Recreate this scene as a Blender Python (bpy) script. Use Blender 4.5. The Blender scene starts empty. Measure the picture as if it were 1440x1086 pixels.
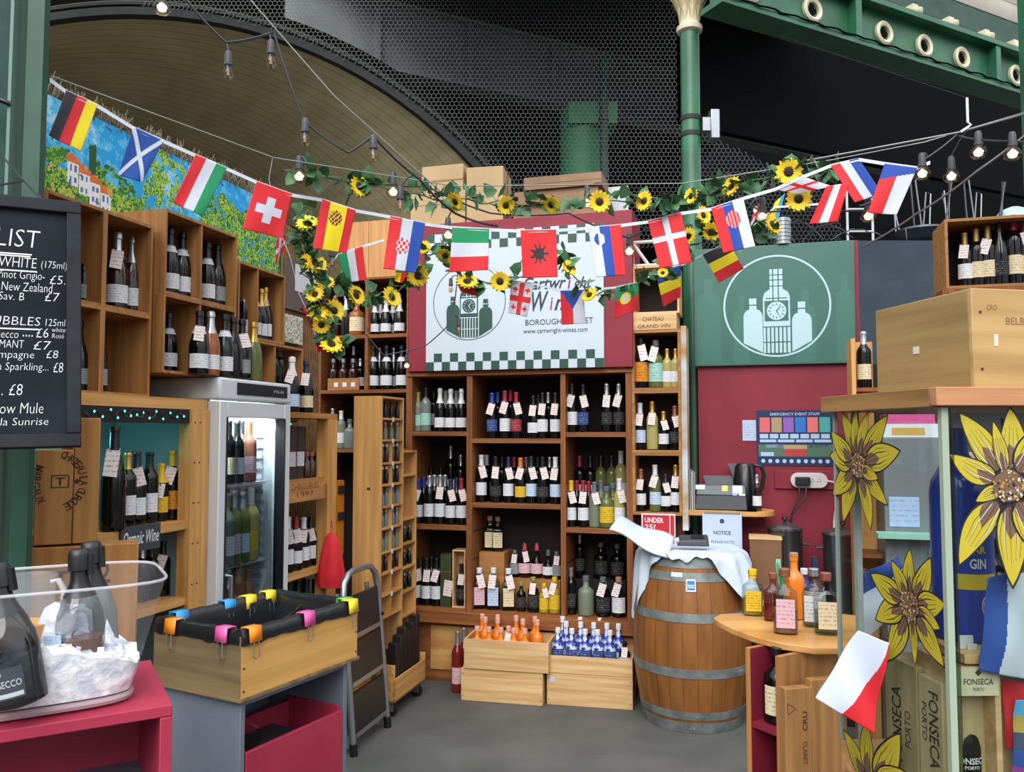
import bpy, math, random
from mathutils import Vector, Matrix
R = random.Random(7)
D = bpy.data; SC = bpy.context.scene; COL = SC.collection
pi = math.pi
# ---------------------------------------------------------------- camera, sky, sun, exposure
FPX = 1150.0; EYE = 1.62; PITCH = math.atan(67/1150)
cam = D.cameras.new('camera'); cam.sensor_width = 36; cam.lens = FPX/1440*36
cam.clip_start = .05; cam.clip_end = 200
co = D.objects.new('camera', cam); COL.objects.link(co)
co.location = (0, 0, EYE); co.rotation_euler = (pi/2+PITCH, 0, 0); SC.camera = co
W = D.worlds.new('overcast_sky'); SC.world = W; W.use_nodes = True
wn = W.node_tree.nodes; wl = W.node_tree.links
bg = wn['Background']
tc = wn.new('ShaderNodeTexCoord'); sx = wn.new('ShaderNodeSeparateXYZ'); rp = wn.new('ShaderNodeValToRGB')
mr = wn.new('ShaderNodeMapRange'); mr.inputs[1].default_value = -1; mr.inputs[2].default_value = 1
wl.new(tc.outputs['Generated'], sx.inputs[0]); wl.new(sx.outputs[2], mr.inputs[0])
wl.new(mr.outputs[0], rp.inputs[0]); wl.new(rp.outputs[0], bg.inputs[0])
e = rp.color_ramp.elements
e[0].position = .48; e[0].color = (.14, .14, .145, 1); e[1].position = 1; e[1].color = (1, 1.03, 1.08, 1)
m_ = e.new(.57); m_.color = (.42, .44, .47, 1); m2_ = e.new(.68); m2_.color = (.95, .99, 1.06, 1)
bg.inputs[1].default_value = 1.15
sun = D.lights.new('sun', 'SUN'); sun.energy = 2.2; sun.angle = math.radians(50); sun.color = (1, .98, .94)
so = D.objects.new('sun', sun); COL.objects.link(so); so.rotation_euler = (math.radians(48), 0, math.radians(-14))
SC.view_settings.view_transform = 'Standard'; SC.view_settings.look = 'None'
SC.view_settings.gamma = 1; SC.view_settings.use_curve_mapping = False
SC.view_settings.exposure = 0.66
SC.cycles.max_bounces = 10; SC.cycles.transparent_max_bounces = 24
SC.cycles.diffuse_bounces = 3; SC.cycles.glossy_bounces = 3; SC.cycles.transmission_bounces = 6
SC.cycles.caustics_reflective = False; SC.cycles.caustics_refractive = False

# ---------------------------------------------------------------- helpers: rays and wall frames
def ray(u, v):
    a = (u-720)/FPX; b = (543-v)/FPX
    return Vector((a, math.cos(PITCH)-b*math.sin(PITCH), math.sin(PITCH)+b*math.cos(PITCH)))
def P(u, v, d):
    r = ray(u, v); t = d/r.y
    return Vector((r.x*t, d, EYE+r.z*t))
def G(u, v, z):
    r = ray(u, v); t = (z-EYE)/r.z
    return Vector((r.x*t, r.y*t, z))
class Frame:                       # a vertical plane: x along it, y into it, z up
    def __init__(s, x, y, deg):
        s.o = Vector((x, y, 0)); s.a = math.radians(deg)
        s.d = Vector((math.cos(s.a), math.sin(s.a), 0)); s.n = Vector((-math.sin(s.a), math.cos(s.a), 0))
        s.M = Matrix.Translation(s.o) @ Matrix.Rotation(s.a, 4, 'Z')
    def hit(s, u, v, off=0):
        r = ray(u, v); e = Vector((0, 0, EYE))
        t = ((s.o+s.n*off-e).dot(s.n))/r.dot(s.n)
        p = e+r*t
        return (p-s.o).dot(s.d), p.z
    def w(s, x, y, z): return s.o+s.d*x+s.n*y+Vector((0, 0, z))
    def at(s, x, y, z): return s.M @ Matrix.Translation((x, y, z))
BF = Frame(-.714, 5.47, -16)       # front plane of the back shelves
LF = Frame(-1.34, 3.54, 74)        # front plane of the shelving along the tunnel side
# ---------------------------------------------------------------- materials
def lin(c):
    if isinstance(c, str):
        c = tuple(int(c[i:i+2], 16)/255 for i in (0, 2, 4))
    return tuple(x/12.92 if x <= .04045 else ((x+.055)/1.055)**2.4 for x in c[:3])+(1,)
MATS = {}
def mat(name, c, rough=.5, metal=0, spec=.5, emit=0, coat=0):
    if name in MATS: return MATS[name]
    m = D.materials.new(name); m.use_nodes = True; b = m.node_tree.nodes['Principled BSDF']
    b.inputs['Base Color'].default_value = lin(c); b.inputs['Roughness'].default_value = rough
    b.inputs['Metallic'].default_value = metal; b.inputs['Specular IOR Level'].default_value = spec
    b.inputs['Coat Weight'].default_value = coat
    if emit:
        b.inputs['Emission Color'].default_value = lin(c); b.inputs['Emission Strength'].default_value = emit
    MATS[name] = m; return m
def nd(m, t): return m.node_tree.nodes.new(t)
def mottled(name, c1, c2, scale=6, rough=.6, metal=0, stretch=(1, 1, 1), bump=0, detail=4, vary=0, lo=.35, hi=.65, spec=.4):
    """two-tone noise material in object space"""
    if name in MATS: return MATS[name]
    m = mat(name, c1, rough, metal, spec); b = m.node_tree.nodes['Principled BSDF']; L = m.node_tree.links
    t = nd(m, 'ShaderNodeTexCoord'); mp = nd(m, 'ShaderNodeMapping'); n = nd(m, 'ShaderNodeTexNoise'); r = nd(m, 'ShaderNodeValToRGB')
    mp.inputs['Scale'].default_value = stretch
    n.inputs['Scale'].default_value = scale; n.inputs['Detail'].default_value = detail
    L.new(t.outputs['Object'], mp.inputs[0]); L.new(mp.outputs[0], n.inputs[0]); L.new(n.outputs[0], r.inputs[0])
    el = r.color_ramp.elements
    el[0].position = lo; el[0].color = lin(c1); el[1].position = hi; el[1].color = lin(c2)
    out = r.outputs[0]
    if vary:
        oi = nd(m, 'ShaderNodeObjectInfo'); h = nd(m, 'ShaderNodeHueSaturation'); mm = nd(m, 'ShaderNodeMapRange')
        mm.inputs[3].default_value = 1-vary; mm.inputs[4].default_value = 1+vary
        L.new(oi.outputs['Random'], mm.inputs[0]); L.new(mm.outputs[0], h.inputs['Value']); L.new(out, h.inputs['Color']); out = h.outputs[0]
        va = nd(m, 'ShaderNodeVectorMath'); L.new(oi.outputs['Random'], va.inputs[1]); L.new(t.outputs['Object'], va.inputs[0])
        sc = nd(m, 'ShaderNodeVectorMath'); sc.operation = 'SCALE'; sc.inputs[3].default_value = 7; L.new(oi.outputs['Random'], sc.inputs[0])
        L.new(sc.outputs[0], va.inputs[1]); L.new(va.outputs[0], mp.inputs[0])
    L.new(out, b.inputs['Base Color'])
    if bump:
        bp = nd(m, 'ShaderNodeBump'); bp.inputs['Strength'].default_value = bump; bp.inputs['Distance'].default_value = .01
        L.new(n.outputs[0], bp.inputs['Height']); L.new(bp.outputs[0], b.inputs['Normal'])
    return m
def wood(name, c1, c2, axis='x', scale=9, rough=.55, vary=.08):
    st = {'x': (.22, 4.2, 4.2), 'y': (4.2, .22, 4.2), 'z': (4.2, 4.2, .22)}[axis]
    return mottled(name, c1, c2, scale*1.6, rough, 0, st, .06, 6, vary, .32, .68, .3)
def glass(name, c=(1, 1, 1), gloss=.10, rough=.02):
    """clear thin glass: tinted see-through with a fresnel sheen"""
    if name in MATS: return MATS[name]
    m = D.materials.new(name); m.use_nodes = True; m.node_tree.nodes.clear(); L = m.node_tree.links
    o = nd(m, 'ShaderNodeOutputMaterial'); t = nd(m, 'ShaderNodeBsdfTransparent'); g = nd(m, 'ShaderNodeBsdfGlossy')
    x = nd(m, 'ShaderNodeMixShader'); f = nd(m, 'ShaderNodeFresnel'); k = nd(m, 'ShaderNodeMath'); k.operation = 'MULTIPLY_ADD'
    f.inputs[0].default_value = 1.22; k.inputs[1].default_value = .8; k.inputs[2].default_value = gloss*.12
    t.inputs[0].default_value = lin(c); g.inputs['Roughness'].default_value = rough
    gg = nd(m, 'ShaderNodeNewGeometry'); iv = nd(m, 'ShaderNodeMath'); iv.operation = 'SUBTRACT'; iv.inputs[0].default_value = 1; L.new(gg.outputs['Backfacing'], iv.inputs[1])
    mm = nd(m, 'ShaderNodeMath'); mm.operation = 'MULTIPLY'; L.new(f.outputs[0], mm.inputs[0]); L.new(iv.outputs[0], mm.inputs[1]); L.new(mm.outputs[0], k.inputs[0]); L.new(k.outputs[0], x.inputs[0]); L.new(t.outputs[0], x.inputs[1]); L.new(g.outputs[0], x.inputs[2])
    L.new(x.outputs[0], o.inputs[0]); MATS[name] = m; return m
def frosted(name, c, amount):
    """clear plastic with a milky share"""
    if name in MATS: return MATS[name]
    m = D.materials.new(name); m.use_nodes = True; m.node_tree.nodes.clear(); L = m.node_tree.links
    o = nd(m, 'ShaderNodeOutputMaterial'); t = nd(m, 'ShaderNodeBsdfTransparent'); d = nd(m, 'ShaderNodeBsdfPrincipled'); x = nd(m, 'ShaderNodeMixShader')
    d.inputs['Base Color'].default_value = lin(c); d.inputs['Roughness'].default_value = .08; x.inputs[0].default_value = amount
    L.new(t.outputs[0], x.inputs[1]); L.new(d.outputs[0], x.inputs[2]); L.new(x.outputs[0], o.inputs[0]); MATS[name] = m; return m
def paper(name, c, ink, lines=90, amount=.5):
    """printed paper: broken thin lines of ink on a pale ground (generated coordinates)"""
    if name in MATS: return MATS[name]
    m = mat(name, c, .75, 0, .2); b = m.node_tree.nodes['Principled BSDF']; L = m.node_tree.links
    t = nd(m, 'ShaderNodeTexCoord'); s = nd(m, 'ShaderNodeSeparateXYZ'); L.new(t.outputs['Generated'], s.inputs[0])
    w = nd(m, 'ShaderNodeMath'); w.operation = 'MULTIPLY'; w.inputs[1].default_value = lines/10
    L.new(s.outputs[2], w.inputs[0]); fr = nd(m, 'ShaderNodeMath'); fr.operation = 'FRACT'; L.new(w.outputs[0], fr.inputs[0])
    gt = nd(m, 'ShaderNodeMath'); gt.operation = 'LESS_THAN'; gt.inputs[1].default_value = .42; L.new(fr.outputs[0], gt.inputs[0])
    n = nd(m, 'ShaderNodeTexNoise'); mp = nd(m, 'ShaderNodeMapping'); mp.inputs['Scale'].default_value = (9, .1, lines/10)
    L.new(t.outputs['Generated'], mp.inputs[0]); L.new(mp.outputs[0], n.inputs[0]); n.inputs['Scale'].default_value = 1.6
    g2 = nd(m, 'ShaderNodeMath'); g2.operation = 'GREATER_THAN'; g2.inputs[1].default_value = .52; L.new(n.outputs[0], g2.inputs[0])
    # keep a margin
    mx = nd(m, 'ShaderNodeMath'); mx.operation = 'SUBTRACT'; mx.inputs[1].default_value = .5; L.new(s.outputs[2], mx.inputs[0])
    ab = nd(m, 'ShaderNodeMath'); ab.operation = 'ABSOLUTE'; L.new(mx.outputs[0], ab.inputs[0])
    l3 = nd(m, 'ShaderNodeMath'); l3.operation = 'LESS_THAN'; l3.inputs[1].default_value = .4; L.new(ab.outputs[0], l3.inputs[0])
    p1 = nd(m, 'ShaderNodeMath'); p1.operation = 'MULTIPLY'; L.new(gt.outputs[0], p1.inputs[0]); L.new(g2.outputs[0], p1.inputs[1])
    p2 = nd(m, 'ShaderNodeMath'); p2.operation = 'MULTIPLY'; L.new(p1.outputs[0], p2.inputs[0]); L.new(l3.outputs[0], p2.inputs[1])
    p3 = nd(m, 'ShaderNodeMath'); p3.operation = 'MULTIPLY'; p3.inputs[1].default_value = amount; L.new(p2.outputs[0], p3.inputs[0])
    x = nd(m, 'ShaderNodeMix'); x.data_type = 'RGBA'; x.inputs[6].default_value = lin(c); x.inputs[7].default_value = lin(ink)
    L.new(p3.outputs[0], x.inputs[0]); L.new(x.outputs[2], b.inputs['Base Color'])
    return m
# ---------------------------------------------------------------- mesh building
class MB:
    def __init__(s): s.v = []; s.f = []; s.mi = []
    def add(s, vs, fs, mi=0):
        k = len(s.v); s.v += [tuple(v) for v in vs]; s.f += [tuple(i+k for i in f) for f in fs]; s.mi += [mi]*len(fs); return s
    def box(s, x0, x1, y0, y1, z0, z1, M=None, mi=0):
        vs = [Vector((x, y, z)) for z in (z0, z1) for y in (y0, y1) for x in (x0, x1)]
        if M: vs = [M @ v for v in vs]
        return s.add(vs, [(0, 2, 3, 1), (4, 5, 7, 6), (0, 1, 5, 4), (2, 6, 7, 3), (0, 4, 6, 2), (1, 3, 7, 5)], mi)
    def hexa(s, b, t, mi=0):       # bottom quad, top quad (same order, counter-clockwise from above)
        return s.add(list(b)+list(t), [(3, 2, 1, 0), (4, 5, 6, 7), (0, 1, 5, 4), (1, 2, 6, 5), (2, 3, 7, 6), (3, 0, 4, 7)], mi)
    def lathe(s, prof, n=16, M=None, sq=None, mi=0, a0=0, a1=2*pi):
        full = abs(a1-a0-2*pi) < 1e-6; m = n if full else n+1; vs = []
        for (r, z) in prof:
            for i in range(m):
                a = a0+(a1-a0)*i/n; c, q = math.cos(a), math.sin(a); x, y = r*c, r*q
                if sq:
                    ex, ax, ay = sq
                    k = (abs(c)**ex+abs(q)**ex)**(-1/ex); x, y = r*c*k*ax, r*q*k*ay
                v = Vector((x, y, z)); vs.append(M @ v if M else v)
        fs = []
        for j in range(len(prof)-1):
            for i in range(n):
                a, b = j*m+i, j*m+(i+1) % m
                fs.append((a, b, b+m, a+m))
        return s.add(vs, fs, mi)
    def cyl(s, p, q, r, n=12, r2=None, mi=0, caps=True):
        p, q = Vector(p), Vector(q); d = (q-p).normalized(); r2 = r if r2 is None else r2
        x = d.orthogonal().normalized(); y = d.cross(x)
        vs = [c+(x*math.cos(2*pi*i/n)+y*math.sin(2*pi*i/n))*rr for c, rr in ((p, r), (q, r2)) for i in range(n)]
        fs = [(i, (i+1) % n, (i+1) % n+n, i+n) for i in range(n)]
        if caps: fs += [tuple(range(n-1, -1, -1)), tuple(range(n, 2*n))]
        return s.add(vs, fs, mi)
    def tube(s, pts, r, n=6, mi=0, closed=False):
        pts = [Vector(p) for p in pts]; N = len(pts); vs = []; x = None
        for i, p in enumerate(pts):
            a, b = (pts[(i-1) % N], pts[(i+1) % N]) if closed else (pts[max(i-1, 0)], pts[min(i+1, N-1)])
            d = (b-a).normalized() if (b-a).length > 1e-9 else Vector((0, 0, 1))
            x = d.orthogonal() if x is None else (x-d*x.dot(d)); 
            if x.length < 1e-6: x = d.orthogonal()
            x = x.normalized(); y = d.cross(x); rr = r[i] if isinstance(r, (list, tuple)) else r
            vs += [p+(x*math.cos(2*pi*k/n)+y*math.sin(2*pi*k/n))*rr for k in range(n)]
        fs = []
        for i in range(N if closed else N-1):
            for k in range(n):
                a, b = i*n+k, i*n+(k+1) % n; c = ((i+1) % N)*n
                fs.append((a, b, c+(k+1) % n, c+k))
        if not closed: fs += [tuple(range(n-1, -1, -1)), tuple(range((N-1)*n, N*n))]
        return s.add(vs, fs, mi)
    def prism(s, poly, y0, y1, M=None, mi=0):      # polygon in (x, z), front at y0, back at y1
        n = len(poly); vs = [Vector((x, y0, z)) for x, z in poly]+[Vector((x, y1, z)) for x, z in poly]
        if M: vs = [M @ v for v in vs]
        fs = [tuple(range(n)), tuple(range(2*n-1, n-1, -1))]+[(i, i+n, (i+1) % n+n, (i+1) % n) for i in range(n)]
        return s.add(vs, fs, mi)
    def plate(s, poly, y, M=None, mi=0): 
        vs = [Vector((x, y, z)) for x, z in poly]
        if M: vs = [M @ v for v in vs]
        return s.add(vs, [tuple(range(len(poly)))], mi)
    def hprism(s, poly, z0, z1, mi=0):             # polygon in (x, y), counter-clockwise
        n = len(poly); vs = [(x, y, z0) for x, y in poly]+[(x, y, z1) for x, y in poly]
        return s.add(vs, [tuple(range(n-1, -1, -1)), tuple(range(n, 2*n))]+[(i, (i+1) % n, (i+1) % n+n, i+n) for i in range(n)], mi)
    def grid(s, fn, nu, nv, mif=None):
        vs = [fn(i/nu, j/nv) for j in range(nv+1) for i in range(nu+1)]; k = len(s.v); s.v += [tuple(v) for v in vs]
        for j in range(nv):
            for i in range(nu):
                a = k+j*(nu+1)+i; s.f.append((a, a+1, a+nu+2, a+nu+1)); s.mi.append(mif((i+.5)/nu, (j+.5)/nv) if mif else 0)
        return s
    def mesh(s, name, mats, smooth=True):
        me = D.meshes.new(name); me.from_pydata(s.v, [], s.f)
        for m in (mats if isinstance(mats, (list, tuple)) else [mats]): me.materials.append(m)
        me.polygons.foreach_set('material_index', s.mi)
        if smooth:
            me.polygons.foreach_set('use_smooth', [True]*len(s.f)); me.update(); me.set_sharp_from_angle(angle=math.radians(38))
        me.update(); return me
    def build(s, name, mats, parent=None, M=None, bevel=0, smooth=True):
        return put(name, s.mesh(name, mats, smooth), parent, M, bevel)
def put(name, me, parent=None, M=None, bevel=0):
    o = D.objects.new(name, me); COL.objects.link(o)
    if parent: o.parent = parent
    if M is not None: o.matrix_local = M
    if bevel:
        b = o.modifiers.new('edge', 'BEVEL'); b.width = bevel; b.segments = 2; b.limit_method = 'ANGLE'
    return o
LABELS = {}
def tag(o, label, cat, group=None, kind=None):
    o['label'] = label; o['category'] = cat
    if group: o['group'] = group
    if kind: o['kind'] = kind
    return o
def thing(name, label, cat, M=None, group=None):
    o = D.objects.new(name, None); COL.objects.link(o); o.empty_display_size = .05
    if M is not None: o.matrix_world = M if isinstance(M, Matrix) else Matrix.Translation(M)
    return tag(o, label, cat, group)
def struct(o, label=None, cat=None):
    o['kind'] = 'structure'
    if label: o['label'] = label; o['category'] = cat or 'structure'
    return o
RX90 = Matrix.Rotation(pi/2, 4, 'X')
_txt = {}
def text_mb(s, body, x0, x1, z0, z1, y, M=None, bold=0, shear=0, mi=0, rot=0):
    """set lettering into the rectangle (x0..x1, z0..z1) of a plane facing -y"""
    key = (body, bold, shear)
    if key not in _txt:
        c = D.curves.new('lettering', 'FONT'); c.body = body; c.resolution_u = 2; c.offset = bold; c.shear = shear; c.space_line = .9
        o = D.objects.new('lettering', c); COL.objects.link(o); dg = bpy.context.evaluated_depsgraph_get(); dg.update()
        me = D.meshes.new_from_object(o.evaluated_get(dg))
        _txt[key] = ([v.co.copy() for v in me.vertices], [tuple(p.vertices) for p in me.polygons])
        D.objects.remove(o); D.curves.remove(c); D.meshes.remove(me)
    vs, fs = _txt[key]
    a = min(v.x for v in vs); b = max(v.x for v in vs); c = min(v.y for v in vs); d = max(v.y for v in vs)
    out = []
    for v in vs:
        p, q = (v.x-a)/max(b-a, 1e-6), (v.y-c)/max(d-c, 1e-6)
        if rot == 90: p, q = 1-q, p           # reads upwards
        if rot == -90: p, q = q, 1-p          # reads downwards
        w = Vector((x0+(x1-x0)*p, y, z0+(z1-z0)*q)); out.append(M @ w if M else w)
    return s.add(out, fs, mi)
MB.text = text_mb
ORD = 'first second third fourth fifth sixth seventh eighth ninth tenth eleventh twelfth'.split()
# palette
WH = mat('white_paint', 'd8dde2', .55); BLK = mat('black_plastic', '15171a', .4); GREYM = mat('grey_metal', '9aa0a4', .35, .8)
CRIM = mottled('crimson_paint', '7d2030', '8a2939', 2.5, .55); ROSE = mottled('rose_red_paint', '96283f', 'a33048', 5, .5, bump=.05)
SHELFW = wood('stained_shelf_wood', '6c4122', '945c34', 'x', 6); SHELFZ = wood('stained_upright_wood', '6c4122', '945c34', 'z', 6)
PINE = wood('pine_board', 'b17f43', 'd2a060', 'x', 5); PINEZ = wood('pine_upright', 'b17f43', 'd2a060', 'z', 5)
ORANGEW = wood('orange_oak_board', '8f6135', 'b2804a', 'x', 5); ORANGEZ = wood('orange_oak_upright', '8f6135', 'b2804a', 'z', 5)
CRATEW = wood('crate_pine', 'bd9460', 'dab888', 'x', 6); CRATEB = wood('brown_crate_pine', '9c7446', 'c09660', 'x', 6)
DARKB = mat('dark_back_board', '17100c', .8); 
# ================================================================= the setting
FLOORM = mottled('worn_concrete', '494a48', '60605c', 2.2, .75, bump=.08, detail=9, lo=.3, hi=.7)
fl = MB(); fl.box(-14, 14, -6, 30, -.1, 0)
struct(fl.build('floor', FLOORM), 'grey worn concrete floor of the market stall', 'floor')
KHAKI = mottled('khaki_soffit_boards', 'b0a37c', 'c4b68e', 1.2, .7, stretch=(1, 1, 6))
def add_seams(m, scale, axis):
    b = m.node_tree.nodes['Principled BSDF']; L = m.node_tree.links
    t = nd(m, 'ShaderNodeTexCoord'); s = nd(m, 'ShaderNodeSeparateXYZ'); L.new(t.outputs['UV'], s.inputs[0])
    k = nd(m, 'ShaderNodeMath'); k.operation = 'MULTIPLY'; k.inputs[1].default_value = scale; L.new(s.outputs[axis], k.inputs[0])
    f = nd(m, 'ShaderNodeMath'); f.operation = 'FRACT'; L.new(k.outputs[0], f.inputs[0])
    g = nd(m, 'ShaderNodeMath'); g.operation = 'LESS_THAN'; g.inputs[1].default_value = .07; L.new(f.outputs[0], g.inputs[0])
    x = nd(m, 'ShaderNodeMix'); x.data_type = 'RGBA'; x.blend_type = 'MULTIPLY'
    src = b.inputs['Base Color'].links[0].from_socket
    x.inputs[7].default_value = (.55, .52, .48, 1); L.new(g.outputs[0], x.inputs[0]); L.new(src, x.inputs[6]); L.new(x.outputs[2], b.inputs['Base Color'])
add_seams(KHAKI, 75, 0)
IRONM = mottled('dark_iron', '1c1f1f', '292c2b', 3, .6); VOIDM = mat('black_void_shade', '07080a', .9, spec=.1)  # near-black puts the void's deep shade into colour; also colours the black cable
GREEN = mottled('bottle_green_paint', '1f5239', '2b6a49', 5, .4, spec=.5); DGREEN = mottled('dark_green_paint', '1f4034', '2b5243', 4, .45)
CREAM = mottled('cream_paint', 'c9c0a4', 'd8d0b6', 6, .5)
# railway arch: vault, edge ring
AD = 8.4; AC = Vector(((170-720)/FPX*AD, AD, EYE+(610-672)/FPX*AD)); AR = 665/FPX*AD; AX = Vector((-.62, .78, 0))*13
va = MB(); NA = 60; uvs = []
for r, mi in ((AR, 0), (AR+.25, 1)):
    k = len(va.v)
    for i in range(NA+1):
        a = pi*i/NA
        for t in (0, 1): va.v.append(tuple(AC+Vector((r*math.cos(a), 0, r*math.sin(a)))+AX*t))
    for i in range(NA): va.f.append((k+2*i, k+2*i+1, k+2*i+3, k+2*i+2)); va.mi.append(mi)
o = va.build('ceiling', [KHAKI, IRONM])
uv = o.data.uv_layers.new(name='UVMap')
for l in o.data.loops:
    i = l.vertex_index
    uv.data[l.index].uv = (i % 2, (i//2) * AR*pi/NA/.14)
struct(o, 'khaki boarded vault of the railway arch above the mural', 'ceiling')
rg = MB(); pts = [AC+Vector((math.cos(pi*i/NA), 0, math.sin(pi*i/NA)))*(AR+.03)+Vector((0, -.03, 0)) for i in range(NA+1)]
rg.tube(pts, .07, 6); rg.tube([p+Vector((0, -.05, 0))+(p-AC).normalized()*.07 for p in pts], .03, 6)
struct(rg.build('trim_1', IRONM), 'dark iron rim around the railway arch opening', 'trim')
ew = MB(); ew.box(-22, 0, 18.5, 18.7, 0, 7.5); struct(ew.build('wall_tunnel_end', mat('olive_tunnel_wall', '4a4531', .8)), 'olive end wall deep inside the arch', 'wall')
vo = MB(); vo.box(-4.5, 16, 19, 19.2, 0, 9); struct(vo.build('wall_viaduct', VOIDM), 'black wall painted as the dark void under the railway viaduct', 'wall')  # black colour stands in for the unlit void
dk = MB(); dk.box(-14, 3.6, 8.6, 19, 6.75, 7.0); struct(dk.build('ceiling_viaduct', VOIDM), 'black underside of the unseen viaduct deck shading the background', 'ceiling')  # unseen slab, placed to block the sky and keep the background dark
# iron side girder of the bridge behind the netting
GF = Frame(-1.95, 9.0, 26)
g = MB(); zb = 5.83
g.box(-.6, 9.5, 0, .06, zb, zb+.75)
g.box(-.6, 9.5, -.1, .12, zb-.04, zb); g.box(-.6, 9.5, -.1, .12, zb+.75, zb+.79)
for i in range(8): g.box(.4+i*1.15, .46+i*1.15, -.07, 0, zb, zb+.75)
struct(tag(g.build('beam', mottled('grimy_girder', '6a6f6f', '7c8182', 2, .6), None, GF.M), 'grimy iron bridge girder with ribs behind the wire netting', 'girder'))
g = MB(); g.box(.0, 5.2, -3.2, -.12, zb+.8, zb+.9); struct(g.build('ceiling_deck', VOIDM, None, GF.M), 'bridge deck underside beside the girder, coloured black for its shade', 'ceiling')  # shade under the deck is put into its black colour
# wire netting
nt = MB(); hw = .0475; rw = hw*math.sqrt(3)/2; th = .0029
for j in range(int(2.9/rw)):
    z = 3.55+j*rw
    for i in range(int(7.3/hw)):
        x = -3.85+i*hw+(hw/2 if j % 2 else 0)
        if (x-AC.x)**2+(z-AC.z)**2 < (AR+.05)**2 and z > AC.z: continue
        if x > 1.7 and z > 4.85-(x-1.7)*.5: continue
        if x > 3.35 or (x > -2.1 and z > 6.3): continue
        s_ = hw/math.sqrt(3)
        c = [Vector((x+s_*math.sin(pi/3*k), 0, z+s_*math.cos(pi/3*k))) for k in range(3)]
        c = [Vector((x, 0, z+s_)), Vector((x+hw/2, 0, z+s_/2)), Vector((x+hw/2, 0, z-s_/2)), Vector((x, 0, z-s_))]
        for a, b in ((c[0], c[1]), (c[1], c[2]), (c[2], c[3])):
            d = (b-a).normalized(); q = Vector((-d.z, 0, d.x))*th
            k = len(nt.v); nt.v += [tuple(a+q), tuple(a-q), tuple(b-q), tuple(b+q)]; nt.f.append((k, k+1, k+2, k+3)); nt.mi.append(0)
o = nt.build('wire_netting', mat('netting_wire', '484c4b', .6, .3), None, Matrix.Translation((0, AD-.12, 0)), smooth=False)
tag(o, 'grey hexagonal wire netting stretched beside the railway arch', 'netting')
# round green pier with its cross plate and rain pipe, behind the netting
t = thing('bridge_pier', 'stout round green pier under the viaduct behind the netting', 'pier', Vector(((820-720)/FPX*9.8, 9.8, 0)))
PIERG = mat('pier_green', '3f9465', .5)
g = MB(); g.lathe([(.264, 0), (.264, 4.26), (.285, 4.27), (.285, 4.35), (.264, 4.36), (.264, 4.63), (.285, 4.64), (.285, 4.71), (.264, 4.72), (.264, 5.55)], 28); g.build('shaft', PIERG, t)
g = MB(); g.box(-.18, .40, -.3, .1, 5.3, 5.56); g.build('bearing_plate', PIERG, t)
g = MB(); g.cyl((.23, -.36, 0), (.23, -.36, 6.1), .05, 14)
for z in (4.6, 5.3): g.cyl((.23, -.36, z), (.23, -.36, z+.07), .06, 14)
g.build('rain_pipe', DGREEN, t)
# slim cast column with capital
CX = Vector(((976.5-720)/FPX*5.42, 5.42, 0))
t = thing('cast_iron_column', 'slim green cast-iron column with cream leaf capital beside the green sign', 'column', CX); t['kind'] = 'structure'
g = MB(); g.lathe([(.1, 0), (.1, .25), (.066, .3), (.064, 4.37)], 24); g.build('shaft', GREEN, t)
g = MB(); g.lathe([(r_, z_+.14) for r_, z_ in [(.064, 4.2), (.085, 4.21), (.088, 4.24), (.066, 4.26), (.07, 4.3), (.085, 4.38), (.12, 4.45), (.135, 4.47), (.135, 4.5), (.145, 4.51), (.145, 4.56), (.15, 4.57), (0, 4.57)]], 24)
g.build('capital', CREAM, t)
g = MB()
for i in range(10):
    a = 2*pi*i/10; M = Matrix.Translation((0, 0, .14)) @ Matrix.Rotation(a, 4, 'Z')
    g.add([M @ Vector(p) for p in [(.068, -.016, 4.27), (.075, -.02, 4.36), (.115, -.014, 4.43), (.13, 0, 4.45), (.115, .014, 4.43), (.075, .02, 4.36), (.068, .016, 4.27), (.085, 0, 4.36)]],
          [(0, 1, 7), (1, 2, 7), (2, 3, 7), (3, 4, 7), (4, 5, 7), (5, 6, 7)])
g.build('leaf_ornament', mat('gilt_cream', 'b8a878', .5), t)
g = MB(); g.cyl((0, 0, 3.62), (0, 0, 3.65), .07, 20); g.cyl((0, 0, 3.73), (0, 0, 3.76), .07, 20); g.build('clamp', IRONM, t)
t2 = thing('floodlight', 'small grey floodlight clamped to the slim green column', 'lamp', CX+Vector((.12, -.02, 3.69)))
g = MB(); g.box(-.05, .0, -.03, .03, -.04, .05); g.build('bracket', GREYM, t2)
g = MB(); g.box(0, .06, -.05, .05, -.1, .1); g.build('housing', GREYM, t2, None, .006)
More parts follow.
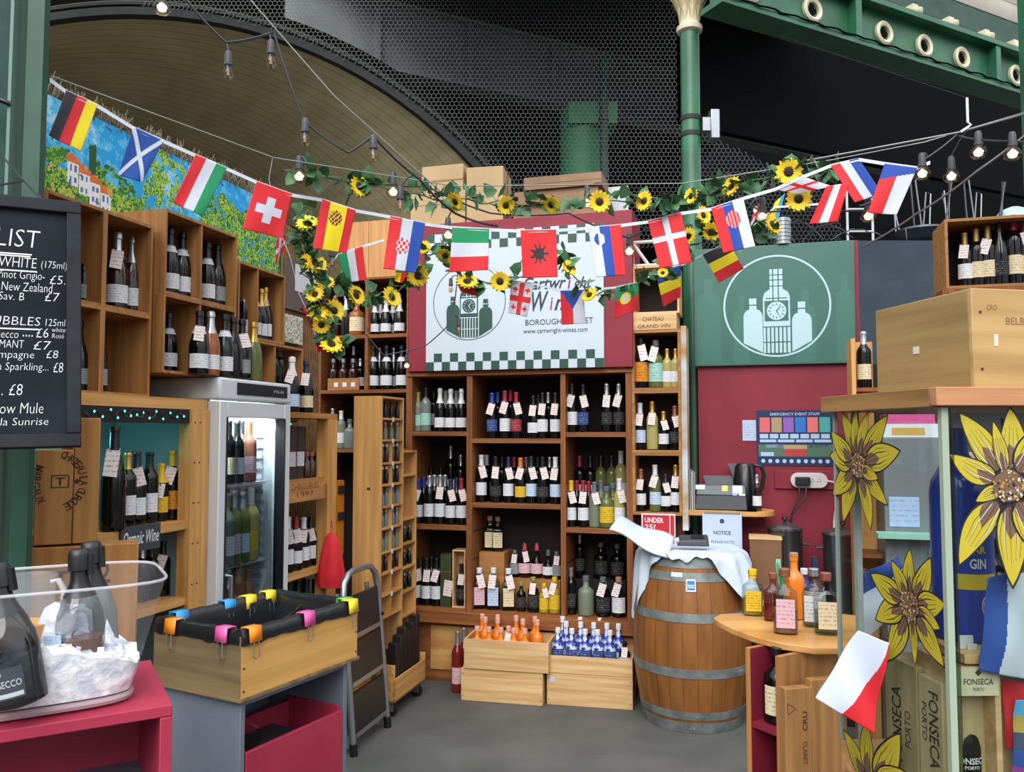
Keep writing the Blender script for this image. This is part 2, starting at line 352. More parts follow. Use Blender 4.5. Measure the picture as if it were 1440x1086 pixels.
# ornamental green girder with quatrefoil roundels
a, b = Vector((1.30, 5.2, 0)), Vector((4.25, 6.7, 0)); dd = (b-a)
RF = Frame(a.x, a.y, math.degrees(math.atan2(dd.y, dd.x))); GL = dd.length+.6
t = thing('roundel_girder', 'ornamental green iron girder with cream quatrefoil roundels', 'girder', RF.M); t['kind'] = 'structure'
z0 = 4.45; hgt = .31
g = MB(); g.box(.02, GL, 0, .03, z0, z0+hgt); g.box(.02, GL, -.09, .12, z0-.04, z0); g.box(.02, GL, -.09, .12, z0+hgt, z0+hgt+.04); g.build('web_plate', GREEN, t)
for u in (1196, 1390):
    s, z = RF.hit(u, 60); g = MB(); g.box(s-.03, s+.03, -.08, 0, z0, z0+hgt); g.build('stiffener', GREEN, t)
for u in (1055, 1142, 1242, 1298, 1350, 1425):
    s, z = RF.hit(u, 60); zc = z0+hgt*.5; g = MB()
    M = RF.M.inverted() @ RF.M @ Matrix.Translation((s, 0, zc)) @ RX90
    g.lathe([(.055, -.01), (.055, .02), (.075, .03), (.09, .02), (.09, -.01)], 28, Matrix.Translation((s, 0, zc)) @ RX90); ro = g.build('roundel', CREAM, t)
    g = MB(); 
    for k in range(4):
        an = pi/2*k; cx, cz = s+.024*math.cos(an), zc+.024*math.sin(an)
        g.plate([(cx+.022*math.cos(q*pi/8), cz+.022*math.sin(q*pi/8)) for q in range(16)], -.004)
    g.build('quatrefoil_opening', VOIDM, ro)  # flat black plates paint the dark inside the openings
g = MB(); pts = []
for i in range(60): pts.append((i*GL/59, -.1-.004*math.sin(i*1.3), z0+.004+.006*math.sin(i*2.1)))
g.tube(pts, .007, 5); g.build('cable_run', VOIDM, t)
# eaves above the girder: black sheet painting the void's shade, dark beam, brackets and cream soffit boards
g = MB(); g.box(2.4, 9, 3.3, 3.4, 5.2, 7.44); struct(g.build('wall_void_sheet', VOIDM, None, RF.M), 'black sheet painting the dark void behind the roundel girder', 'wall')
g = MB(); g.box(1.8, 9, 3.2, 3.42, 7.45, 7.95); struct(tag(g.build('beam', DGREEN, None, RF.M), 'dark green eaves beam above the roundel girder', 'beam'))
for i, u in enumerate((1225, 1285, 1335, 1385, 1425)):
    s, z = RF.hit(u, 30); g = MB(); g.box(s-.03, s+.03, -.02, .16, z0+hgt+.041, z0+hgt+.15); g.lathe([(0, -.03), (.035, -.02), (.05, .0), (.05, .03)], 12, Matrix.Translation((s, -.02, z0+hgt+.075)))
    tag(g.build('eaves_bracket', CREAM, None, RF.M), '%s cream eaves bracket from the column, on top of the roundel girder' % ORD[i], 'bracket', 'brackets on top of the girder')
SOF = mottled('cream_soffit', 'e6ddcb', 'f0e8d8', 3, .6); g = MB()
for i in range(20): ya, zc = 3.19-i*.125, 7.80+.17*i; g.hexa([(1.2, ya-.117, zc+.16), (10, ya-.117, zc+.16), (10, ya, zc), (1.2, ya, zc)], [(1.2, ya-.117, zc+.19), (10, ya-.117, zc+.19), (10, ya, zc+.03), (1.2, ya, zc+.03)])  # boards tilted steeply towards the viewer to catch more sky light
struct(g.build('ceiling_eaves', SOF, None, RF.M), 'cream boarded eaves soffit at the top corner', 'ceiling')
# green post at the picture edge
g = MB(); x = 2.175; g.box(x, x+.22, 3.2, 3.42, 0, 3.9); g.box(x-.02, x+.24, 3.18, 3.44, 0, .3)
struct(tag(g.build('column', GREEN), 'square mid-green post behind the open wine crate', 'column'))
# dark green stanchion on the tunnel side
SX = -1.523
t = thing('steel_stanchion', 'dark green steel stanchion behind the chalkboard', 'stanchion', Vector((SX, 2.45, 0))); t['kind'] = 'structure'
g = MB(); g.box(-.35, -.005, .03, .06, 0, 3.9); g.build('web_plate', mottled('weathered_green', '1d3a33', '294b42', 6, .6, bump=.1, spec=.2), t)
g = MB(); g.box(-.01, .0, -.02, .06, 0, 3.9); g.build('flange_edge', mat('worn_edge_green', '5f7c70', .5), t)
g = MB(); g.box(.03, .082, 0, .03, 0, 3.9); g.build('angle_section', DGREEN, t)
g = MB(); g.box(-.35, .04, .07, .09, 0, 3.9); g.build('back_plate', VOIDM, t)  # near-black plate paints the recess dark, shade put into colour
g = MB(); g.tube([(-.36, -.03, 2.62), (-.02, -.035, 2.625), (.0, -.02, 2.62)], .008, 8); g.build('cable_tie', BLK, t)
# walls of the stall
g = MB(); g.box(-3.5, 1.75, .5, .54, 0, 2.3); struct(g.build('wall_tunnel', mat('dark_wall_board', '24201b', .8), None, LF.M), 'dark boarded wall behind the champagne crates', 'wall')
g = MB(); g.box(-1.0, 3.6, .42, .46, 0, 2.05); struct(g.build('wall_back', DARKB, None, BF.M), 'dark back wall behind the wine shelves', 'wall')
s0, _ = BF.hit(981, 500, .3); s1, _ = BF.hit(1210, 500, .3); zt = BF.hit(1100, 344, .3)[1]
g = MB(); g.box(s0, s1, .3, .36, 0, zt); struct(g.build('wall_crimson', CRIM, None, BF.M), 'crimson painted wall panel under the green sign', 'wall')
SR = (s0, s1)
# slate-blue kiosk behind, with upturned wire chairs on its roof
g = MB(); g.box(2.62, 4.6, 6.2, 7.6, 0, 3.1)
tag(g.build('kiosk_hoarding', mottled('slate_blue_paint', '27333f', '303d4a', 4, .7)), 'slate-blue kiosk wall behind the green sign', 'hoarding')
WIRE = mat('dull_steel_wire', '6d7276', .35, .8)
for i, (cx, lb) in enumerate(((3.3, 'upturned wire chair on the kiosk roof, closer to the green sign'), (3.72, 'upturned wire chair on the kiosk roof, closer to the edge post'))):
    t = thing('wire_chair', lb, 'chair', Vector((cx, 6.5, 3.1)), 'upturned chairs on the kiosk roof')
    g = MB(); g.lathe([(.0, .14), (.2, .14), (.2, .155), (.0, .155)], 20); g.build('seat', WIRE, t)
    for k in range(4):
        a = pi/4+pi/2*k; g = MB(); p = Vector((.17*math.cos(a), .17*math.sin(a), .15)); q = Vector((.23*math.cos(a), .23*math.sin(a), .50)); r_ = Vector((.19*math.cos(a+.3), .19*math.sin(a+.3), .15))
        g.tube([p, q, (q+r_)/2+Vector((0, 0, .19)), r_], .007, 6); g.build('leg', WIRE, t)
    g = MB(); g.tube([(-.18, -.1, .14), (-.2, -.16, 0.005), (.2, -.16, 0.005), (.18, -.1, .14)], .007, 6); g.build('backrest', WIRE, t)
g = MB(); g.lathe([(.0, 0), (.1, .01), (.17, .08), (.15, .2), (.09, .3), (.03, .33), (0, .33)], 14, None, (2.4, 1.2, .9))
tag(g.build('plastic_sack', mottled('pale_blue_plastic', '86aecb', 'c7dbe6', 9, .3), None, Matrix.Translation((4.02, 6.45, 3.1))), 'pale blue plastic sack on the kiosk roof beside the edge post', 'sack')
g = MB()
for x in (0, .2): g.cyl((x, 0, 0), (x, 0, .5), .01, 8)
for z in (.12, .3): g.cyl((0, 0, z), (.2, 0, z), .008, 8)
tag(g.build('short_ladder', mat('white_metal', 'c8ccd0', .4)), 'short white ladder end rising behind the green sign', 'ladder').matrix_world = Matrix.Translation((2.66, 6.4, 3.1))
# mural board
s0, _ = LF.hit(60, 130, .42); s1, _ = LF.hit(402, 300, .42); zt = LF.hit(200, 197, .42)[1]; zb = 1.95
MC = [mat('mural_'+n, c, .7, spec=.2) for n, c in (('azure', '2f9fdc'), ('pale_azure', '5ab9e4'), ('cloud', '9fd3ea'), ('spring_green', '7fae3e'), ('leaf_green', '3f7f3a'), ('dark_green', '2c5b3a'),
      ('lime', 'aec94f'), ('terracotta', 'd2703c'), ('whitewash', 'dfe3ea'), ('lilac', '8a6f9c'), ('shadow_blue', '56789c'), ('ochre', 'c8a05a'))]
hs0, hz0 = LF.hit(92, 272, .42); hs1, hz1 = LF.hit(158, 240, .42); gz = LF.hit(80, 222, .42)[1]; gs0 = LF.hit(200, 250, .42)[0]; gs1 = LF.hit(300, 300, .42)[0]
from mathutils import noise as NZ
def muralmat(p, q):
    s = s0+(s1-s0)*p; z = zb+(zt-zb)*q
    s_, z_ = s, z; s += .005*(R.random()-.5); z += .005*(R.random()-.5)
    fr = lambda k, o: NZ.fractal(Vector((s*k, z*k, o)), .7, 2.1, 4)
    n = fr(7, 0); n2 = fr(22, 3); n3 = fr(3, 8)
    for k in range(4):             # a row of small whitewashed houses with terracotta roofs
        a = hs0+(hs1-hs0)*(.03+.24*k); b = a+(hs1-hs0)*.23; zc = hz0+.105-.027*k; w = b-a; x = (s_-a)/w; z, zj = z_, z
        if 0 < x < 1 and zc-.06 < z < zc+.035:
            if int(x*5) % 2 == 1 and int((z-zc)*42+20) % 2 == 0: return 10
            return 8 if n2 > -.5 else 10
        if -.08 < x < 1.1 and zc+.035 <= z < zc+.075-.03*abs(x-.35): return 7 if n2 > -.3 else 11
        z = zj
    land = gz-.03+.05*n3-.30*max(0, s-hs1)
    if gs0-.32 < s < gs0-.28 and z < land+.13: return 5
    if s > gs1-.12+.08*n and z < zt-.10+.12*n3:
        if z < zb+.60+.08*n: return (9, 4, 9, 5, 11, 9, 3)[int((n2*2+n+4)*2) % 7]
        return (4, 3, 6, 5, 4, 3, 0)[int((n2*2.2+n+4)*2.2) % 7]
    if gs0 < s < gs0+.30 and z > zt-.38 and n+.8*n2 > .25: return (6, 3, 4)[int((n2+3)*4) % 3]
    if z < land: return (3, 6, 4, 3, 5, 4, 6, 11)[int((n2*2.2+n+4)*3) % 8]
    if z < land+.06+.05*n2 and n > -.2: return (4, 5, 3)[int((n2+3)*3) % 3]
    return 2 if n3+.6*n2 > .62 else (1 if n3+.7*n2 > .12 else 0)
g = MB(); g.grid(lambda p, q: (s0+(s1-s0)*p, .42, zb+(zt-zb)*q), 400, 140, muralmat)
k = len(MC); g.box(s0, s1, .425, .44, zb, zt, None, k)
o = g.build('mural_board', MC+[mat('mural_edge', '6a7f86', .7)], None, LF.M, smooth=False)
tag(o, 'painted landscape mural of red-roofed houses and vines above the champagne crates', 'mural')
g = MB()                           # brushwood fringe along the top of the mural
for i in range(900):
    s = s0+(s1-s0)*R.random(); z = zt-.03+R.random()*.05; l = .03+R.random()*.07; a = R.gauss(0, .5)
    p = Vector((s, .415+R.random()*.05, z)); q = p+Vector((math.sin(a)*l, R.gauss(0, .01), math.cos(a)*l))
    g.cyl(p, q, .0022, 3, caps=False)
o = g.build('brushwood_fringe', mat('dry_twig', '6b6250', .8), None, LF.M); tag(o, 'dry brushwood twigs along the top of the mural', 'brushwood', kind='stuff')
# willow screen beyond the mural, with pictures pinned on it
s2, _ = LF.hit(398, 330, .40); s3, _ = LF.hit(452, 330, .40); zt2 = LF.hit(420, 325, .4)[1]
g = MB(); n = 34
for i in range(n): g.cyl((s2+(s3-s2)*i/n, .4+.01*(i % 2), 1.0), (s2+(s3-s2)*i/n, .4+.01*(i % 2), zt2), .011, 6)
tag(g.build('willow_screen', mottled('willow', '6e4f30', '8a673f', 20, .7), None, LF.M), 'brown willow screen behind the corner crates', 'screen')
g = MB(); a, z1 = LF.hit(403, 362, .37); b, z2 = LF.hit(452, 395, .37)
z1_, z2_ = LF.hit(420, 438, .37)[1], LF.hit(420, 368, .37)[1]
g.box(a, b, .37, .385, z1_, z2_); g.box(a+.1, b-.02, .366, .37, z1_+.12, z2_-.02, None, 1)
tag(g.build('poster', [mat('taupe_print', '5e514c', .6), mat('pale_print', 'c9cdd2', .6), WH], None, LF.M), 'taupe and pale print pinned to the willow screen', 'poster')
g = MB(); a, _ = LF.hit(401, 450, .36); b, _ = LF.hit(426, 450, .36); z1_, z2_ = LF.hit(413, 483, .36)[1], LF.hit(413, 444, .36)[1]
FM = [mat('petal_pink', 'd9a0b0', .7), mat('pale_leaf', '9fb48a', .7), mat('canvas_white', 'd8dad2', .7), mat('sage', '6f8767', .7)]
g.grid(lambda p, q: (a+(b-a)*p, .36, z1_+(z2_-z1_)*q), 22, 22, lambda p, q: (0, 1, 2, 1, 3, 2)[int((NZ.noise(Vector((p*6, q*6, 1)))+1)*5) % 6]); g.box(a, b, .361, .375, z1_, z2_, None, 2)
tag(g.build('flower_painting', FM, None, LF.M, smooth=False), 'small pale flower painting standing beside the gold-foil champagne crate', 'painting')
# ================================================================= bottles
PROF = {   # radius, height in metres
 'wine': ([(0, .002), (.030, 0), (.0365, .004), (.0370, .012), (.0370, .185), (.0355, .198), (.029, .212), (.019, .226), (.0150, .238), (.0142, .284), (.016, .286), (.016, .296), (.0145, .299), (0, .30)], .232, (.045, .125)),
 'burgundy': ([(0, .002), (.034, 0), (.0405, .004), (.041, .012), (.041, .135), (.038, .163), (.030, .192), (.021, .217), (.0155, .238), (.0142, .284), (.016, .286), (.016, .296), (.0145, .299), (0, .30)], .236, (.04, .11)),
 'champagne': ([(0, .002), (.036, 0), (.0435, .005), (.044, .014), (.044, .13), (.041, .163), (.033, .195), (.023, .222), (.0165, .246), (.0150, .282), (.0185, .286), (.0180, .302), (.0165, .311), (.010, .315), (0, .316)], .205, (.03, .10)),
 'gin': ([(0, .002), (.036, 0), (.043, .004), (.044, .012), (.044, .135), (.040, .152), (.024, .165), (.0165, .175), (.0155, .205), (.0185, .207), (.0185, .232), (.016, .235), (0, .235)], .204, (.03, .12)),
 'ball': ([(0, .002), (.030, 0), (.038, .006), (.050, .040), (.054, .070), (.050, .102), (.034, .132), (.018, .148), (.0155, .16), (.0150, .195), (.0185, .197), (.0165, .222), (.012, .246), (0, .248)], .194, (.035, .105)),
 'mini': ([(0, .001), (.016, 0), (.0185, .003), (.0185, .058), (.014, .070), (.0085, .078), (.0085, .092), (.010, .093), (.010, .108), (0, .109)], .090, (.015, .05)),
}
PROF['square'] = (PROF['gin'][0], .204, (.025, .128))
PROF['tall'] = ([(0, .002), (.028, 0), (.0335, .004), (.034, .012), (.034, .215), (.031, .232), (.019, .248), (.0150, .26), (.0145, .305), (.017, .307), (.017, .325), (.0, .328)], .262, (.05, .15))
GLASSES = {'black': mat('black_glass', '090b09', .06, spec=.45), 'green': mat('dark_green_glass', '0f1a12', .06, spec=.5), 'brown': mat('brown_glass', '2a130b', .1, spec=.6),
 'clear': glass('clear_glass', 'dfe6e4', .2), 'pale': mat('pale_wine_glass', 'a39b5e', .08), 'olive': mat('olive_glass', '5c6434', .08), 'rose': mat('rose_glass', '8f5a48', .08),
 'pink': glass('pinkish_glass', 'e3c3c6', .2), 'frost': mat('frosted_green_glass', '6d7763', .45), 'orange': mat('orange_ceramic', 'e07a22', .3), 'blue': mat('cobalt_ceramic', '1d2f7c', .25),
 'yellow': mat('yellow_spirit', 'a08a2c', .1), 'amber': mat('amber_glass', '8f4f1f', .1), 'greyc': mat('smoky_clear_glass', '6f7672', .08), 'redc': mat('ruby_glass', '6e1c1f', .1)}
CAPS = {'black': mat('black_foil', '17181b', .35, .2), 'white': mat('white_foil', 'd6d8dc', .35), 'silver': mat('silver_foil', 'b9bcc0', .25, .8), 'gold': mat('gold_foil', 'c49a4a', .3, .7), 'red': mat('red_foil', '8d2030', .35),
 'blue': mat('blue_foil', '1e3a86', .35), 'navy': mat('navy_foil', '1b2338', .35), 'yellow': mat('yellow_wax', 'd9b11d', .4), 'orange': mat('orange_foil', 'c9762f', .4), 'cork': mat('cork_stopper', 'a27b5c', .7),
 'copper': mat('copper_foil', '9a6048', .35, .4), 'pinkc': mat('pink_wax', 'b04a58', .4), 'olive': mat('olive_wax', '8a8a3a', .4), 'grey': mat('grey_foil', '5d646b', .4), 'bronze': mat('bronze_foil', '8a6a3c', .35, .6)}
LABM = {'white': paper('white_label', 'd9dbe0', '5a5a62', 70, .55), 'cream': paper('cream_label', 'd9cba8', '5a4a38', 70, .6), 'black': paper('black_label', '22252a', '8a8578', 70, .6), 'blue': paper('blue_label', '2b3f78', 'aab4cc', 70, .6),
 'red': paper('red_label', '8b2733', 'd3b0a0', 70, .6), 'yellow': paper('yellow_label', 'd7b32e', '3a3014', 80, .7), 'sky': paper('pale_blue_label', 'b9cde4', '4f5f80', 70, .6), 'grey': paper('grey_label', '8d9293', '2e2e2e', 70, .6),
 'green': paper('green_label', '35573a', 'b7b48a', 70, .6), 'pink': paper('pink_label', 'd9b3bd', '8a4a5a', 70, .6), 'orange': paper('orange_label', 'd0862a', '3a2410', 70, .6), 'aqua': paper('aqua_label', '9cc9bd', '3f6a60', 70, .6)}
TAGM = paper('price_tag_card', 'e0d6d2', '8e3b44', 60, .65)
_mc = {}
def cached(key, fn):
    if key not in _mc: _mc[key] = fn()
    return _mc[key]
def clip_prof(pr, z0, z1, off):
    out = []
    def rad(z):
        for (r1, a), (r2, b) in zip(pr, pr[1:]):
            if a <= z <= b and b > a: return r1+(r2-r1)*(z-a)/(b-a)
        return pr[-2][0]
    out.append((rad(z0)+off, z0)); out += [(r+off if r > 0 else 0, z+(off if z > pr[-1][1]-.004 else 0)) for r, z in pr if z0 < z <= z1]
    if out[-1][1] < z1-1e-5 and z1 < pr[-1][1]: out.append((rad(z1)+off, z1))
    return out
SQ = (5, 1.0, .72)
def bottle(kind, gl, cp, lb, tg, M, label, group=None, name=None, cat='bottle', sc=1, lab_h=None, cap_from=None, parts=True, tilt=0, liquid=None, sz=None):
    pr, cz, lz = PROF[kind]; sq = SQ if kind == 'square' else None; n = 20 if sq else 16
    if cap_from: cz = cap_from
    if lab_h: lz = lab_h
    clear = gl in ('clear', 'pink')
    zs = sz or sc
    t = thing(name or {'wine': 'wine_bottle', 'burgundy': 'wine_bottle', 'champagne': 'champagne_bottle', 'gin': 'spirit_bottle', 'square': 'spirit_bottle', 'ball': 'spirit_bottle', 'mini': 'miniature_bottle', 'tall': 'spirit_bottle'}[kind],
              label, cat, M @ Matrix.Diagonal((sc, sc, zs, 1)), group)
    put('glass_body', cached(('b', kind, gl), lambda: MB().lathe(pr, n, None, sq).mesh('bottle_body', GLASSES[gl])), t)
    if clear or liquid:
        top = {'square': .09, 'gin': .10}.get(kind, .10)
        lm = GLASSES[liquid] if liquid else glass('spirit_liquid', 'cfd8d6', .05)
        put('liquid', cached(('q', kind, liquid), lambda: MB().lathe([(0, .006)]+[(r-.004, max(z, .006)) for r, z in pr if r > .005 and z < top]+[(pr[4][0]-.004, top), (0, top)], n, None, sq).mesh('bottle_liquid', lm)), t)
    if kind == 'champagne' and cp == 'black' and lb == 'white':
        put('neck_label', cached('collar', lambda: MB().lathe([(r+.0012, z) for r, z in ((.0315, .20), (.0245, .2185), (.0195, .233))], 16).mesh('bottle_collar', LABM['white'])), t)
    if cp:
        sqc = None
        put('capsule', cached(('c', kind, cp, cz), lambda: MB().lathe(clip_prof(pr, cz, pr[-1][1], .0009), 14).mesh('bottle_capsule', CAPS[cp])), t)
    if lb:
        def lab():
            g = MB(); r = pr[4][0]+.0009
            if sq:
                y = -r*SQ[2]*1.0; w = r*.72
                g.box(-w, w, y-.0012, y+.001, lz[0], lz[1])
            else:
                g.lathe([(r-.0006, lz[0]), (r, lz[0]), (r, lz[1]), (r-.0006, lz[1])], 12, None, None, 0, -pi/2-1.15, -pi/2+1.15)
            return g.mesh('bottle_label', LABM[lb])
        put('paper_label', cached(('l', kind, lb, lz), lab), t)
    if tg:
        def tagm(var):
            def f():
                g = MB(); h = pr[-1][1]; zt = cz-.004 if kind != 'champagne' else .235
                rt = .033; w = .022; q = (-.25, .12, .3)[var]; dx = (-.012, .004, .012)[var]
                zb = zt-.075; rb = max(r for r, z in pr if zb-.03 < z < zt)+.006
                M2 = Matrix.Translation((dx, 0, 0)) @ Matrix.Rotation(q*.5, 4, 'Y', )
                top = [Vector((-w, -rt-.002, zt)), Vector((w, -rt-.002, zt)), Vector((w, -rt, zt)), Vector((-w, -rt, zt))]
                bot = [Vector((-w, -rb-.002, zb)), Vector((w, -rb-.002, zb)), Vector((w, -rb, zb)), Vector((-w, -rb, zb))]
                c = Vector((0, 0, zt)); Rm = Matrix.Translation(c) @ Matrix.Rotation(q, 4, 'Y') @ Matrix.Translation(-c)
                g.hexa([Rm @ v for v in bot], [Rm @ v for v in top])
                g.tube([Vector((.030*math.cos(k*pi/6)*.62, -.0085+.024*math.sin(k*pi/6), zt+.002+.006*math.sin(k*pi/6))) for k in range(12)], .0012, 4, closed=True)
                return g.mesh('bottle_tag', TAGM)
            return f
        v = R.randrange(3); put('price_tag', cached(('t', kind, cz, v), tagm(v)), t)
    return t
def facing(p, jit=.12):
    return Matrix.Translation(p) @ Matrix.Rotation(math.atan2(-p.x, p.y)+R.uniform(-jit, jit), 4, 'Z')
NAMEK = {'wine': 'wine bottle', 'burgundy': 'wine bottle', 'champagne': 'champagne bottle', 'gin': 'spirit bottle', 'square': 'square spirit bottle', 'ball': 'round spirit bottle', 'mini': 'miniature bottle', 'tall': 'tall spirit bottle'}
def row(fr, off, z, where, anchor, items, group, rev=False):
    """a row of bottles: (pixel column, pixel top, kind, glass, capsule, label, tag)"""
    n = len(items); us = sorted(it[0] for it in items)
    for i, it in enumerate(items):
        u, vt, kind, gl, cp, lb, tg = it[:7]; kw = dict(it[7]) if len(it) > 7 else {}
        s, zz = fr.hit(u, vt, off); h = PROF[kind][0][-1][1]; zs = max(.75, min(1.35, (zz-z)/h)) if vt else 1.0
        zs = kw.pop('sz', zs); sc = kw.pop('sc', min(1.12, max(.85, zs**.5)))
        p = fr.w(s, off, z+.001); k = us.index(u)
        look = ('%s-capped ' % {'pinkc': 'pink'}.get(cp, cp) if cp else '')+('tagged ' if tg else '')+NAMEK[kind]
        bottle(kind, gl, cp, lb, tg, facing(p), '%s, %s from the %s, %s' % (look, ORD[k], anchor, where), group, sc=sc, sz=zs, **kw)
def crate(fr, s0, s1, z0, z1, off, depth, m, label, name='wine_crate', cat='crate', th=.012, back=None, group=None, mid=None, backm=None):
    """open-fronted wooden box lying on its side"""
    t = thing(name, label, cat, fr.at(s0, off, z0), group); w, h = s1-s0, z1-z0
    g = MB(); g.box(0, w, 0, depth, 0, th); g.box(0, w, 0, depth, h-th, h); g.box(0, th, 0, depth, th, h-th); g.box(w-th, w, 0, depth, th, h-th); g.build('box_frame', m, t)
    g = MB(); g.box(th, w-th, depth-.008, depth, th, h-th); g.build('back_panel', backm or m, t)
    if mid is not None: g = MB(); g.box(mid-s0-th/2, mid-s0+th/2, .002, depth-.01, th, h-th); g.build('divider', m, t)
    return t
# ================================================================= chalkboard and the tunnel-side shelving
class Frame3:                      # a plane through a corner: ex along, ez up, front side is -n
    def __init__(s, o, px, pz):
        s.o = Vector(o); s.d = (Vector(px)-s.o).normalized(); s.n = s.d.cross((Vector(pz)-s.o)).normalized(); s.z = s.n.cross(s.d)
        s.n = s.z.cross(s.d)
        s.M = Matrix(((s.d.x, s.n.x, s.z.x, s.o.x), (s.d.y, s.n.y, s.z.y, s.o.y), (s.d.z, s.n.z, s.z.z, s.o.z), (0, 0, 0, 1)))
    def hit(s, u, v, off=0):
        r = ray(u, v); e = Vector((0, 0, EYE)); t = ((s.o+s.n*off-e).dot(s.n))/r.dot(s.n); p = e+r*t-s.o
        return p.dot(s.d), p.dot(s.z)
def arc_text(g, body, cx, cz, r, a0, a1, size, y, outward=True, mi=0):
    n = len(body)
    for i, ch in enumerate(body):
        if ch == ' ': continue
        a = a0+(a1-a0)*(i+.5)/n; h = MB(); h.text(ch, -size*.36, size*.36, -size/2, size/2, 0, None, .012)
        q = (a-pi/2) if outward else (a+pi/2)
        M = Matrix.Translation((cx+r*math.cos(a), y, cz+r*math.sin(a))) @ Matrix.Rotation(-q, 4, 'Y')
        g.add([M @ Vector(v) for v in h.v], h.f, mi)
CB = Frame3(P(-155, 636, 2.02), P(103, 629, 2.22), P(-138, 240, 2.105))
w_, _ = CB.hit(114, 450); _, h_ = CB.hit(122, 288)
t = thing('chalkboard', 'black framed chalkboard with a handwritten white drinks list on the green stanchion', 'chalkboard', CB.M)
SLATE = mottled('chalk_slate', '1c2026', '252a31', 4, .85, spec=.1); g = MB(); g.box(0, w_, 0, .012, 0, h_); g.build('slate', SLATE, t)
FRB = mottled('black_stained_frame', '1b1e22', '262a2e', 12, .6, spec=.2); fw = .036
g = MB()
for b in ((0, w_, 0, fw), (0, w_, h_-fw, h_), (0, fw, fw, h_-fw), (w_-fw, w_, fw, h_-fw)): g.box(b[0], b[1], -.016, .014, b[2], b[3])
g.build('board_frame', FRB, t, None, .003)
CABLE0 = mat('thin_black_wire', '1d1f21', .5); CHALK = mat('white_chalk', 'd3d6d8', .9, spec=.1)
g = MB()
def chalk(body, u0, u1, v0, v1, bold=-.013, shear=.12):
    a, zt = CB.hit(u0, (v0+v1)/2)[0], CB.hit((u0+u1)/2, v0)[1]; b, zb = CB.hit(u1, (v0+v1)/2)[0], CB.hit((u0+u1)/2, v1)[1]
    g.text(body, a, b, zb, zt, -.001, None, bold, shear)
def under(u0, u1, v):
    a, z = CB.hit(u0, v); b, z2 = CB.hit(u1, v); g.box(a, b, -.0015, -.0005, z-.002, z+.002)
chalk('WINE LIST', -112, 57, 318, 343); under(-112, 45, 347); under(-100, 43, 351)
for a in (('WHITE', -1, 52, 362, 376), ('(175ml)', 58, 94, 368, 381), ('Pinot Grigio-', -4, 63, 381, 396), ('£5.', 70, 92, 388, 400), ('New Zealand', 2, 74, 398, 410), ('Sav. B', -2, 34, 411, 422), ('£7', 63, 84, 412, 424),
          ('BUBBLES', -24, 57, 445, 457), ('125ml', 64, 92, 449, 459), ('Prosecco', -24, 26, 464, 475), ('....', 32, 46, 471, 474), ('£6', 51, 68, 462, 475), ('white\nRosé', 73, 92, 461, 476), ('CREMANT', -24, 34, 478, 489), ('£7', 47, 72, 480, 492),
          ('Champagne', -30, 48, 493, 507), ('£8', 65, 82, 493, 504), ('English Sparkling...', -38, 68, 510, 524), ('£8', 75, 89, 510, 524), ('Mulled ... £8', -70, 32, 540, 556), ('Moscow Mule', -40, 61, 567, 582), ('Tequila Sunrise', -42, 68, 588, 602)): chalk(*a)
under(-4, 52, 379); under(-24, 55, 461); g.build('chalk_lettering', CHALK, t)
g = MB(); g.tube([P(-40, 170, 2.33), P(33, 254, 2.30), P(60, 282, 2.27)], .003, 5); g.tube([P(-40, 268, 2.2), P(33, 254, 2.30)], .003, 5); tag(g.build('hanging_wire', CABLE0), 'thin black wire holding the chalkboard to the green stanchion', 'wire')
# --- crates of sparkling wine
def S(u, v=500, off=0): return LF.hit(u, v, off)[0]
def Z(u, v, off=0): return LF.hit(u, v, off)[1]
oA = .07; zA = Z(66, 266, oA); zm = Z(115, 426, oA); zu = Z(107, 551, 0)
cg = 'open wine crates stacked along the tunnel side'
sA = [S(60, 400, oA), S(146, 400, oA), S(214, 400, oA)]
crate(LF, sA[0], sA[1], zm, zA, oA, .34, ORANGEZ, 'oak-brown open crate half hidden behind the chalkboard, top of its stack', group=cg)
crate(LF, sA[1], sA[2], zm, zA, oA, .34, ORANGEZ, 'oak-brown open crate holding two silver-foil rose bottles', group=cg)
crate(LF, sA[0], sA[1], zu, zm, oA, .34, ORANGEZ, 'oak-brown open crate of black bottles half hidden behind the chalkboard, bottom of its stack', group=cg)
crate(LF, sA[1], sA[2], zu, zm, oA, .34, ORANGEZ, 'empty oak-brown open crate under the two silver-foil rose bottles', group=cg)
oB = .03; sB = [S(231, 400, oB), S(283, 400, oB), S(333, 400, oB)]; zB = Z(231, 292, oB); zBm = Z(231, 412, oB); FT = 1.87
crate(LF, sB[0], sB[2], zBm, zB, oB, .38, ORANGEZ, 'tall oak-brown two-bay crate with four black champagne bottles over the fridge', group=cg, mid=sB[1])
crate(LF, sB[0], sB[2], FT, zBm, oB, .38, ORANGEZ, 'oak-brown two-bay crate standing directly on the fridge top', group=cg, mid=sB[1])
oC = .10; sC = [S(335, 420, oC), S(363, 420, oC), S(401, 420, oC)]; zC = Z(336, 366, oC); zCm = Z(336, 473, oC)
crate(LF, sC[0], sC[2], zCm, zC, oC, .30, ORANGEZ, 'oak-brown two-bay crate with silver and gold foil bottles beside the willow screen', group=cg, mid=sC[1])
sD = [S(352, 520, oC), S(387, 520, oC), S(426, 520, oC)]; zS = Z(400, 579, 0)
crate(LF, sD[0], sD[2], FT+.001, zCm-.002, oC, .30, ORANGEZ, 'oak-brown two-bay crate overhanging the edge of the fridge top', group=cg, mid=sD[1])
gch = 'sparkling wine bottles in the tunnel-side crates'
row(LF, oA+.10, zm+.012, 'crate beside the chalkboard', 'chalkboard', [(120, 352, 'champagne', 'black', 'black', 'grey', 0)], gch)
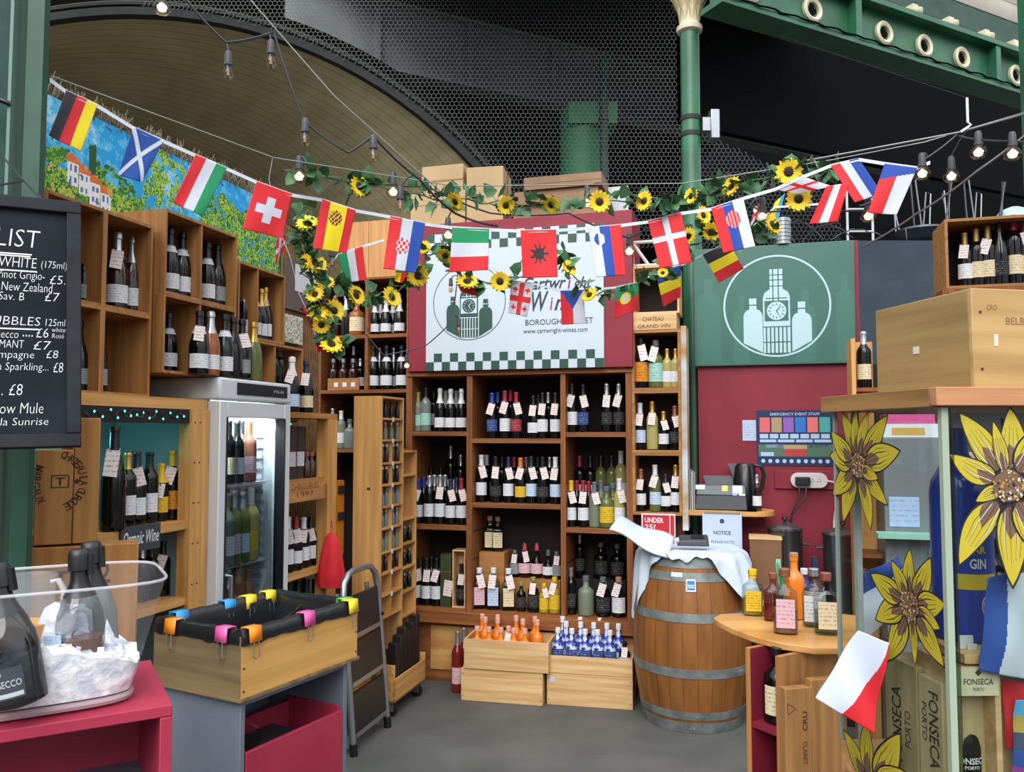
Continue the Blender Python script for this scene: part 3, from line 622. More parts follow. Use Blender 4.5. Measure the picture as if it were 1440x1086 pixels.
row(LF, oA+.10, zm+.012, 'upper crate near the chalkboard', 'chalkboard', [(166, 326, 'champagne', 'brown', 'silver', 'white', 1), (187, 333, 'champagne', 'brown', 'silver', 'white', 0)], gch)
row(LF, oA+.09, zu+.012, 'lower crate behind the chalkboard', 'chalkboard', [(112, 452, 'champagne', 'black', 'black', 'grey', 0), (137, 450, 'champagne', 'black', 'black', 'grey', 1)], gch)
row(LF, .12, zBm+.012, 'tall crate over the fridge', 'chalkboard', [(240, 321, 'champagne', 'black', 'black', 'white', 0), (257, 327, 'champagne', 'black', 'black', 'white', 0), (292, 341, 'champagne', 'black', 'black', 'white', 0), (306, 344, 'champagne', 'black', 'black', 'grey', 0)], gch)
row(LF, .13, FT+.012, 'crate on the fridge top', 'chalkboard', [(238, 440, 'champagne', 'black', 'black', 'white', 0), (294, 447, 'champagne', 'greyc', 'silver', 'white', 0)], gch)
row(LF, oC+.09, zCm+.012, 'crate beside the willow screen', 'fridge side', [(344, 398, 'champagne', 'black', 'silver', 'white', 0), (358, 404, 'champagne', 'black', 'black', 'white', 0), (373, 404, 'champagne', 'black', 'gold', 'white', 1), (385, 408, 'champagne', 'black', 'gold', 'white', 0), (367, 406, 'champagne', 'black', 'gold', 'white', 0)], gch)
row(LF, oC+.10, FT+.013, 'small crate at the fridge edge', 'fridge side', [(384, 495, 'champagne', 'black', 'bronze', None, 0), (392, 500, 'champagne', 'black', 'silver', None, 0)], gch)
row(LF, .035, zS+.001, 'front of the shelf past the fridge', 'fridge', [(411, 502, 'champagne', 'black', 'white', 'sky', 1), (431, 507, 'champagne', 'black', 'navy', 'cream', 1)], gch)
row(LF, -.012, FT+.001, 'front row on the fridge top', 'chalkboard', [(281, 437, 'champagne', 'black', 'black', 'white', 1), (297, 438, 'champagne', 'amber', 'silver', 'white', 0), (317, 442, 'champagne', 'green', 'black', 'white', 0), (329, 446, 'champagne', 'black', 'black', None, 0), (341, 449, 'champagne', 'black', 'black', 'grey', 1), (357, 453, 'champagne', 'olive', 'gold', None, 0)], gch)
# --- pine unit with the lit niche
t = thing('pine_shelf_unit', 'pine shelf unit with a pale blue back beside the fridge', 'shelf unit', LF.M)
x0, x2 = S(105, 560), S(289, 700); zr = zu
RAIL = PINE
zs_ = Z(220, 739); x1 = S(264, 700)
g = MB(); g.box(x0, x2, 0, .42, zr-.045, zr); g.build('top_board', PINE, t)
g = MB(); g.box(x0, x1, 0, .03, zr-.105, zr-.046); g.build('front_rail', DARKB, t)
g = MB(); g.box(x1, x2, -.012, .05, 0, zr-.046); g.build('post', PINEZ, t)
g = MB(); g.box(x0, x0+.03, 0, .05, 0, zr-.046); g.build('post', PINEZ, t)
BLUEB = mottled('pale_blue_panel', '7f989b', '90a9ab', 3, .6); g = MB(); g.box(x0, x2, .40, .42, 0, zr-.046); g.box(x1+.03, x1+.045, .05, .4, 0, zr-.046); g.build('back_panel', BLUEB, t)
g = MB(); g.box(x0+.03, x1, .0, .4, zs_-.035, zs_); g.build('shelf', PINE, t)
zl = Z(220, 852); g = MB(); g.box(x0+.03, x1, .0, .4, zl-.03, zl); g.build('shelf', PINE, t)
g = MB()
for z in [zr-.1-.17*i for i in range(8)]:
    for dx in (.022, .055): g.cyl((x1+dx, -.0135, z), (x1+dx, -.011, z), .004, 8)
g.build('screw_hole', BLK, t)
LT = mat('teal_fairy_light', '35b8a8', .4, emit=4)
fs = thing('fairy_lights', 'string of tiny teal fairy lights under the pine unit rail', 'lights', LF.M)
g = MB(); pts = [(x0+.04+(x1-x0-.06)*i/60, -.006-.008*math.sin(i*1.7), zr-.07-.015*math.sin(i*.9)) for i in range(61)]; g.tube(pts, .0025, 4); g.build('wire', BLK, fs)
for i in range(4, 60, 4):
    g = MB(); g.lathe([(0, -.005), (.004, 0), (0, .006)], 8, Matrix.Translation(Vector(pts[i])+Vector((0, -.004, -.004)))); g.build('light_bead', LT, fs)
pl = D.lights.new('fairy_glow', 'POINT'); pl.energy = .9; pl.color = (.1, .75, .85); pl.shadow_soft_size = .02
po = D.objects.new('fairy_glow', pl); COL.objects.link(po); po.parent = fs; po.location = ((x0+x1)/2-.1, .2, zr-.16)
gor = 'bottles in the pine unit'
row(LF, .10, zs_+.001, 'upper shelf of the pine unit', 'chalkboard side', [(163, 636, 'burgundy', 'black', 'black', 'white', 1), (180, 637, 'wine', 'black', 'gold', 'white', 0), (193, 635, 'burgundy', 'black', 'navy', 'white', 1), (211, 636, 'wine', 'black', 'black', 'white', 0), (227, 652, 'wine', 'black', 'yellow', 'yellow', 1, {'cap_from': .2}), (243, 634, 'wine', 'black', 'yellow', 'orange', 1)], gor)
p = LF.w(S(156, 700, .04), .03, zs_+.001); bottle('burgundy', 'black', 'black', None, 1, facing(p), 'big black magnum standing beside the branded crate lid', gor, sc=1.1, sz=1.3)
row(LF, .12, zl+.001, 'lower shelf of the pine unit', 'ice bucket', [(199, 786, 'wine', 'black', 'silver', None, 0), (212, 788, 'wine', 'black', 'black', None, 0), (229, 789, 'wine', 'black', 'black', None, 1)], gor)
# chalk sign hung on the shelf edge
a, zt = LF.hit(172, 742, -.015); b, zb = LF.hit(226, 770, -.015)
g = MB(); g.box(a, b, -.012, -.001, zb, zt-.002); t = tag(g.build('slate_sign', mat('slate_grey', '363c42', .6), None, LF.M), 'small slate sign lettered Organic Wine hung under the pine shelf', 'sign')
g = MB(); g.text('Organic Wine', a+.01, b-.01, zb+.012, zt-.022, -.0127, None, .01, .3); g.build('lettering', CHALK, t)
# branded crates facing out below the chalkboard
K = Frame(P(45, 700, 2.70).x, 2.70, 27)
def kp(u, v): return K.hit(u, v)
a, zb1 = kp(46, 768); b, zt1 = kp(142, 588); m1, _ = kp(102, 700); zlow = kp(60, 633)[1]
WC = wood('branded_crate_wood', 'a56f38', 'c08c4e', 'z', 5)
t = thing('branded_crate', 'upright wooden wine crate burnt with a ring of capital letters below the chalkboard', 'crate', K.M)
g = MB(); g.box(a, m1, 0, .09, zb1, zlow); g.box(m1+.002, b, 0, .09, zb1, zt1); g.build('box_body', WC, t, None, .003)
BURN = mat('burnt_brand', '4a2d18', .8); g = MB(); cx, cz = kp(72, 678); rr = kp(112, 678)[0]-cx
arc_text(g, 'CHATEAU LA GURGUE', cx, cz, rr+.012, 1.25, -1.1, .026, -.001); arc_text(g, 'MARGAUX', cx+.09, cz+.0, rr+.05, pi-.42, pi+.55, .026, -.001, False)
g.box(cx-.0, cx+.05, -.0012, 0, cz-.02, cz-.017); g.box(cx, cx+.05, -.0012, 0, cz+.02, cz+.023); g.box(cx, cx+.003, -.0012, 0, cz-.02, cz+.02); g.box(cx+.05, cx+.053, -.0012, 0, cz-.02, cz+.02)
g.text('T', cx+.012, cx+.04, cz-.012, cz+.014, -.0012, None, .01); g.lathe([(0, 0), (.008, 0)], 10, Matrix.Translation((cx+.075, -.0012, cz)) @ RX90); g.build('burnt_lettering', BURN, t)
a2, zt2 = kp(40, 771); b2, _ = kp(194, 800); zb2 = zt2-.35; gc = wood('knotty_crate_wood', '96632f', 'bb8447', 'z', 4)
t = thing('knotty_crate', 'knotty wooden crate supporting the branded crate behind the ice bucket', 'crate', K.M)
g = MB(); g.box(a2, b2, -.01, .10, zb2, zt2-.001); g.build('box_body', gc, t, None, .004)
g = MB(); g.text('TI', a2+.07, a2+.14, zt2-.13, zt2-.08, -.0112, None, .02); g.text('2', b2-.12, b2-.085, zt2-.13, zt2-.06, -.0112, None, .02); g.lathe([(.035, 0), (.04, 0)], 20, Matrix.Translation((a2+.12, -.0112, zt2-.26)) @ RX90); g.build('burnt_lettering', BURN, t)
g = MB(); g.box(a2+.02, b2-.01, 0, .10, 0, zb2-.001); tag(g.build('crate_plinth', CRATEB, None, K.M), 'brown wooden plinth under the knotty crate', 'plinth')
# --- fridge
oF = -.03; f0, f1 = x2+.006, S(401, 600, -.03); zF = 1.868; fw = f1-f0
FRM = LF.at(f0, oF, 0); FW = mat('fridge_white', 'cdd3d8', .35); FG = mat('fridge_silver', 'd0d5d8', .35, .1)
t = thing('display_fridge', 'tall white display fridge with a glass door full of wine', 'fridge', FRM)
g = MB(); g.box(0, .03, .04, .56, .02, zF-.1); g.box(fw-.03, fw, .04, .56, .02, zF-.1); g.box(.03, fw-.03, .53, .56, .02, zF-.1); g.box(.03, fw-.03, .04, .53, .02, .12); g.build('cabinet_body', FW, t, None, .004)
g = MB(); g.box(-.004, fw+.004, -.03, .56, zF-.1, zF); g.build('canopy_header', FW, t, None, .012)
g = MB(); g.box(.12, fw-.04, -.034, -.029, zF-.072, zF-.018); g.text('POLAR', fw-.16, fw-.07, zF-.052, zF-.038, -.0345, None, .01, 0, 1); g.build('control_panel', [BLK, mat('panel_print', '8fb3b8', .5)], t, None)
g = MB(); g.box(0, fw, -.012, .04, .02, zF-.1); 
dr = MB()
for bx in ((0, .055, .1, zF-.105), (fw-.055, fw, .1, zF-.105), (.055, fw-.055, .1, .19), (.055, fw-.055, zF-.175, zF-.105)): dr.box(bx[0], bx[1], -.03, .035, bx[2], bx[3])
d_ = dr.build('door', FG, t, None, .004)
g = MB(); g.box(.055, fw-.055, .0, .006, .19, zF-.175); g.build('glass_pane', glass('door_glass', 'd5dde0', .25), d_)
g = MB(); g.box(.047, .056, -.034, .02, .19, zF-.175); g.box(fw-.058, fw-.05, -.034, .02, .19, zF-.175); g.build('door_gasket', BLK, d_)
g = MB(); g.tube([(.06, -.03, 1.0), (.06, -.06, 1.0), (.06, -.06, .62), (.06, -.03, .62)], .008, 8); g.build('door_handle', GREYM, d_)
g = MB()
for i in range(26): g.box(fw-.045, fw-.03, .1, .5, .3+i*.052, .325+i*.052); g.box(.1, fw-.06, .505, .53, .3+i*.052, .325+i*.052)
g.build('ribbed_lining', mat('fridge_lining', 'cdd5da', .4), t)
fl_ = D.lights.new('fridge_lamp', 'AREA'); fl_.energy = 11; fl_.shape = 'RECTANGLE'; fl_.size = .4; fl_.size_y = .05; fl_.color = (.93, .97, 1)
fo = D.objects.new('fridge_lamp', fl_); COL.objects.link(fo); fo.parent = t; fo.location = (fw/2, .08, zF-.115); fo.rotation_euler = (.35, 0, 0)
fz = [LF.hit(345, 679, .05)[1], LF.hit(345, 790, .05)[1], .42]
for z in fz: g = MB(); g.box(.04, fw-.05, .07, .5, z-.012, z); g.build('wire_shelf', WH, t)
g = MB(); g.box(.05, fw*.55, .2, .22, zF-.27, zF-.16); g.build('lime_display_card', mat('lime_card', '9fae3c', .6), t)
fg = 'wines inside the fridge'
row(LF, .06, fz[0]+.001, 'top fridge shelf', 'fridge handle', [(322, 592, 'wine', 'black', 'black', 'cream', 0), (334, 594, 'wine', 'black', 'black', 'white', 0), (351, 592, 'wine', 'rose', 'copper', 'pink', 0)], fg)
row(LF, .14, fz[0]+.001, 'back of the top fridge shelf', 'fridge handle', [(340, 592, 'wine', 'redc', 'black', 'cream', 0), (358, 592, 'wine', 'rose', 'copper', 'pink', 0)], fg)
row(LF, .05, fz[1]+.001, 'middle fridge shelf', 'fridge handle', [(319, 695, 'wine', 'greyc', 'grey', 'white', 0), (329, 690, 'wine', 'olive', 'silver', 'pink', 0), (341, 692, 'wine', 'olive', 'silver', 'sky', 0), (353, 686, 'wine', 'pale', 'white', 'yellow', 0)], fg)
z2 = LF.hit(345, 868, .05)[1]; g = MB(); g.box(.04, fw-.05, .07, .5, z2-.012, z2); g.build('wire_shelf', WH, t)
row(LF, .05, z2+.001, 'lower fridge shelf', 'fridge handle', [(321, 800, 'champagne', 'rose', 'silver', 'white', 0), (334, 790, 'wine', 'amber', 'red', 'white', 0), (348, 806, 'burgundy', 'rose', 'copper', 'white', 0)], fg)
# --- shelf section past the fridge
t = thing('pine_bottle_rack', 'pine shelf section between the fridge and the pine post', 'shelf unit', LF.M)
xa, xb, xc = f1+.012, S(458, 700), S(471, 700)
g = MB(); g.box(xa, xc, -.01, .40, zS-.03, zS); g.build('top_board', ORANGEW, t)
g = MB(); g.box(xb, xc, -.01, .06, 0, zS-.031); g.build('post', PINEZ, t)
z3, z4, z5 = Z(430, 676), Z(430, 803), Z(430, 850)
for z in (z3, z4): g = MB(); g.box(xa, xb, 0, .4, z-.03, z); g.build('shelf', PINE, t)
z6 = z4-.42; g = MB(); g.box(xa, xb, 0, .4, z6-.03, z6); g.build('shelf', PINE, t)
g = MB(); g.box(xa, xc, .4, .42, 0, zS-.031); g.build('back_panel', mat('olive_back_board', '4a4a2a', .7), t)
fs2 = thing('fairy_lights', 'short string of green fairy lights under the shelf past the fridge', 'lights', LF.M)
g = MB(); pts = [(xa+.02+.012*i, .05+.02*math.sin(i*1.5), zS-.04-.02*math.sin(i*.6)**2) for i in range(18)]; g.tube(pts, .003, 4); g.build('wire', BLK, fs2)
for i in range(2, 18, 4): g = MB(); g.lathe([(0, -.006), (.006, 0), (0, .008)], 8, Matrix.Translation(Vector(pts[i])+Vector((0, -.006, -.006)))); g.build('light_bead', mat('green_fairy_light', '3fd06a', .4, emit=3), fs2)
TUB = mat('brown_gift_tube', '3a2a22', .6)
for i, u in enumerate((407, 419)):
    h = LF.hit(u, 600, .12)[1]-z3; tt = thing('gift_tube', ('brown gift tube with price tag beside the fridge', 'brown gift tube standing next to the small dark bottles')[i], 'gift tube', LF.at(S(u, 600, .12), .12, z3+.001), 'brown gift tubes past the fridge')
    g = MB(); g.lathe([(0, 0), (.042, 0), (.042, h-.03), (.0435, h-.03), (.0435, h), (0, h)], 18); g.build('tube_body', TUB, tt)
    g = MB(); g.box(-.03, .03, -.047, -.044, h*.25, h*.52); g.build('paper_label', LABM['white'], tt, Matrix.Rotation(-.9, 4, 'Z'))
row(LF, .08, z3+.001, 'small bottles past the fridge', 'gift tubes', [(431, 634, 'mini', 'brown', 'copper', 'red', 0, {'sc': 1.6}), (438, 635, 'mini', 'brown', 'copper', 'red', 0, {'sc': 1.6}), (445, 636, 'mini', 'brown', 'copper', 'red', 0, {'sc': 1.6}), (452, 637, 'mini', 'brown', 'copper', 'red', 0, {'sc': 1.6})], 'small dark bottles past the fridge')
a, zt = LF.hit(399, 676, -.02); b, zb = LF.hit(455, 700, -.02); g = MB(); M = Matrix.Translation((0, 0, 0))
g.hexa([(a, -.045, zb), (b-.03, -.045, zb), (b-.03, -.033, zb), (a, -.033, zb)], [(a, -.025, zt), (b, -.025, zt), (b, -.013, zt), (a, -.013, zt)])
tt = tag(g.build('branded_plank', ORANGEW, None, LF.M), 'short branded wooden plank hung on the shelf edge past the fridge', 'plank')
g = MB(); zc = (zt+zb)/2; Mt = Matrix.Translation((0, 0, 0))
for tx, q0, q1 in (('CHIROUBLES', .52, .80), ('1997', .2, .42)):
    h = MB(); za, zq = zb+(zt-zb)*q0, zb+(zt-zb)*q1; h.text(tx, a+.05 if q0 > .3 else a+.1, b-.08 if q0 > .3 else b-.14, za, zq, 0)
    g.add([(v[0], -.0455+.02*(v[2]-zb)/(zt-zb), v[2]) for v in h.v], h.f)
g.build('burnt_lettering', BURN, tt)
row(LF, .07, z4+.001, 'tagged wines past the fridge', 'fridge', [(405, 727, 'wine', 'black', 'white', 'white', 1), (416, 727, 'burgundy', 'black', 'red', 'white', 1), (427, 728, 'wine', 'black', 'white', 'white', 1), (437, 727, 'wine', 'black', 'black', 'white', 1), (448, 725, 'wine', 'black', 'red', 'white', 1)], 'tagged wines on the shelf past the fridge')
row(LF, .07, z6+.001, 'bottom shelf past the fridge', 'fridge', [(407, 815, 'wine', 'black', 'black', None, 0), (419, 815, 'wine', 'black', 'black', None, 0), (431, 815, 'wine', 'black', 'black', None, 0), (443, 815, 'wine', 'black', 'black', None, 0)], 'wines on the bottom shelf past the fridge')
REDC = mottled('red_cloth', 'c01f28', 'd42b33', 8, .7); p0 = LF.w(S(463, 790, -.06), -.07, 0); zt, zb = LF.hit(463, 750, -.06)[1], LF.hit(463, 826, -.06)[1]
g = MB()
def bag(p, q):
    a = 2*pi*p; k = (q**.6); r = .012+.055*k*(1-.25*q**6)
    return Vector((r*1.25*math.cos(a)*(1+.12*math.sin(5*a)), r*.6*math.sin(a)*(1+.2*math.sin(4*a+1)), zt-(zt-zb)*q-.0))
g.grid(bag, 24, 12); g.tube([(.0, 0, zt+.07), (-.006, 0, zt+.02), (0, 0, zt-.02), (.006, 0, zt+.02), (0, 0, zt+.07)], .003, 5)
tag(g.build('cloth_bag', REDC, None, Matrix.Translation(p0)), 'red cloth bag hanging from the pine post', 'bag')
g = MB(); x_ = S(474, 700, .02); b_ = S(484, 700, .02); za, zb = Z(478, 676, .02), Z(478, 800, .02); g.box(x_, b_, .02, .05, zb, za)
t = tag(g.build('orange_batten', mat('orange_varnish', 'c9791f', .4), None, LF.M), 'orange varnished batten with dark clips beside the pine post', 'batten')
for q in (.06, .55, .85): g = MB(); g.box(x_+.01, b_-.01, .008, .0195, zb+(za-zb)*q, zb+(za-zb)*(q+.09)); g.build('metal_clip', mat('dark_clip_metal', '3a3f44', .35, .6), t)
g = MB(); g.cyl((x_+.03, .10, zb-.1), (x_+.05, .13, Z(478, 600, .1)), .012, 8); tag(g.build('broom_handle', GREYM, None, LF.M), 'grey broom handle standing behind the orange batten', 'broom')
# ================================================================= back shelves
def bs(u, off=0): return BF.hit(u, 600, off)[0]
def bz(u, v, off=0): return BF.hit(u, v, off)[1]
U = [bs(u) for u in (572, 579, 656, 664, 788, 795, 880, 889)]
zTop = bz(730, 527); zPl = bz(600, 868); zBot = bz(600, 855)
t = thing('wine_display_shelf', 'large brown stained wine display shelf under the white shop sign', 'shelf unit', BF.M)
DEP = .36
for k in (0, 2, 4, 6): g = MB(); g.box(U[k], U[k+1], 0, DEP, zPl, zTop); g.build('upright', SHELFZ, t, None, .002)
g = MB(); g.box(U[0], U[7], -.008, DEP, zTop, zTop+.03); g.build('top_board', SHELFW, t, None, .002)
g = MB(); g.box(U[0], U[7], -.02, DEP, zPl-.03, zBot-.012); g.build('base_rail', SHELFW, t, None, .002)
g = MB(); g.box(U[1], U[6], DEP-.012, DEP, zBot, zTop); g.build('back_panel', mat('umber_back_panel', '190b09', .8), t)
LV = {'L1': (1, 2, 607), 'L2': (1, 2, 739), 'M1': (3, 4, 617), 'M2': (3, 4, 709), 'R1': (5, 6, 608), 'R2': (5, 6, 744)}
SZ = {}
for k, (a, b, v) in LV.items():
    z = bz((572+889)/2 if k[0] == 'M' else (617 if k[0] == 'L' else 838), v); SZ[k] = z
    g = MB(); g.box(U[a], U[b], .004, DEP-.012, z-.03, z); g.build('shelf', SHELFW, t, None, .0015)
for a, b in ((1, 2), (3, 4), (5, 6)): g = MB(); g.box(U[a], U[b], -.005, DEP-.012, zBot-.012, zBot); g.build('shelf', SHELFW, t)
SZ['B'] = zBot
# old notch marks on the bay sides
g = MB()
for z in (.62, .80, .98, 1.3): g.box(U[3]-.0005, U[3]+.001, .03, .3, z, z+.008); g.box(U[5]-.0005, U[5]+.001, .03, .3, z, z+.008)
g.build('shelf_groove', DARKB, t)
# plywood plinth below
g = MB(); g.box(U[0], U[7], .06, .12, .0, zPl-.031)
g.box(U[0]+.16, U[7], .05, .06, .08, zPl-.06, None, 1)
tag(g.build('plywood_plinth', [SHELFW, mottled('figured_plywood', 'b07840', 'd0a060', 2.2, .5, stretch=(1, 1, 3), lo=.42, hi=.58)], None, BF.M), 'figured plywood plinth under the large wine shelf', 'plinth')
# bulkhead and shop sign
zR = bz(735, 306, -.03)
r0, r1 = bs(573, -.03), bs(891, -.03)
g = MB(); g.box(r0, r1, -.03, .38, zTop+.031, zR); tag(g.build('crimson_bulkhead', CRIM, None, BF.M, .004), 'crimson painted bulkhead above the wine shelf carrying the white sign', 'bulkhead')
o_ = -.045; a, zt = BF.hit(600, 325, o_)[0], bz(725, 322, o_); b, zb = bs(850, o_), bz(725, 519, o_)
SIGNW = mat('sign_white', 'b9c6cf', .45); SGREEN = mat('sign_green', '24473c', .45)
t = thing('shop_sign', 'white shop sign with green chequered edges and a bottle emblem', 'sign', BF.at(0, 0, 0))
g = MB(); g.box(a, b, o_, -.031, zb, zt); g.build('sign_panel', SIGNW, t)
nq = 21; q = (b-a)/nq; y = o_-.001; g = MB(); gtop = MB()
for rw in range(2):
    for i in range(nq):
        if (i+rw) % 2 == 0:
            g.plate([(a+q*i, zb+q*rw), (a+q*(i+1), zb+q*rw), (a+q*(i+1), zb+q*(rw+1)), (a+q*i, zb+q*(rw+1))], y)
            gtop.plate([(a+q*i, zt-q*(rw+1)), (a+q*(i+1), zt-q*(rw+1)), (a+q*(i+1), zt-q*rw), (a+q*i, zt-q*rw)], y)
g.build('chequer_border', SGREEN, t, smooth=False); gtop.build('chequer_border', SGREEN, t, smooth=False)
def bott_poly(cx, z0, w, hb, hn, wn=.38, n=7):
    p = [(cx-w/2, z0), (cx+w/2, z0), (cx+w/2, z0+hb)]
    for k in range(n+1): an = pi/2*k/n; p.append((cx+wn*w/2+(w/2-wn*w/2)*math.cos(an), z0+hb+.45*w*math.sin(an)))
    p += [(cx+wn*w/2, z0+hb+.45*w+hn), (cx-wn*w/2, z0+hb+.45*w+hn)]
    for k in range(n, -1, -1): an = pi/2*k/n; p.append((cx-wn*w/2-(w/2-wn*w/2)*math.cos(an), z0+hb+.45*w*math.sin(an)))
    return p+[(cx-w/2, z0+hb)]
def emblem(parent, cx, cz, r, y, ink, ground, ringw=.02):
    """round emblem: clock tower bottle between two bottles"""
    g = MB(); n = 64
    g.lathe([(r-ringw*r*2, 0), (r, 0)], n, Matrix.Translation((cx, y, cz)) @ RX90); g.build('emblem_ring', ink, parent)
    g = MB(); lo = -.80
    def circ_clip(poly):
        out = []
        for x, z in poly:
            d = math.hypot(x, z); k = min(1, .95/d) if d > 0 else 1
            out.append((cx+x*r*k, cz+z*r*k))
        return out
    for sx in (-.44, .46): 
        z0 = -.84; p = bott_poly(sx, z0, .36, .62 if sx < 0 else .52, .22); p[0] = (sx-.18, -math.sqrt(max(0, .9-(abs(sx-.18))**2))); p[1] = (sx+.18, -math.sqrt(max(0, .9-(abs(sx+.18))**2)))
        g.plate([(cx+x*r, cz+z*r) for x, z in p], y-.001)
    w = .25; g.plate([(cx+x*r, cz+z*r) for x, z in ((-w, -.92), (w, -.92), (w, .12), (w, .16), (.22, .26), (.12, .33), (.12, .72), (-.12, .72), (-.12, .33), (-.22, .26), (-w, .16))], y-.001)
    g.build('emblem_bottles', ink, parent, smooth=False)
    g = MB(); k = y-.002
    def bx(x0, x1, z0, z1): g.plate([(cx+x0*r, cz+z0*r), (cx+x1*r, cz+z0*r), (cx+x1*r, cz+z1*r), (cx+x0*r, cz+z1*r)], k)
    bx(-.22, .22, -.30, .10)
    for i in range(6): bx(-.205+.075*i, -.18+.075*i, -.93, -.42)
    for z in (-.42, -.72): bx(-.25, .25, z, z+.02)
    for z in (.14, .38, .50, .60): bx(-.2, .2, z, z+.018) if z < .3 else bx(-.12, .12, z, z+.015)
    for x in (-.07, .03): bx(x, x+.02, .1, .72)
    for sx in (-.44, .46): bx(sx-.1, sx+.1, .02 if sx < 0 else -.08, .04 if sx < 0 else -.06)
    g.build('emblem_lines', ground, parent, smooth=False)
    g = MB(); g.lathe([(0, 0), (.18*r, 0)], 32, Matrix.Translation((cx, y-.003, cz-.1*r)) @ RX90); g.build('clock_face', ink, parent)
    g = MB()
    for i in range(12):
        an = pi/6*i; M = Matrix.Translation((cx, y-.004, cz-.1*r)) @ Matrix.Rotation(an, 4, 'Y'); g.plate([(-.008*r, .11*r), (.008*r, .11*r), (.008*r, .15*r), (-.008*r, .15*r)], 0, M)
    for an, l in ((.75, .12), (pi-.5, .09)): M = Matrix.Translation((cx, y-.004, cz-.1*r)) @ Matrix.Rotation(an, 4, 'Y'); g.plate([(-.012*r, 0), (.012*r, 0), (.006*r, l*r), (-.006*r, l*r)], 0, M)
    g.build('clock_hands', ground, parent, smooth=False)
cx, cz = bs(659, o_), bz(659, 425, o_); emblem(t, cx, cz, bs(711, o_)-cx, o_-.002, SGREEN, SIGNW, .008)
INK = mat('slate_ink', '2c3340', .6); MAG = mat('magenta_ink', 'a0245f', .6)
g = MB()
def stxt(body, u0, u1, v0, v1, bold=0, shear=0, mi=0): g.text(body, bs(u0, o_), bs(u1, o_), bz((u0+u1)/2, v1, o_), bz((u0+u1)/2, v0, o_), o_-.002, None, bold, shear, mi)
stxt('Cartwr', 736, 797, 389, 407, .012, .35); stxt('i', 799, 804, 389, 406, .02, .2, 1); stxt('ght', 806, 834, 389, 410, .012, .35)
stxt('W', 748, 772, 410, 438, .012, .3); stxt('i', 774, 778, 418, 436, .02, .2, 1); stxt('nes', 780, 820, 420, 436, .012, .35)
stxt('BOROUGH MARKET', 739, 835, 448, 456); stxt('www.cartwright-wines.com', 736, 827, 461, 470)
g.build('lettering', [INK, MAG], t)
# cardboard boxes on the bulkhead
CARD = mottled('cardboard', 'a98f68', 'b79c75', 3, .75, vary=.06); TAPE = mat('brown_tape', '8a6e46', .4)
def box_thing(name, label, cat, u0, u1, v0, v1, off, dep, m, group, extra=None):
    s0_, s1_ = bs(u0, off), bs(u1, off); z0_, z1_ = zR+.001 if v1 is None else bz((u0+u1)/2, v1, off), bz((u0+u1)/2, v0, off)
    t = thing(name, label, cat, BF.at(s0_, off, z0_), group); g = MB(); w, h = s1_-s0_, z1_-z0_
    g.box(0, w, 0, dep, 0, h); g.build('box_body', m, t, None, .003)
    if extra: extra(t, w, h, dep)
    return t, z1_
def flaps(t, w, h, d):
    g = MB(); g.box(w*.02, w*.98, -.002, 0, h*.62, h*.64); g.build('flap_seam', TAPE, t)
gb = 'cardboard boxes on the bulkhead'
_, zz = box_thing('cardboard_box', 'wide cardboard box on the bulkhead carrying a smaller carton', 'box', 575, 653, 270, None, .02, .30, CARD, gb, flaps)
def pr_(t, w, h, d):
    g = MB(); g.box(0, w, -.003, -.001, h*.40, h*.46); g.build('packing_tape', TAPE, t)
s0_, s1_ = bs(591, .03), bs(650, .03); t = thing('cardboard_box', 'smaller carton stacked on the wide cardboard box', 'box', BF.at(s0_, .03, zz+.001), gb); zq = bz(620, 233, .03)-zz
g = MB(); g.box(0, s1_-s0_, 0, .26, 0, zq); g.build('box_body', CARD, t, None, .003); pr_(t, s1_-s0_, zq, .26)
s0_ = bs(655, .02); t = thing('cardboard_box', 'tall cardboard box turned corner-on in the middle of the bulkhead', 'box', BF.at(s0_, .02, zR+.001) @ Matrix.Rotation(.1, 4, 'Z'), gb); zq = bz(680, 234, .02)-zR
w = bs(706, .02)-s0_; g = MB(); g.box(0, w, 0, .3, 0, zq); g.build('box_body', CARD, t, None, .003); g = MB(); g.box(w, w+.002, .13, .17, 0, zq); g.build('packing_tape', TAPE, t)
BRC = mottled('brown_flat_card', '7d624a', '93765a', 3, .8)
zc = zR+.001
for i in range(7):
    h = .033 if i < 6 else .085; u0, u1 = ((722, 838), (718, 832), (726, 845), (720, 828), (728, 848), (722, 842), (737, 848))[i]
    s0_, s1_ = bs(u0, .04), bs(u1, .04); g = MB(); g.box(0, s1_-s0_, 0, .28, 0, h-.003); g.box(0, s1_-s0_, -.002, 0, 0, .004)
    if i == 6: g.box(.0, s1_-s0_, -.002, .0, h*.42, h*.5)
    tag(g.build('flattened_carton', BRC, None, BF.at(s0_, .04+.01*(i % 3), zc)), '%s brown flattened carton counted up from the crimson bulkhead' % ORD[i], 'carton', 'flattened cartons on the bulkhead'); zc += h
    if i == 5: zc += 0.0
s0_, s1_ = bs(838, .30), bs(886, .30); g = MB(); g.box(s0_, s1_, .30, .33, zR+.001, bz(862, 263, .3)); tag(g.build('white_board', mat('off_white_board', 'b9c0c6', .6), None, BF.M), 'off-white board standing behind the flattened cartons', 'board')
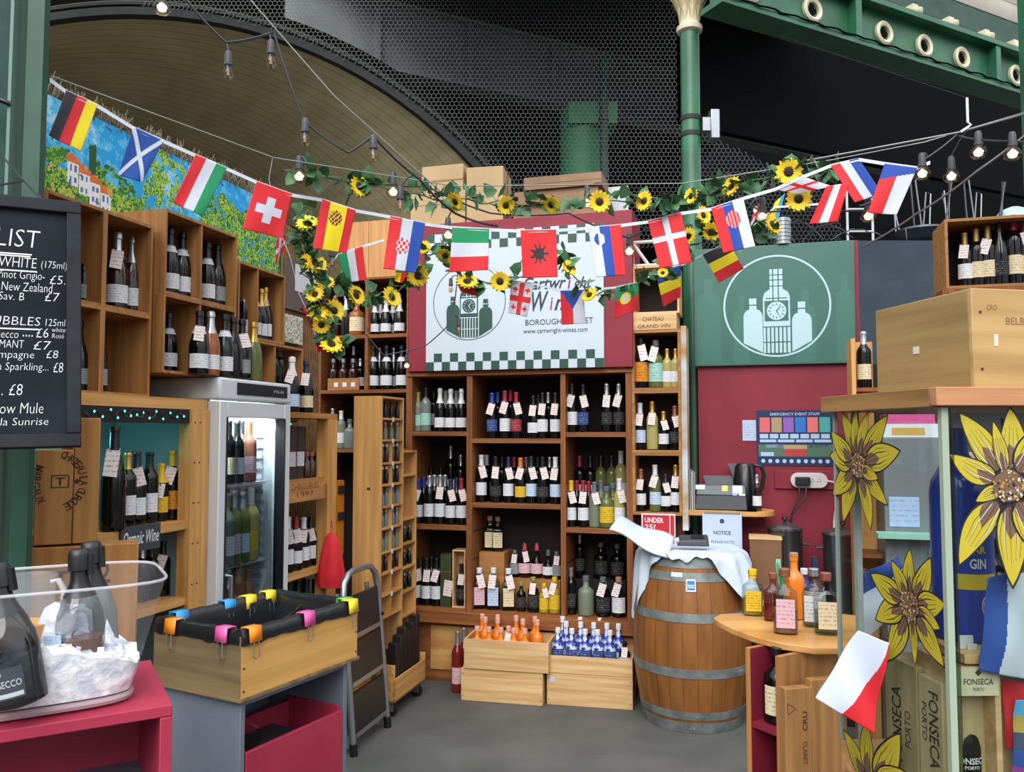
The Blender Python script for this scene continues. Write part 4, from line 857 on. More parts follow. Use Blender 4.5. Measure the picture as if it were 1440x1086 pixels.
# --- bottles in the three bays
gw = 'bottles on the large wine shelf'; A1, AM, AR_ = 'pine rack', 'pine rack', 'pine rack'
def riser(u0, u1, off, dep, z, h, label):
    s0_, s1_ = bs(u0, off), bs(u1, off); k = 1 if u1 < 660 else (3 if u1 < 790 else 5); s0_, s1_ = max(s0_, U[k]+.004), min(s1_, U[k+1]-.004)
    g = MB(); g.box(0, s1_-s0_, 0, dep, 0, h-.001)
    tag(g.build('wooden_riser', DARKB if 'dark' in label else ORANGEW, None, BF.at(s0_, off, z+.0005), .002), label, 'riser')
row(BF, .10, SZ['L1'], 'top shelf of rack-side bay', 'pine rack', [(588, 552, 'wine', 'frost', 'olive', 'aqua', 0), (599, 546, 'wine', 'greyc', 'black', 'aqua', 0), (619, 546, 'champagne', 'black', 'white', 'white', 0, {'sc': .9}), (634, 547, 'champagne', 'black', 'white', 'white', 0, {'sc': .9}), (649, 547, 'champagne', 'black', 'white', 'white', 0, {'sc': .9})], gw)
row(BF, .24, SZ['L1'], 'back of rack-side top shelf', 'pine rack', [(593, 548, 'wine', 'black', 'black', 'white', 0), (610, 548, 'wine', 'black', 'black', 'white', 0), (627, 549, 'champagne', 'black', 'white', 'white', 0), (642, 549, 'champagne', 'black', 'white', 'white', 0)], gw)
row(BF, .09, SZ['L2'], 'middle shelf of rack-side bay', 'pine rack', [(588, 674, 'wine', 'black', 'blue', 'white', 1), (604, 669, 'wine', 'black', 'silver', 'white', 0), (619, 668, 'wine', 'black', 'silver', 'white', 1), (634, 674, 'wine', 'black', 'navy', 'white', 1), (649, 673, 'wine', 'black', 'red', 'white', 1)], gw)
row(BF, .17, SZ['L2'], 'rack-side middle shelf, second row', 'pine rack', [(596, 672, 'wine', 'black', 'blue', 'white', 0), (611, 668, 'wine', 'black', 'silver', 'white', 0), (626, 668, 'wine', 'black', 'silver', 'white', 0), (642, 672, 'wine', 'black', 'navy', 'white', 0)], gw)
riser(582, 652, .235, .11, SZ['L2'], .12, 'dark riser at the back of the rack-side middle shelf')
row(BF, .29, SZ['L2']+.12, 'riser of rack-side middle shelf', 'pine rack', [(606, 648, 'wine', 'black', 'black', 'white', 1, {'sz': .8}), (620, 645, 'wine', 'black', 'black', 'white', 1, {'sz': .8}), (634, 627, 'wine', 'black', 'silver', 'white', 0), (648, 640, 'wine', 'black', 'silver', None, 0)], gw)
row(BF, .09, SZ['M1'], 'top shelf of the wide bay', 'pine rack', [(692, 553, 'wine', 'black', 'blue', 'blue', 1), (710, 550, 'wine', 'black', 'red', 'white', 1), (726, 552, 'wine', 'black', 'red', 'red', 1), (750, 557, 'burgundy', 'black', 'black', 'white', 1), (763, 553, 'wine', 'black', 'black', 'white', 1), (781, 553, 'wine', 'black', 'black', 'white', 1)], gw)
row(BF, .20, SZ['M1'], 'back of the wide top shelf', 'pine rack', [(700, 552, 'wine', 'black', 'blue', None, 0), (718, 549, 'wine', 'black', 'red', None, 0), (757, 556, 'burgundy', 'black', 'black', None, 0), (771, 552, 'wine', 'black', 'silver', None, 0)], gw)
row(BF, .09, SZ['M2'], 'second shelf of the wide bay', 'pine rack', [(677, 640, 'wine', 'black', 'white', 'white', 1), (697, 642, 'burgundy', 'black', 'black', 'black', 1), (715, 643, 'wine', 'black', 'navy', 'white', 1), (732, 644, 'burgundy', 'black', 'orange', 'yellow', 1), (747, 642, 'wine', 'black', 'navy', 'sky', 1), (763, 643, 'burgundy', 'black', 'black', 'black', 1), (781, 643, 'wine', 'black', 'white', 'sky', 1)], gw)
row(BF, .20, SZ['M2'], 'back of the wide second shelf', 'pine rack', [(684, 640, 'wine', 'black', 'white', None, 0), (706, 643, 'wine', 'black', 'black', None, 0), (723, 643, 'wine', 'black', 'red', None, 0), (740, 643, 'burgundy', 'black', 'copper', None, 0), (756, 643, 'wine', 'black', 'black', None, 0), (773, 643, 'wine', 'black', 'silver', None, 0)], gw)
row(BF, .10, SZ['R1'], 'top shelf of barrel-side bay', 'pine rack', [(804, 540, 'wine', 'black', 'black', 'white', 1), (820, 541, 'wine', 'black', 'black', 'blue', 1), (853, 540, 'wine', 'black', 'silver', 'black', 1), (870, 540, 'wine', 'black', 'silver', 'black', 1)], gw)
row(BF, .09, SZ['R2'], 'middle shelf of barrel-side bay', 'pine rack', [(803, 676, 'wine', 'black', 'yellow', 'white', 1), (820, 676, 'wine', 'black', 'red', 'white', 1), (836, 678, 'wine', 'frost', 'grey', None, 1), (853, 684, 'gin', 'olive', 'grey', 'yellow', 0), (871, 673, 'wine', 'pale', 'white', 'white', 1)], gw)
row(BF, .17, SZ['R2'], 'barrel-side middle shelf, second row', 'pine rack', [(811, 676, 'wine', 'black', 'red', None, 0), (828, 677, 'wine', 'black', 'red', 'white', 0), (845, 676, 'wine', 'frost', 'grey', None, 0), (862, 680, 'gin', 'olive', 'grey', None, 0)], gw)
riser(798, 878, .235, .11, SZ['R2'], .12, 'dark riser at the back of the barrel-side middle shelf')
row(BF, .29, SZ['R2']+.12, 'riser of barrel-side middle shelf', 'pine rack', [(815, 641, 'wine', 'black', 'red', 'white', 0), (830, 642, 'wine', 'black', 'black', 'white', 0), (845, 641, 'wine', 'olive', 'black', 'black', 0), (860, 641, 'wine', 'olive', 'black', 'black', 0), (873, 634, 'wine', 'pale', 'white', 'white', 0)], gw)
row(BF, .09, SZ['B'], 'bottom shelf of rack-side bay', 'pine rack', [(585, 784, 'wine', 'black', 'black', 'white', 1), (600, 785, 'wine', 'black', 'black', 'white', 1), (614, 785, 'wine', 'black', 'black', 'white', 1)], gw)
row(BF, .19, SZ['B'], 'back of rack-side bottom shelf', 'pine rack', [(592, 783, 'wine', 'black', 'black', None, 0), (607, 783, 'wine', 'black', 'black', None, 0)], gw)
a, b = bs(620, .06), bs(635, .06); h = bz(628, 780, .06)-SZ['B']; t = thing('gift_box', 'dark green gift box between tagged wines and a wooden bottle case', 'box', BF.at(a, .06, SZ['B']+.001))
g = MB(); g.box(0, b-a, 0, .085, 0, h); g.build('box_body', mottled('moss_green_card', '2f3b1c', '3a4723', 8, .6), t, None, .003); g = MB(); g.box(-.001, b-a+.001, -.001, .086, h*.66, h*.67); g.build('lid_line', CAPS['gold'], t)
g = MB(); g.box(.015, b-a-.003, -.006, -.002, h*.22, h*.52); g.build('price_tag', TAGM, t, Matrix.Rotation(.1, 4, 'Y'))
a, b = bs(637, .05), bs(655, .05); h = bz(646, 774, .05)-SZ['B']; crate(BF, a, b, SZ['B']+.001, SZ['B']+h, .05, .11, CRATEW, 'pale wooden single-bottle case with an open front on the bottom shelf', 'bottle_case', 'case', th=.008)
bottle('wine', 'black', 'black', 'black', 1, facing(BF.w((a+b)/2, .10, SZ['B']+.01)), 'dark bottle standing inside the pale wooden case', gw, sc=.9)
riser(674, 709, .12, .2, SZ['B'], bz(690, 777, .12)-SZ['B'], 'orange wooden block carrying two square spirit bottles')
zr_ = bz(690, 777, .12)
row(BF, .19, zr_+.001, 'wooden block', 'pine rack', [(689, 726, 'square', 'clear', 'cork', 'cream', 0, {'sc': .95}), (700, 727, 'square', 'clear', 'cork', 'cream', 0, {'sc': .95})], gw)
riser(716, 787, .17, .15, SZ['B'], bz(750, 815, .17)-SZ['B'], 'low wooden riser behind the small yellow-capped bottles'); zr2 = bz(750, 815, .17)
row(BF, .23, zr2+.001, 'low riser', 'pine rack', [(724, 778, 'gin', 'clear', 'silver', 'grey', 1, {'sc': .8}), (738, 764, 'ball', 'pink', 'pinkc', 'pink', 1, {'sc': .82}), (755, 764, 'ball', 'pink', 'pinkc', 'pink', 0, {'sc': .82}), (771, 773, 'ball', 'clear', 'grey', 'white', 0, {'sc': .78}), (783, 780, 'gin', 'clear', 'silver', 'grey', 1, {'sc': .8})], gw)
row(BF, .08, SZ['B'], 'wide bottom shelf', 'pine rack', [(674, 799, 'square', 'pink', 'white', 'pink', 1), (694, 799, 'square', 'clear', 'white', 'sky', 1), (715, 800, 'square', 'clear', 'white', 'cream', 1), (733, 819, 'gin', 'black', 'olive', 'black', 0, {'sc': .7}), (750, 812, 'gin', 'black', 'olive', 'black', 1, {'sc': .85}), (765, 821, 'gin', 'yellow', 'yellow', 'yellow', 1, {'sc': .75}), (780, 812, 'gin', 'yellow', 'yellow', 'yellow', 1, {'sc': .85})], gw)
row(BF, .08, SZ['B'], 'barrel-side bottom shelf', 'pine rack', [(803, 798, 'tall', 'black', 'silver', 'black', 0), (824, 810, 'gin', 'frost', 'grey', None, 0, {'sc': 1.15}), (848, 812, 'gin', 'black', 'grey', 'black', 1, {'sc': 1.05}), (870, 812, 'gin', 'clear', 'cork', 'white', 1, {'sc': 1.0})], gw)
riser(798, 878, .2, .14, SZ['B'], .2, 'dark riser at the back of the barrel-side bottom shelf')
row(BF, .26, SZ['B']+.2, 'riser of barrel-side bottom shelf', 'pine rack', [(815, 752, 'tall', 'black', 'silver', 'black', 0), (845, 763, 'gin', 'black', 'grey', 'black', 0), (868, 765, 'gin', 'black', 'grey', 'black', 0)], gw)
# --- corner crates between the willow screen and the bulkhead
oK = .02; c0, c1, c2 = bs(448, oK), bs(514, oK), bs(573, oK); k1, k2, k3, k4 = bz(545, 389, oK), bz(545, 472, oK), bz(545, 550, oK), bz(480, 634, oK)
gk = 'open crates in the corner beside the bulkhead'; KW = SHELFW
crate(BF, c0, c1, k2, k1, oK, .34, KW, 'brown open crate with a cream-labelled bottle in the corner', group=gk, backm=DARKB)
crate(BF, c1, c2, k2, k1, oK, .34, KW, 'brown open crate of white-collared bottles beside the bulkhead, upper one', group=gk, backm=DARKB)
crate(BF, c0, c1, k3, k2, oK, .34, KW, 'brown open crate holding a tray of small bottles in the corner', group=gk, backm=DARKB)
crate(BF, c1, c2, k3, k2, oK, .34, KW, 'brown open crate of white-labelled bottles beside the bulkhead, lower one', group=gk, backm=DARKB)
crate(BF, c0, c2, k4, k3, oK, .34, KW, 'wide dark open crate behind the tall pine rack, upper', group=gk, backm=DARKB)
crate(BF, c0, c2, .0, k4, oK, .34, KW, 'wide dark open case behind the tall pine rack, on the floor', group=gk, backm=DARKB)
kt = bz(545, 309, oK); g = MB(); w1 = bs(478, oK); w2 = bs(555, oK)
for i in range(2): g.box(w1+(w2-w1)*i/2, w1+(w2-w1)*(i+1)/2-.003, oK, oK+.2, k1+.001, kt)
tag(g.build('planked_case', wood('rough_case_pine', 'a87746', 'c8965f', 'z', 4), None, BF.M), 'rough pine case standing on the corner crates beside the bulkhead', 'case')
g4 = 'bottles in the corner crates'
row(BF, oK+.08, k2+.012, 'upper crate beside the bulkhead', 'corner', [(527, 423, 'champagne', 'black', 'white', 'white', 0), (543, 422, 'champagne', 'black', 'white', 'white', 0), (562, 421, 'champagne', 'black', 'white', 'white', 0)], g4)
row(BF, oK+.18, k2+.012, 'back of the upper bulkhead crate', 'corner', [(535, 423, 'champagne', 'black', 'white', 'white', 0), (553, 423, 'champagne', 'black', 'white', 'white', 0)], g4)
row(BF, oK+.08, k2+.012, 'upper corner crate', 'willow screen', [(472, 416, 'champagne', 'brown', 'copper', None, 0), (487, 416, 'champagne', 'black', 'silver', None, 0), (502, 423, 'gin', 'amber', 'silver', 'cream', 0, {'sc': 1.25})], g4)
row(BF, oK+.08, k3+.012, 'lower crate beside the bulkhead', 'corner', [(525, 486, 'champagne', 'black', 'black', 'white', 0), (544, 486, 'champagne', 'black', 'black', 'white', 0), (565, 486, 'champagne', 'black', 'black', 'white', 0)], g4)
row(BF, oK+.18, k3+.012, 'back of the lower bulkhead crate', 'corner', [(534, 488, 'champagne', 'black', 'silver', 'white', 0), (554, 488, 'champagne', 'black', 'silver', 'white', 0)], g4)
row(BF, oK+.09, k3+.014, 'tray in the lower corner crate', 'willow screen', [(469, 505, 'gin', 'brown', 'silver', None, 0, {'sc': .8}), (483, 505, 'gin', 'brown', 'silver', None, 0, {'sc': .8}), (497, 505, 'gin', 'brown', 'silver', None, 0, {'sc': .8})], g4)
row(BF, oK+.2, k3+.014, 'back of the lower corner crate', 'willow screen', [(470, 487, 'tall', 'brown', 'silver', None, 0), (484, 487, 'tall', 'brown', 'silver', None, 0), (498, 487, 'tall', 'brown', 'silver', None, 0), (507, 505, 'wine', 'black', 'silver', 'white', 0)], g4)
a, b = bs(460, oK+.02), bs(504, oK+.02); z1_ = bz(480, 532, oK+.02); t = thing('bottle_tray', 'wooden tray with three cut marks holding the small brown bottles', 'tray', BF.M)
g = MB(); g.box(a, b, oK+.02, oK+.03, k3+.014, z1_); g.build('tray_front', ORANGEW, t)
g = MB()
for i in range(3): g.box(a+.05+i*.065, a+.08+i*.065, oK+.018, oK+.0195, k3+.035, z1_-.03)
g.build('white_mark', WH, t)
row(BF, oK+.1, k4+.012, 'dark crate behind the tall pine rack', 'willow screen', [(468, 575, 'wine', 'greyc', 'silver', 'white', 0), (480, 578, 'wine', 'frost', 'white', 'white', 0), (492, 590, 'gin', 'greyc', 'grey', None, 0)], g4)
# --- narrow crate column by the green sign
oN = 0; n0, n1 = bs(889), bs(958)
zz = [bz(922, v) for v in (722, 637, 549, 464, 441, 373)]
gn = 'open crates in the narrow column beside the barrel'
NW = ORANGEW; NBK = mat('warm_dark_back', '3a1c12', .8)
crate(BF, n0, n1, zz[0]-.012, zz[1]-.001, oN, .24, NW, 'narrow open crate in the column, lowest one with bottles', group=gn, th=.016, backm=NBK)
crate(BF, n0, n1, zz[1], zz[2]-.001, oN, .24, NW, 'narrow open crate in the column, middle one with gold-capped bottles', group=gn, th=.016, backm=NBK)
crate(BF, n0, n1, zz[2], zz[3], oN, .24, NW, 'narrow open crate in the column, upper one with a yellow-labelled bottle', group=gn, th=.016, backm=NBK)
g = MB(); g.box(n0+.004, n1-.02, .0, .24, zz[3]+.001, zz[4]); t = tag(g.build('branded_case', CRATEW, None, BF.M, .002), 'flat branded wine case lying on the narrow crate column', 'case')
g = MB(); g.text('CHATEAU', n0+.07, n1-.1, zz[3]+.055, zz[4]-.02, -.001); g.text('GRAND VIN', n0+.04, n1-.06, zz[3]+.012, zz[3]+.035, -.001); g.build('burnt_lettering', BURN, t)
crate(BF, n0+.01, n1-.004, zz[4]+.001, zz[5], oN+.01, .24, CRATEW, 'empty pale open crate on top of the narrow crate column', group=gn, backm=DARKB)
g = MB(); g.box(n1+.001, n1+.035, .01, .22, zz[0]-.1, bz(960, 458)); tag(g.build('paper_stack_board', mottled('pale_edge_board', 'a5834f', 'c3cbd0', 3, .7, stretch=(1, 1, 2)), None, BF.M), 'pale board strip standing against the narrow crate column', 'board')
WF = mat('whitewashed_rod', 'b9b9b2', .6); g = MB(); f0_, f1_ = n0+.005, n1-.06; z1_, z2_ = bz(905, 372), bz(905, 338)
zb_ = zz[5]+.012
for a_, b_ in (((f0_, zb_), (f0_, z2_)), ((f0_, z2_), (f1_, z2_)), ((f1_, z2_), (f1_, zb_)), ((f0_, zb_), (f1_, zb_)), ((f0_, z2_), (f0_+.1, zb_))): g.cyl((a_[0], .05, a_[1]), (b_[0], .05, b_[1]), .011, 8)
tag(g.build('wire_stand', WF, None, BF.M), 'whitewashed rod stand on top of the narrow crate column', 'stand')
gq = 'bottles in the narrow crate column'
row(BF, .08, zz[2]+.017, 'upper narrow crate', 'wine shelf', [(901, 476, 'gin', 'black', 'black', 'orange', 1, {'sc': 1.1}), (922, 479, 'gin', 'olive', 'grey', 'aqua', 1, {'sc': 1.05}), (938, 491, 'wine', 'pale', 'gold', 'white', 0, {'sc': .85}), (950, 491, 'wine', 'pale', 'gold', 'white', 0, {'sc': .85})], gq)
row(BF, .08, zz[1]+.017, 'middle narrow crate', 'wine shelf', [(900, 567, 'wine', 'black', 'white', 'sky', 1), (917, 565, 'wine', 'pale', 'gold', None, 1), (933, 579, 'wine', 'black', 'gold', 'white', 1), (949, 571, 'wine', 'black', 'copper', 'black', 1)], gq)
row(BF, .08, zz[0]+.005, 'lowest narrow crate', 'wine shelf', [(901, 660, 'wine', 'black', 'copper', 'white', 1), (921, 654, 'wine', 'olive', 'white', 'sky', 1), (936, 667, 'wine', 'black', 'navy', 'white', 1), (950, 654, 'wine', 'clear', 'gold', 'white', 1)], gq)
g = MB(); g.box(n0+.002, n1, .185, .24, 0, zz[0]-.013); tag(g.build('column_plinth', SHELFZ, None, BF.M), 'dark brown plinth under the narrow crate column behind the barrel', 'plinth')
# --- green sign and things on the crimson wall
oG = .27; g0, g1 = bs(978, oG), bs(1207, oG); zg0, zg1 = bz(1092, 513, oG), bz(1092, 344, oG); TEAL = mat('sign_teal_green', '326156', .4)
t = thing('emblem_sign', 'large green sign with a pale clock-tower bottle emblem on the crimson wall', 'sign', BF.M)
g = MB(); g.box(g0, g1, oG, .299, zg0, zg1); g.build('sign_panel', TEAL, t, None, .003)
PALE = mat('emblem_pale_blue', 'aac8cf', .45); TEAL2 = mat('sign_teal_shade', '386a5d', .4)
g = MB(); 
for u0, u1, vt in ((982, 1016, 400), (1180, 1205, 390), (1034, 1056, 425), (1122, 1150, 420)):
    a, b = bs(u0, oG), bs(u1, oG); zt_ = bz((u0+u1)/2, vt, oG); g = MB(); g.plate(bott_poly((a+b)/2, zg0+.01, b-a, (zt_-zg0)*.75, .09), oG-.0008); g.build('ghost_bottle', TEAL2, t, smooth=False)
cx, cz = bs(1095, oG), bz(1095, 430, oG); emblem(t, cx, cz, bs(1173, oG)-cx, oG-.0015, PALE, TEAL, .018)
oP = .294; a, b = bs(1064, oP), bs(1173, oP); z1_, z2_ = bz(1118, 655, oP), bz(1118, 577, oP); w, h = b-a, z2_-z1_
t = thing('safety_poster', 'dark blue coloured-panel safety poster on the crimson wall', 'poster', BF.at(a, oP, z1_))
g = MB(); g.box(0, w, 0, .004, 0, h); g.build('poster_sheet', mat('poster_navy', '223354', .3), t)
PC = [mat('poster_'+n, c, .35) for n, c in (('coral', 'd4646a'), ('khaki', 'a3916a'), ('purple', '8a5cb0'), ('blue', '2f6fc0'), ('salmon', 'd87068'), ('teal', '4aa09a'), ('pale', 'a9c2e0'), ('field', '4e6e5a'), ('red', 'b73a40'), ('sand', 'a99a6c'))]
g = MB()
def pb(x0, x1, y0, y1, k, dy=0): g.plate([(x0*w, y0*h), (x1*w, y0*h), (x1*w, y1*h), (x0*w, y1*h)], -.001-dy, None, k)
for i in range(6): pb(.04+.155*i, .175+.155*i, .60, .87, i)
for i in range(7): pb(.04+.132*i, .15+.132*i, .49, .57, 6)
for i in range(4): pb(.04+.235*i, .255+.235*i, .42, .47, 6)
pb(.02, .98, .16, .38, 7); pb(.12, .36, .32, .38, 6); pb(.66, .92, .32, .38, 6); pb(.35, .65, .30, .37, 9, .0005); pb(.36, .64, .17, .30, 8, .0005); pb(.05, .22, .17, .24, 6, .0005)
for i in range(10): g.lathe([(0, 0), (.028*w, 0)], 10, Matrix.Translation(((.08+.092*i)*w, -.0012, .08*h)) @ RX90, None, 6)
g.text('EMERGENCY EVENT STAFF', .18*w, .82*w, .905*h, .955*h, -.0012, None, .01, 0, 6)
g.build('printed_panels', PC, t, smooth=False)
a, b = bs(1044, oP), bs(1064, oP); z1_, z2_ = bz(1054, 620, oP), bz(1054, 591, oP); g = MB(); g.box(a, b-.004, oP, .2995, z1_, z2_)
tag(g.build('paper_note', paper('pale_blue_note', 'b3c3dc', '55607a', 80, .5), None, BF.M), 'small pale blue paper note beside the safety poster', 'note')
oE = .27; a, b = bs(1088, oE), bs(1178, oE); z1_, z2_ = bz(1130, 686, oE), bz(1130, 665, oE)
g = MB(); g.box(a, b, .283, .299, z1_-.01, z2_+.012); t0 = tag(g.build('socket_board', CRIM, None, BF.M, .003), 'crimson painted batten behind the white socket strip', 'board')
t = thing('socket_strip', 'white multi-socket strip on the crimson batten', 'socket strip', BF.M)
a2, b2 = bs(1110, oE), bs(1162, oE); g = MB(); hh = z2_-z1_
g.prism([(a2+hh/2+(hh/2)*math.cos(q), (z1_+z2_)/2+(hh/2)*math.sin(q)) for q in [pi/2+pi*i/10 for i in range(11)]]+[(b2-hh/2+(hh/2)*math.cos(q), (z1_+z2_)/2+(hh/2)*math.sin(q)) for q in [-pi/2+pi*i/10 for i in range(11)]], .245, .2825); g.build('strip_body', mat('warm_white_plastic', 'cfcac8', .4), t, None, .002)
g = MB(); 
for i in range(4):
    x = a2+.05+i*(b2-a2-.1)/3
    for dx, dz in ((-.008, -.006), (.008, -.006), (0, .008)): g.box(x+dx-.0025, x+dx+.0025, .2438, .2455, (z1_+z2_)/2+dz-.003, (z1_+z2_)/2+dz+.003)
g.build('socket_holes', BLK, t)
zc = (z1_+z2_)/2
for i in range(2):
    x = a2+.05+i*(b2-a2-.1)/3; p = thing('black_plug', ('black plug in the socket strip, nearer the kettle', 'black plug in the socket strip, nearer the glass cabinet')[i], 'plug', BF.M, 'black plugs in the socket strip')
    g = MB(); g.box(x-.024, x+.024, .205, .2437, zc-.028, zc+.022); g.build('plug_body', BLK, p, None, .005)
    g = MB(); e_ = bs(1108-14*i, .2); ze = .93
    g.tube([(x, .22, zc-.025), (x-.005, .2, zc-.1), (x-.05-.03*i, .2, zc-.2), (e_, .2, ze+.05*i)], .005, 6); g.build('power_cord', BLK, p)
g = MB(); pts = [(b2-.01, .26, zc), (b2+.04, .255, zc-.01), (b2+.05, .255, zc-.1), (b2+.03, .25, zc-.25), (b2+.03, .25, zc-.42)]; g.tube(pts, .006, 6)
tag(g.build('white_cable', mat('white_cable_sheath', 'd6cfcd', .5), None, BF.M), 'white cable looping down from the socket strip', 'cable')
# ================================================================= floor-standing things in the middle
TF = Frame(-.668, 4.74, 74)        # trolley front
def tz(u, v, off): return TF.hit(u, v, off)[1]
oR = .10; sA_, sB_, sC_ = TF.hit(536, 700, oR)[0], TF.hit(568, 600, oR)[0], TF.hit(586, 700, oR)[0]
zr1, zr2 = tz(540, 557, oR), tz(577, 634, oR)
t = thing('miniature_rack', 'tall pine pigeonhole rack of miniature bottles behind the step ladder', 'rack', TF.M)
PN = wood('rack_pine', 'b08048', 'cf9f62', 'z', 4); g = MB(); dp = .17; zb_ = .302
g.box(sA_, sA_+.012, oR, oR+dp, zb_, zr1); g.build('side_panel', PN, t)
g = MB(); g.box(sB_-.01, sB_, oR, oR+dp, zb_, zr1); g.box(sC_-.012, sC_, oR, oR+dp, zb_, zr2); g.build('side_panel', PN, t)
g = MB(); g.box(sA_, sC_, oR+dp, oR+dp+.01, zb_, zr2); g.box(sA_, sB_, oR+dp, oR+dp+.01, zr2, zr1); g.build('back_panel', PN, t)
rowsv = [588, 618, 650, 680, 710, 740, 773, 802, 832, 862]; LR = [zr1]
for v in rowsv: LR.append(tz(552, v, oR))
sm = (sA_+sB_)/2
for z in LR: g = MB(); g.box(sA_+.012, sB_-.01, oR+.002, oR+dp, z-.012, z); g.build('shelf', PINE, t)
g = MB(); g.box(sm-.004, sm+.004, oR+.004, oR+dp, LR[-1], LR[2]-.012); g.build('divider', PN, t)
rv2 = [667, 728, 762, 795, 828, 862]; LR2 = [zr2]+[tz(577, v, oR) for v in rv2]
for z in LR2: g = MB(); g.box(sB_, sC_-.012, oR+.002, oR+dp, z-.012, z); g.build('shelf', PINE, t)
for z in LR[1:10]: g = MB(); g.box(sm-.012, sm+.012, oR-.001, oR+.0015, z-.022, z+.004); g.build('price_strip', LABM['white'], t)
g = MB(); g.box(sA_-.0015, sA_, oR+.07, oR+.09, tz(536, 690, oR), tz(536, 686, oR)); g.build('knot', BURN, t)
gm = 'miniature bottles in the pine rack'; kinds = [('black', 'black', 'black'), ('frost', 'silver', 'white'), ('brown', 'white', 'white'), ('black', 'white', 'white'), ('greyc', 'grey', 'black'), ('greyc', 'silver', 'sky'), ('frost', 'grey', 'white'), ('brown', 'copper', 'red')]
for j in range(8):
    z = LR[j+1]; its = []; gl_, cp_, lb_ = kinds[j]; hh = (LR[j]-LR[j+1]-.018)/.109
    n = 4 if j < 2 else 6
    for i in range(n):
        s = sA_+.03+(sB_-sA_-.055)*i/(n-1) if j < 2 else (sA_+.028+(sm-sA_-.048)*(i % 3)/2 if i < 3 else sm+.02+(sB_-sm-.044)*(i % 3)/2)
        p = TF.w(s, oR+.035, z+.001); bottle('mini', gl_, cp_, lb_, 0, facing(p), '%s-capped miniature, %s from the pine side panel, %s rack row down' % (cp_, ORD[i], ORD[j]), gm, sc=min(.95, hh*.8), sz=min(1, hh*.92))
for j in (2, 3, 4):
    for i in range(3):
        s = sB_+.025+(sC_-sB_-.06)*i/2; p = TF.w(s, oR+.035, LR2[j+1]+.001)
        bottle('mini', 'black', 'silver', 'black', 0, facing(p), 'dark miniature, %s along the narrow rack bay, %s row from its bottom' % (ORD[i], ORD[5-j]), gm, sc=.9)
# wheeled crate with black cases
t = thing('wheeled_crate', 'low wooden crate on castors below the pine rack', 'crate', TF.M); tz0, tz1 = .09, .24; L = .47
g = MB(); g.box(0, L, 0, .012, tz0, tz1-.02); g.box(0, .012, 0, .32, tz0, tz1+.06); g.box(L-.012, L, 0, .32, tz0, tz1+.02); g.box(0, L, .308, .32, tz0, tz1); g.box(0, L, 0, .32, tz0, tz0+.012); g.build('crate_body', PINE, t, None, .002)
for x, y in ((.05, .04), (L-.05, .04), (.05, .28), (L-.05, .28)):
    g = MB(); g.cyl((x-.012, y, .035), (x+.012, y, .035), .034, 14); g.build('castor_wheel', BLK, t)
    g = MB(); g.box(x-.018, x-.013, y-.02, y+.03, .03, .088); g.box(x+.013, x+.018, y-.02, y+.03, .03, .088); g.box(x-.03, x+.03, y-.03, y+.03, .083, .09); g.build('castor_fork', GREYM, t)
for i in range(6):
    x = .07+i*.06; g = MB(); h = .30+.02*(i % 3)+.012*i; g.box(x, x+.05, .02, .075, .103, .103+h)
    tag(g.build('black_case', mottled('black_card', '161314', '241d1e', 6, .45), None, TF.M, .003), '%s tall black case from the ladder in the wheeled crate' % ORD[i], 'case', 'black cases in the wheeled crate')
# step ladder
LD = Frame(-.795, 4.215, 75); t = thing('step_ladder', 'folded aluminium step ladder with black treads leaning by the lined wooden box', 'ladder', LD.M @ Matrix.Rotation(-.09, 4, 'X'))
ALU = mat('brushed_aluminium', 'a3a9ad', .35, .85); Wd = .42; Ht = .90
g = MB(); pts = [(0, 0, .03)]+[(.0, 0, z) for z in (.3, .6, Ht-.12)]+[(.02, 0, Ht-.05), (.07, 0, Ht-.01), (.13, 0, Ht)]+[(Wd-.13, 0, Ht), (Wd-.07, 0, Ht-.01), (Wd-.02, 0, Ht-.05)]+[(Wd, 0, z) for z in (Ht-.12, .6, .3, .03)]
g.tube(pts, .017, 10); g.build('front_rail', ALU, t)
g = MB(); g.tube([(.03, .05, .03), (.03, .05, .8)], .014, 8); g.tube([(Wd-.03, .05, .03), (Wd-.03, .05, .8)], .014, 8); g.tube([(.03, .05, .12), (Wd-.03, .05, .12)], .01, 8); g.build('rear_leg', ALU, t)
for i, z in enumerate((.08, .33, .56)):
    g = MB(); g.box(.02, Wd-.02, -.01, .012, z+.02, z+.215); g.build('tread', BLK, t)
    g = MB(); g.box(.02, Wd-.02, -.014, .014, z, z+.022); g.build('tread_edge', ALU, t)
for x in (0, Wd): g = MB(); g.cyl((x, 0, 0), (x, 0, .06), .021, 10); g.build('rubber_foot', BLK, t)
for x in (0, Wd): g = MB(); g.cyl((x, -.022, .62), (x, .06, .62), .012, 10); g.build('pivot', BLK, t)
# tunnel-side framing leaning between the post and rack: orange level tool on a hook
tw = LF.w(S(472, 700, .0), .05, 0)
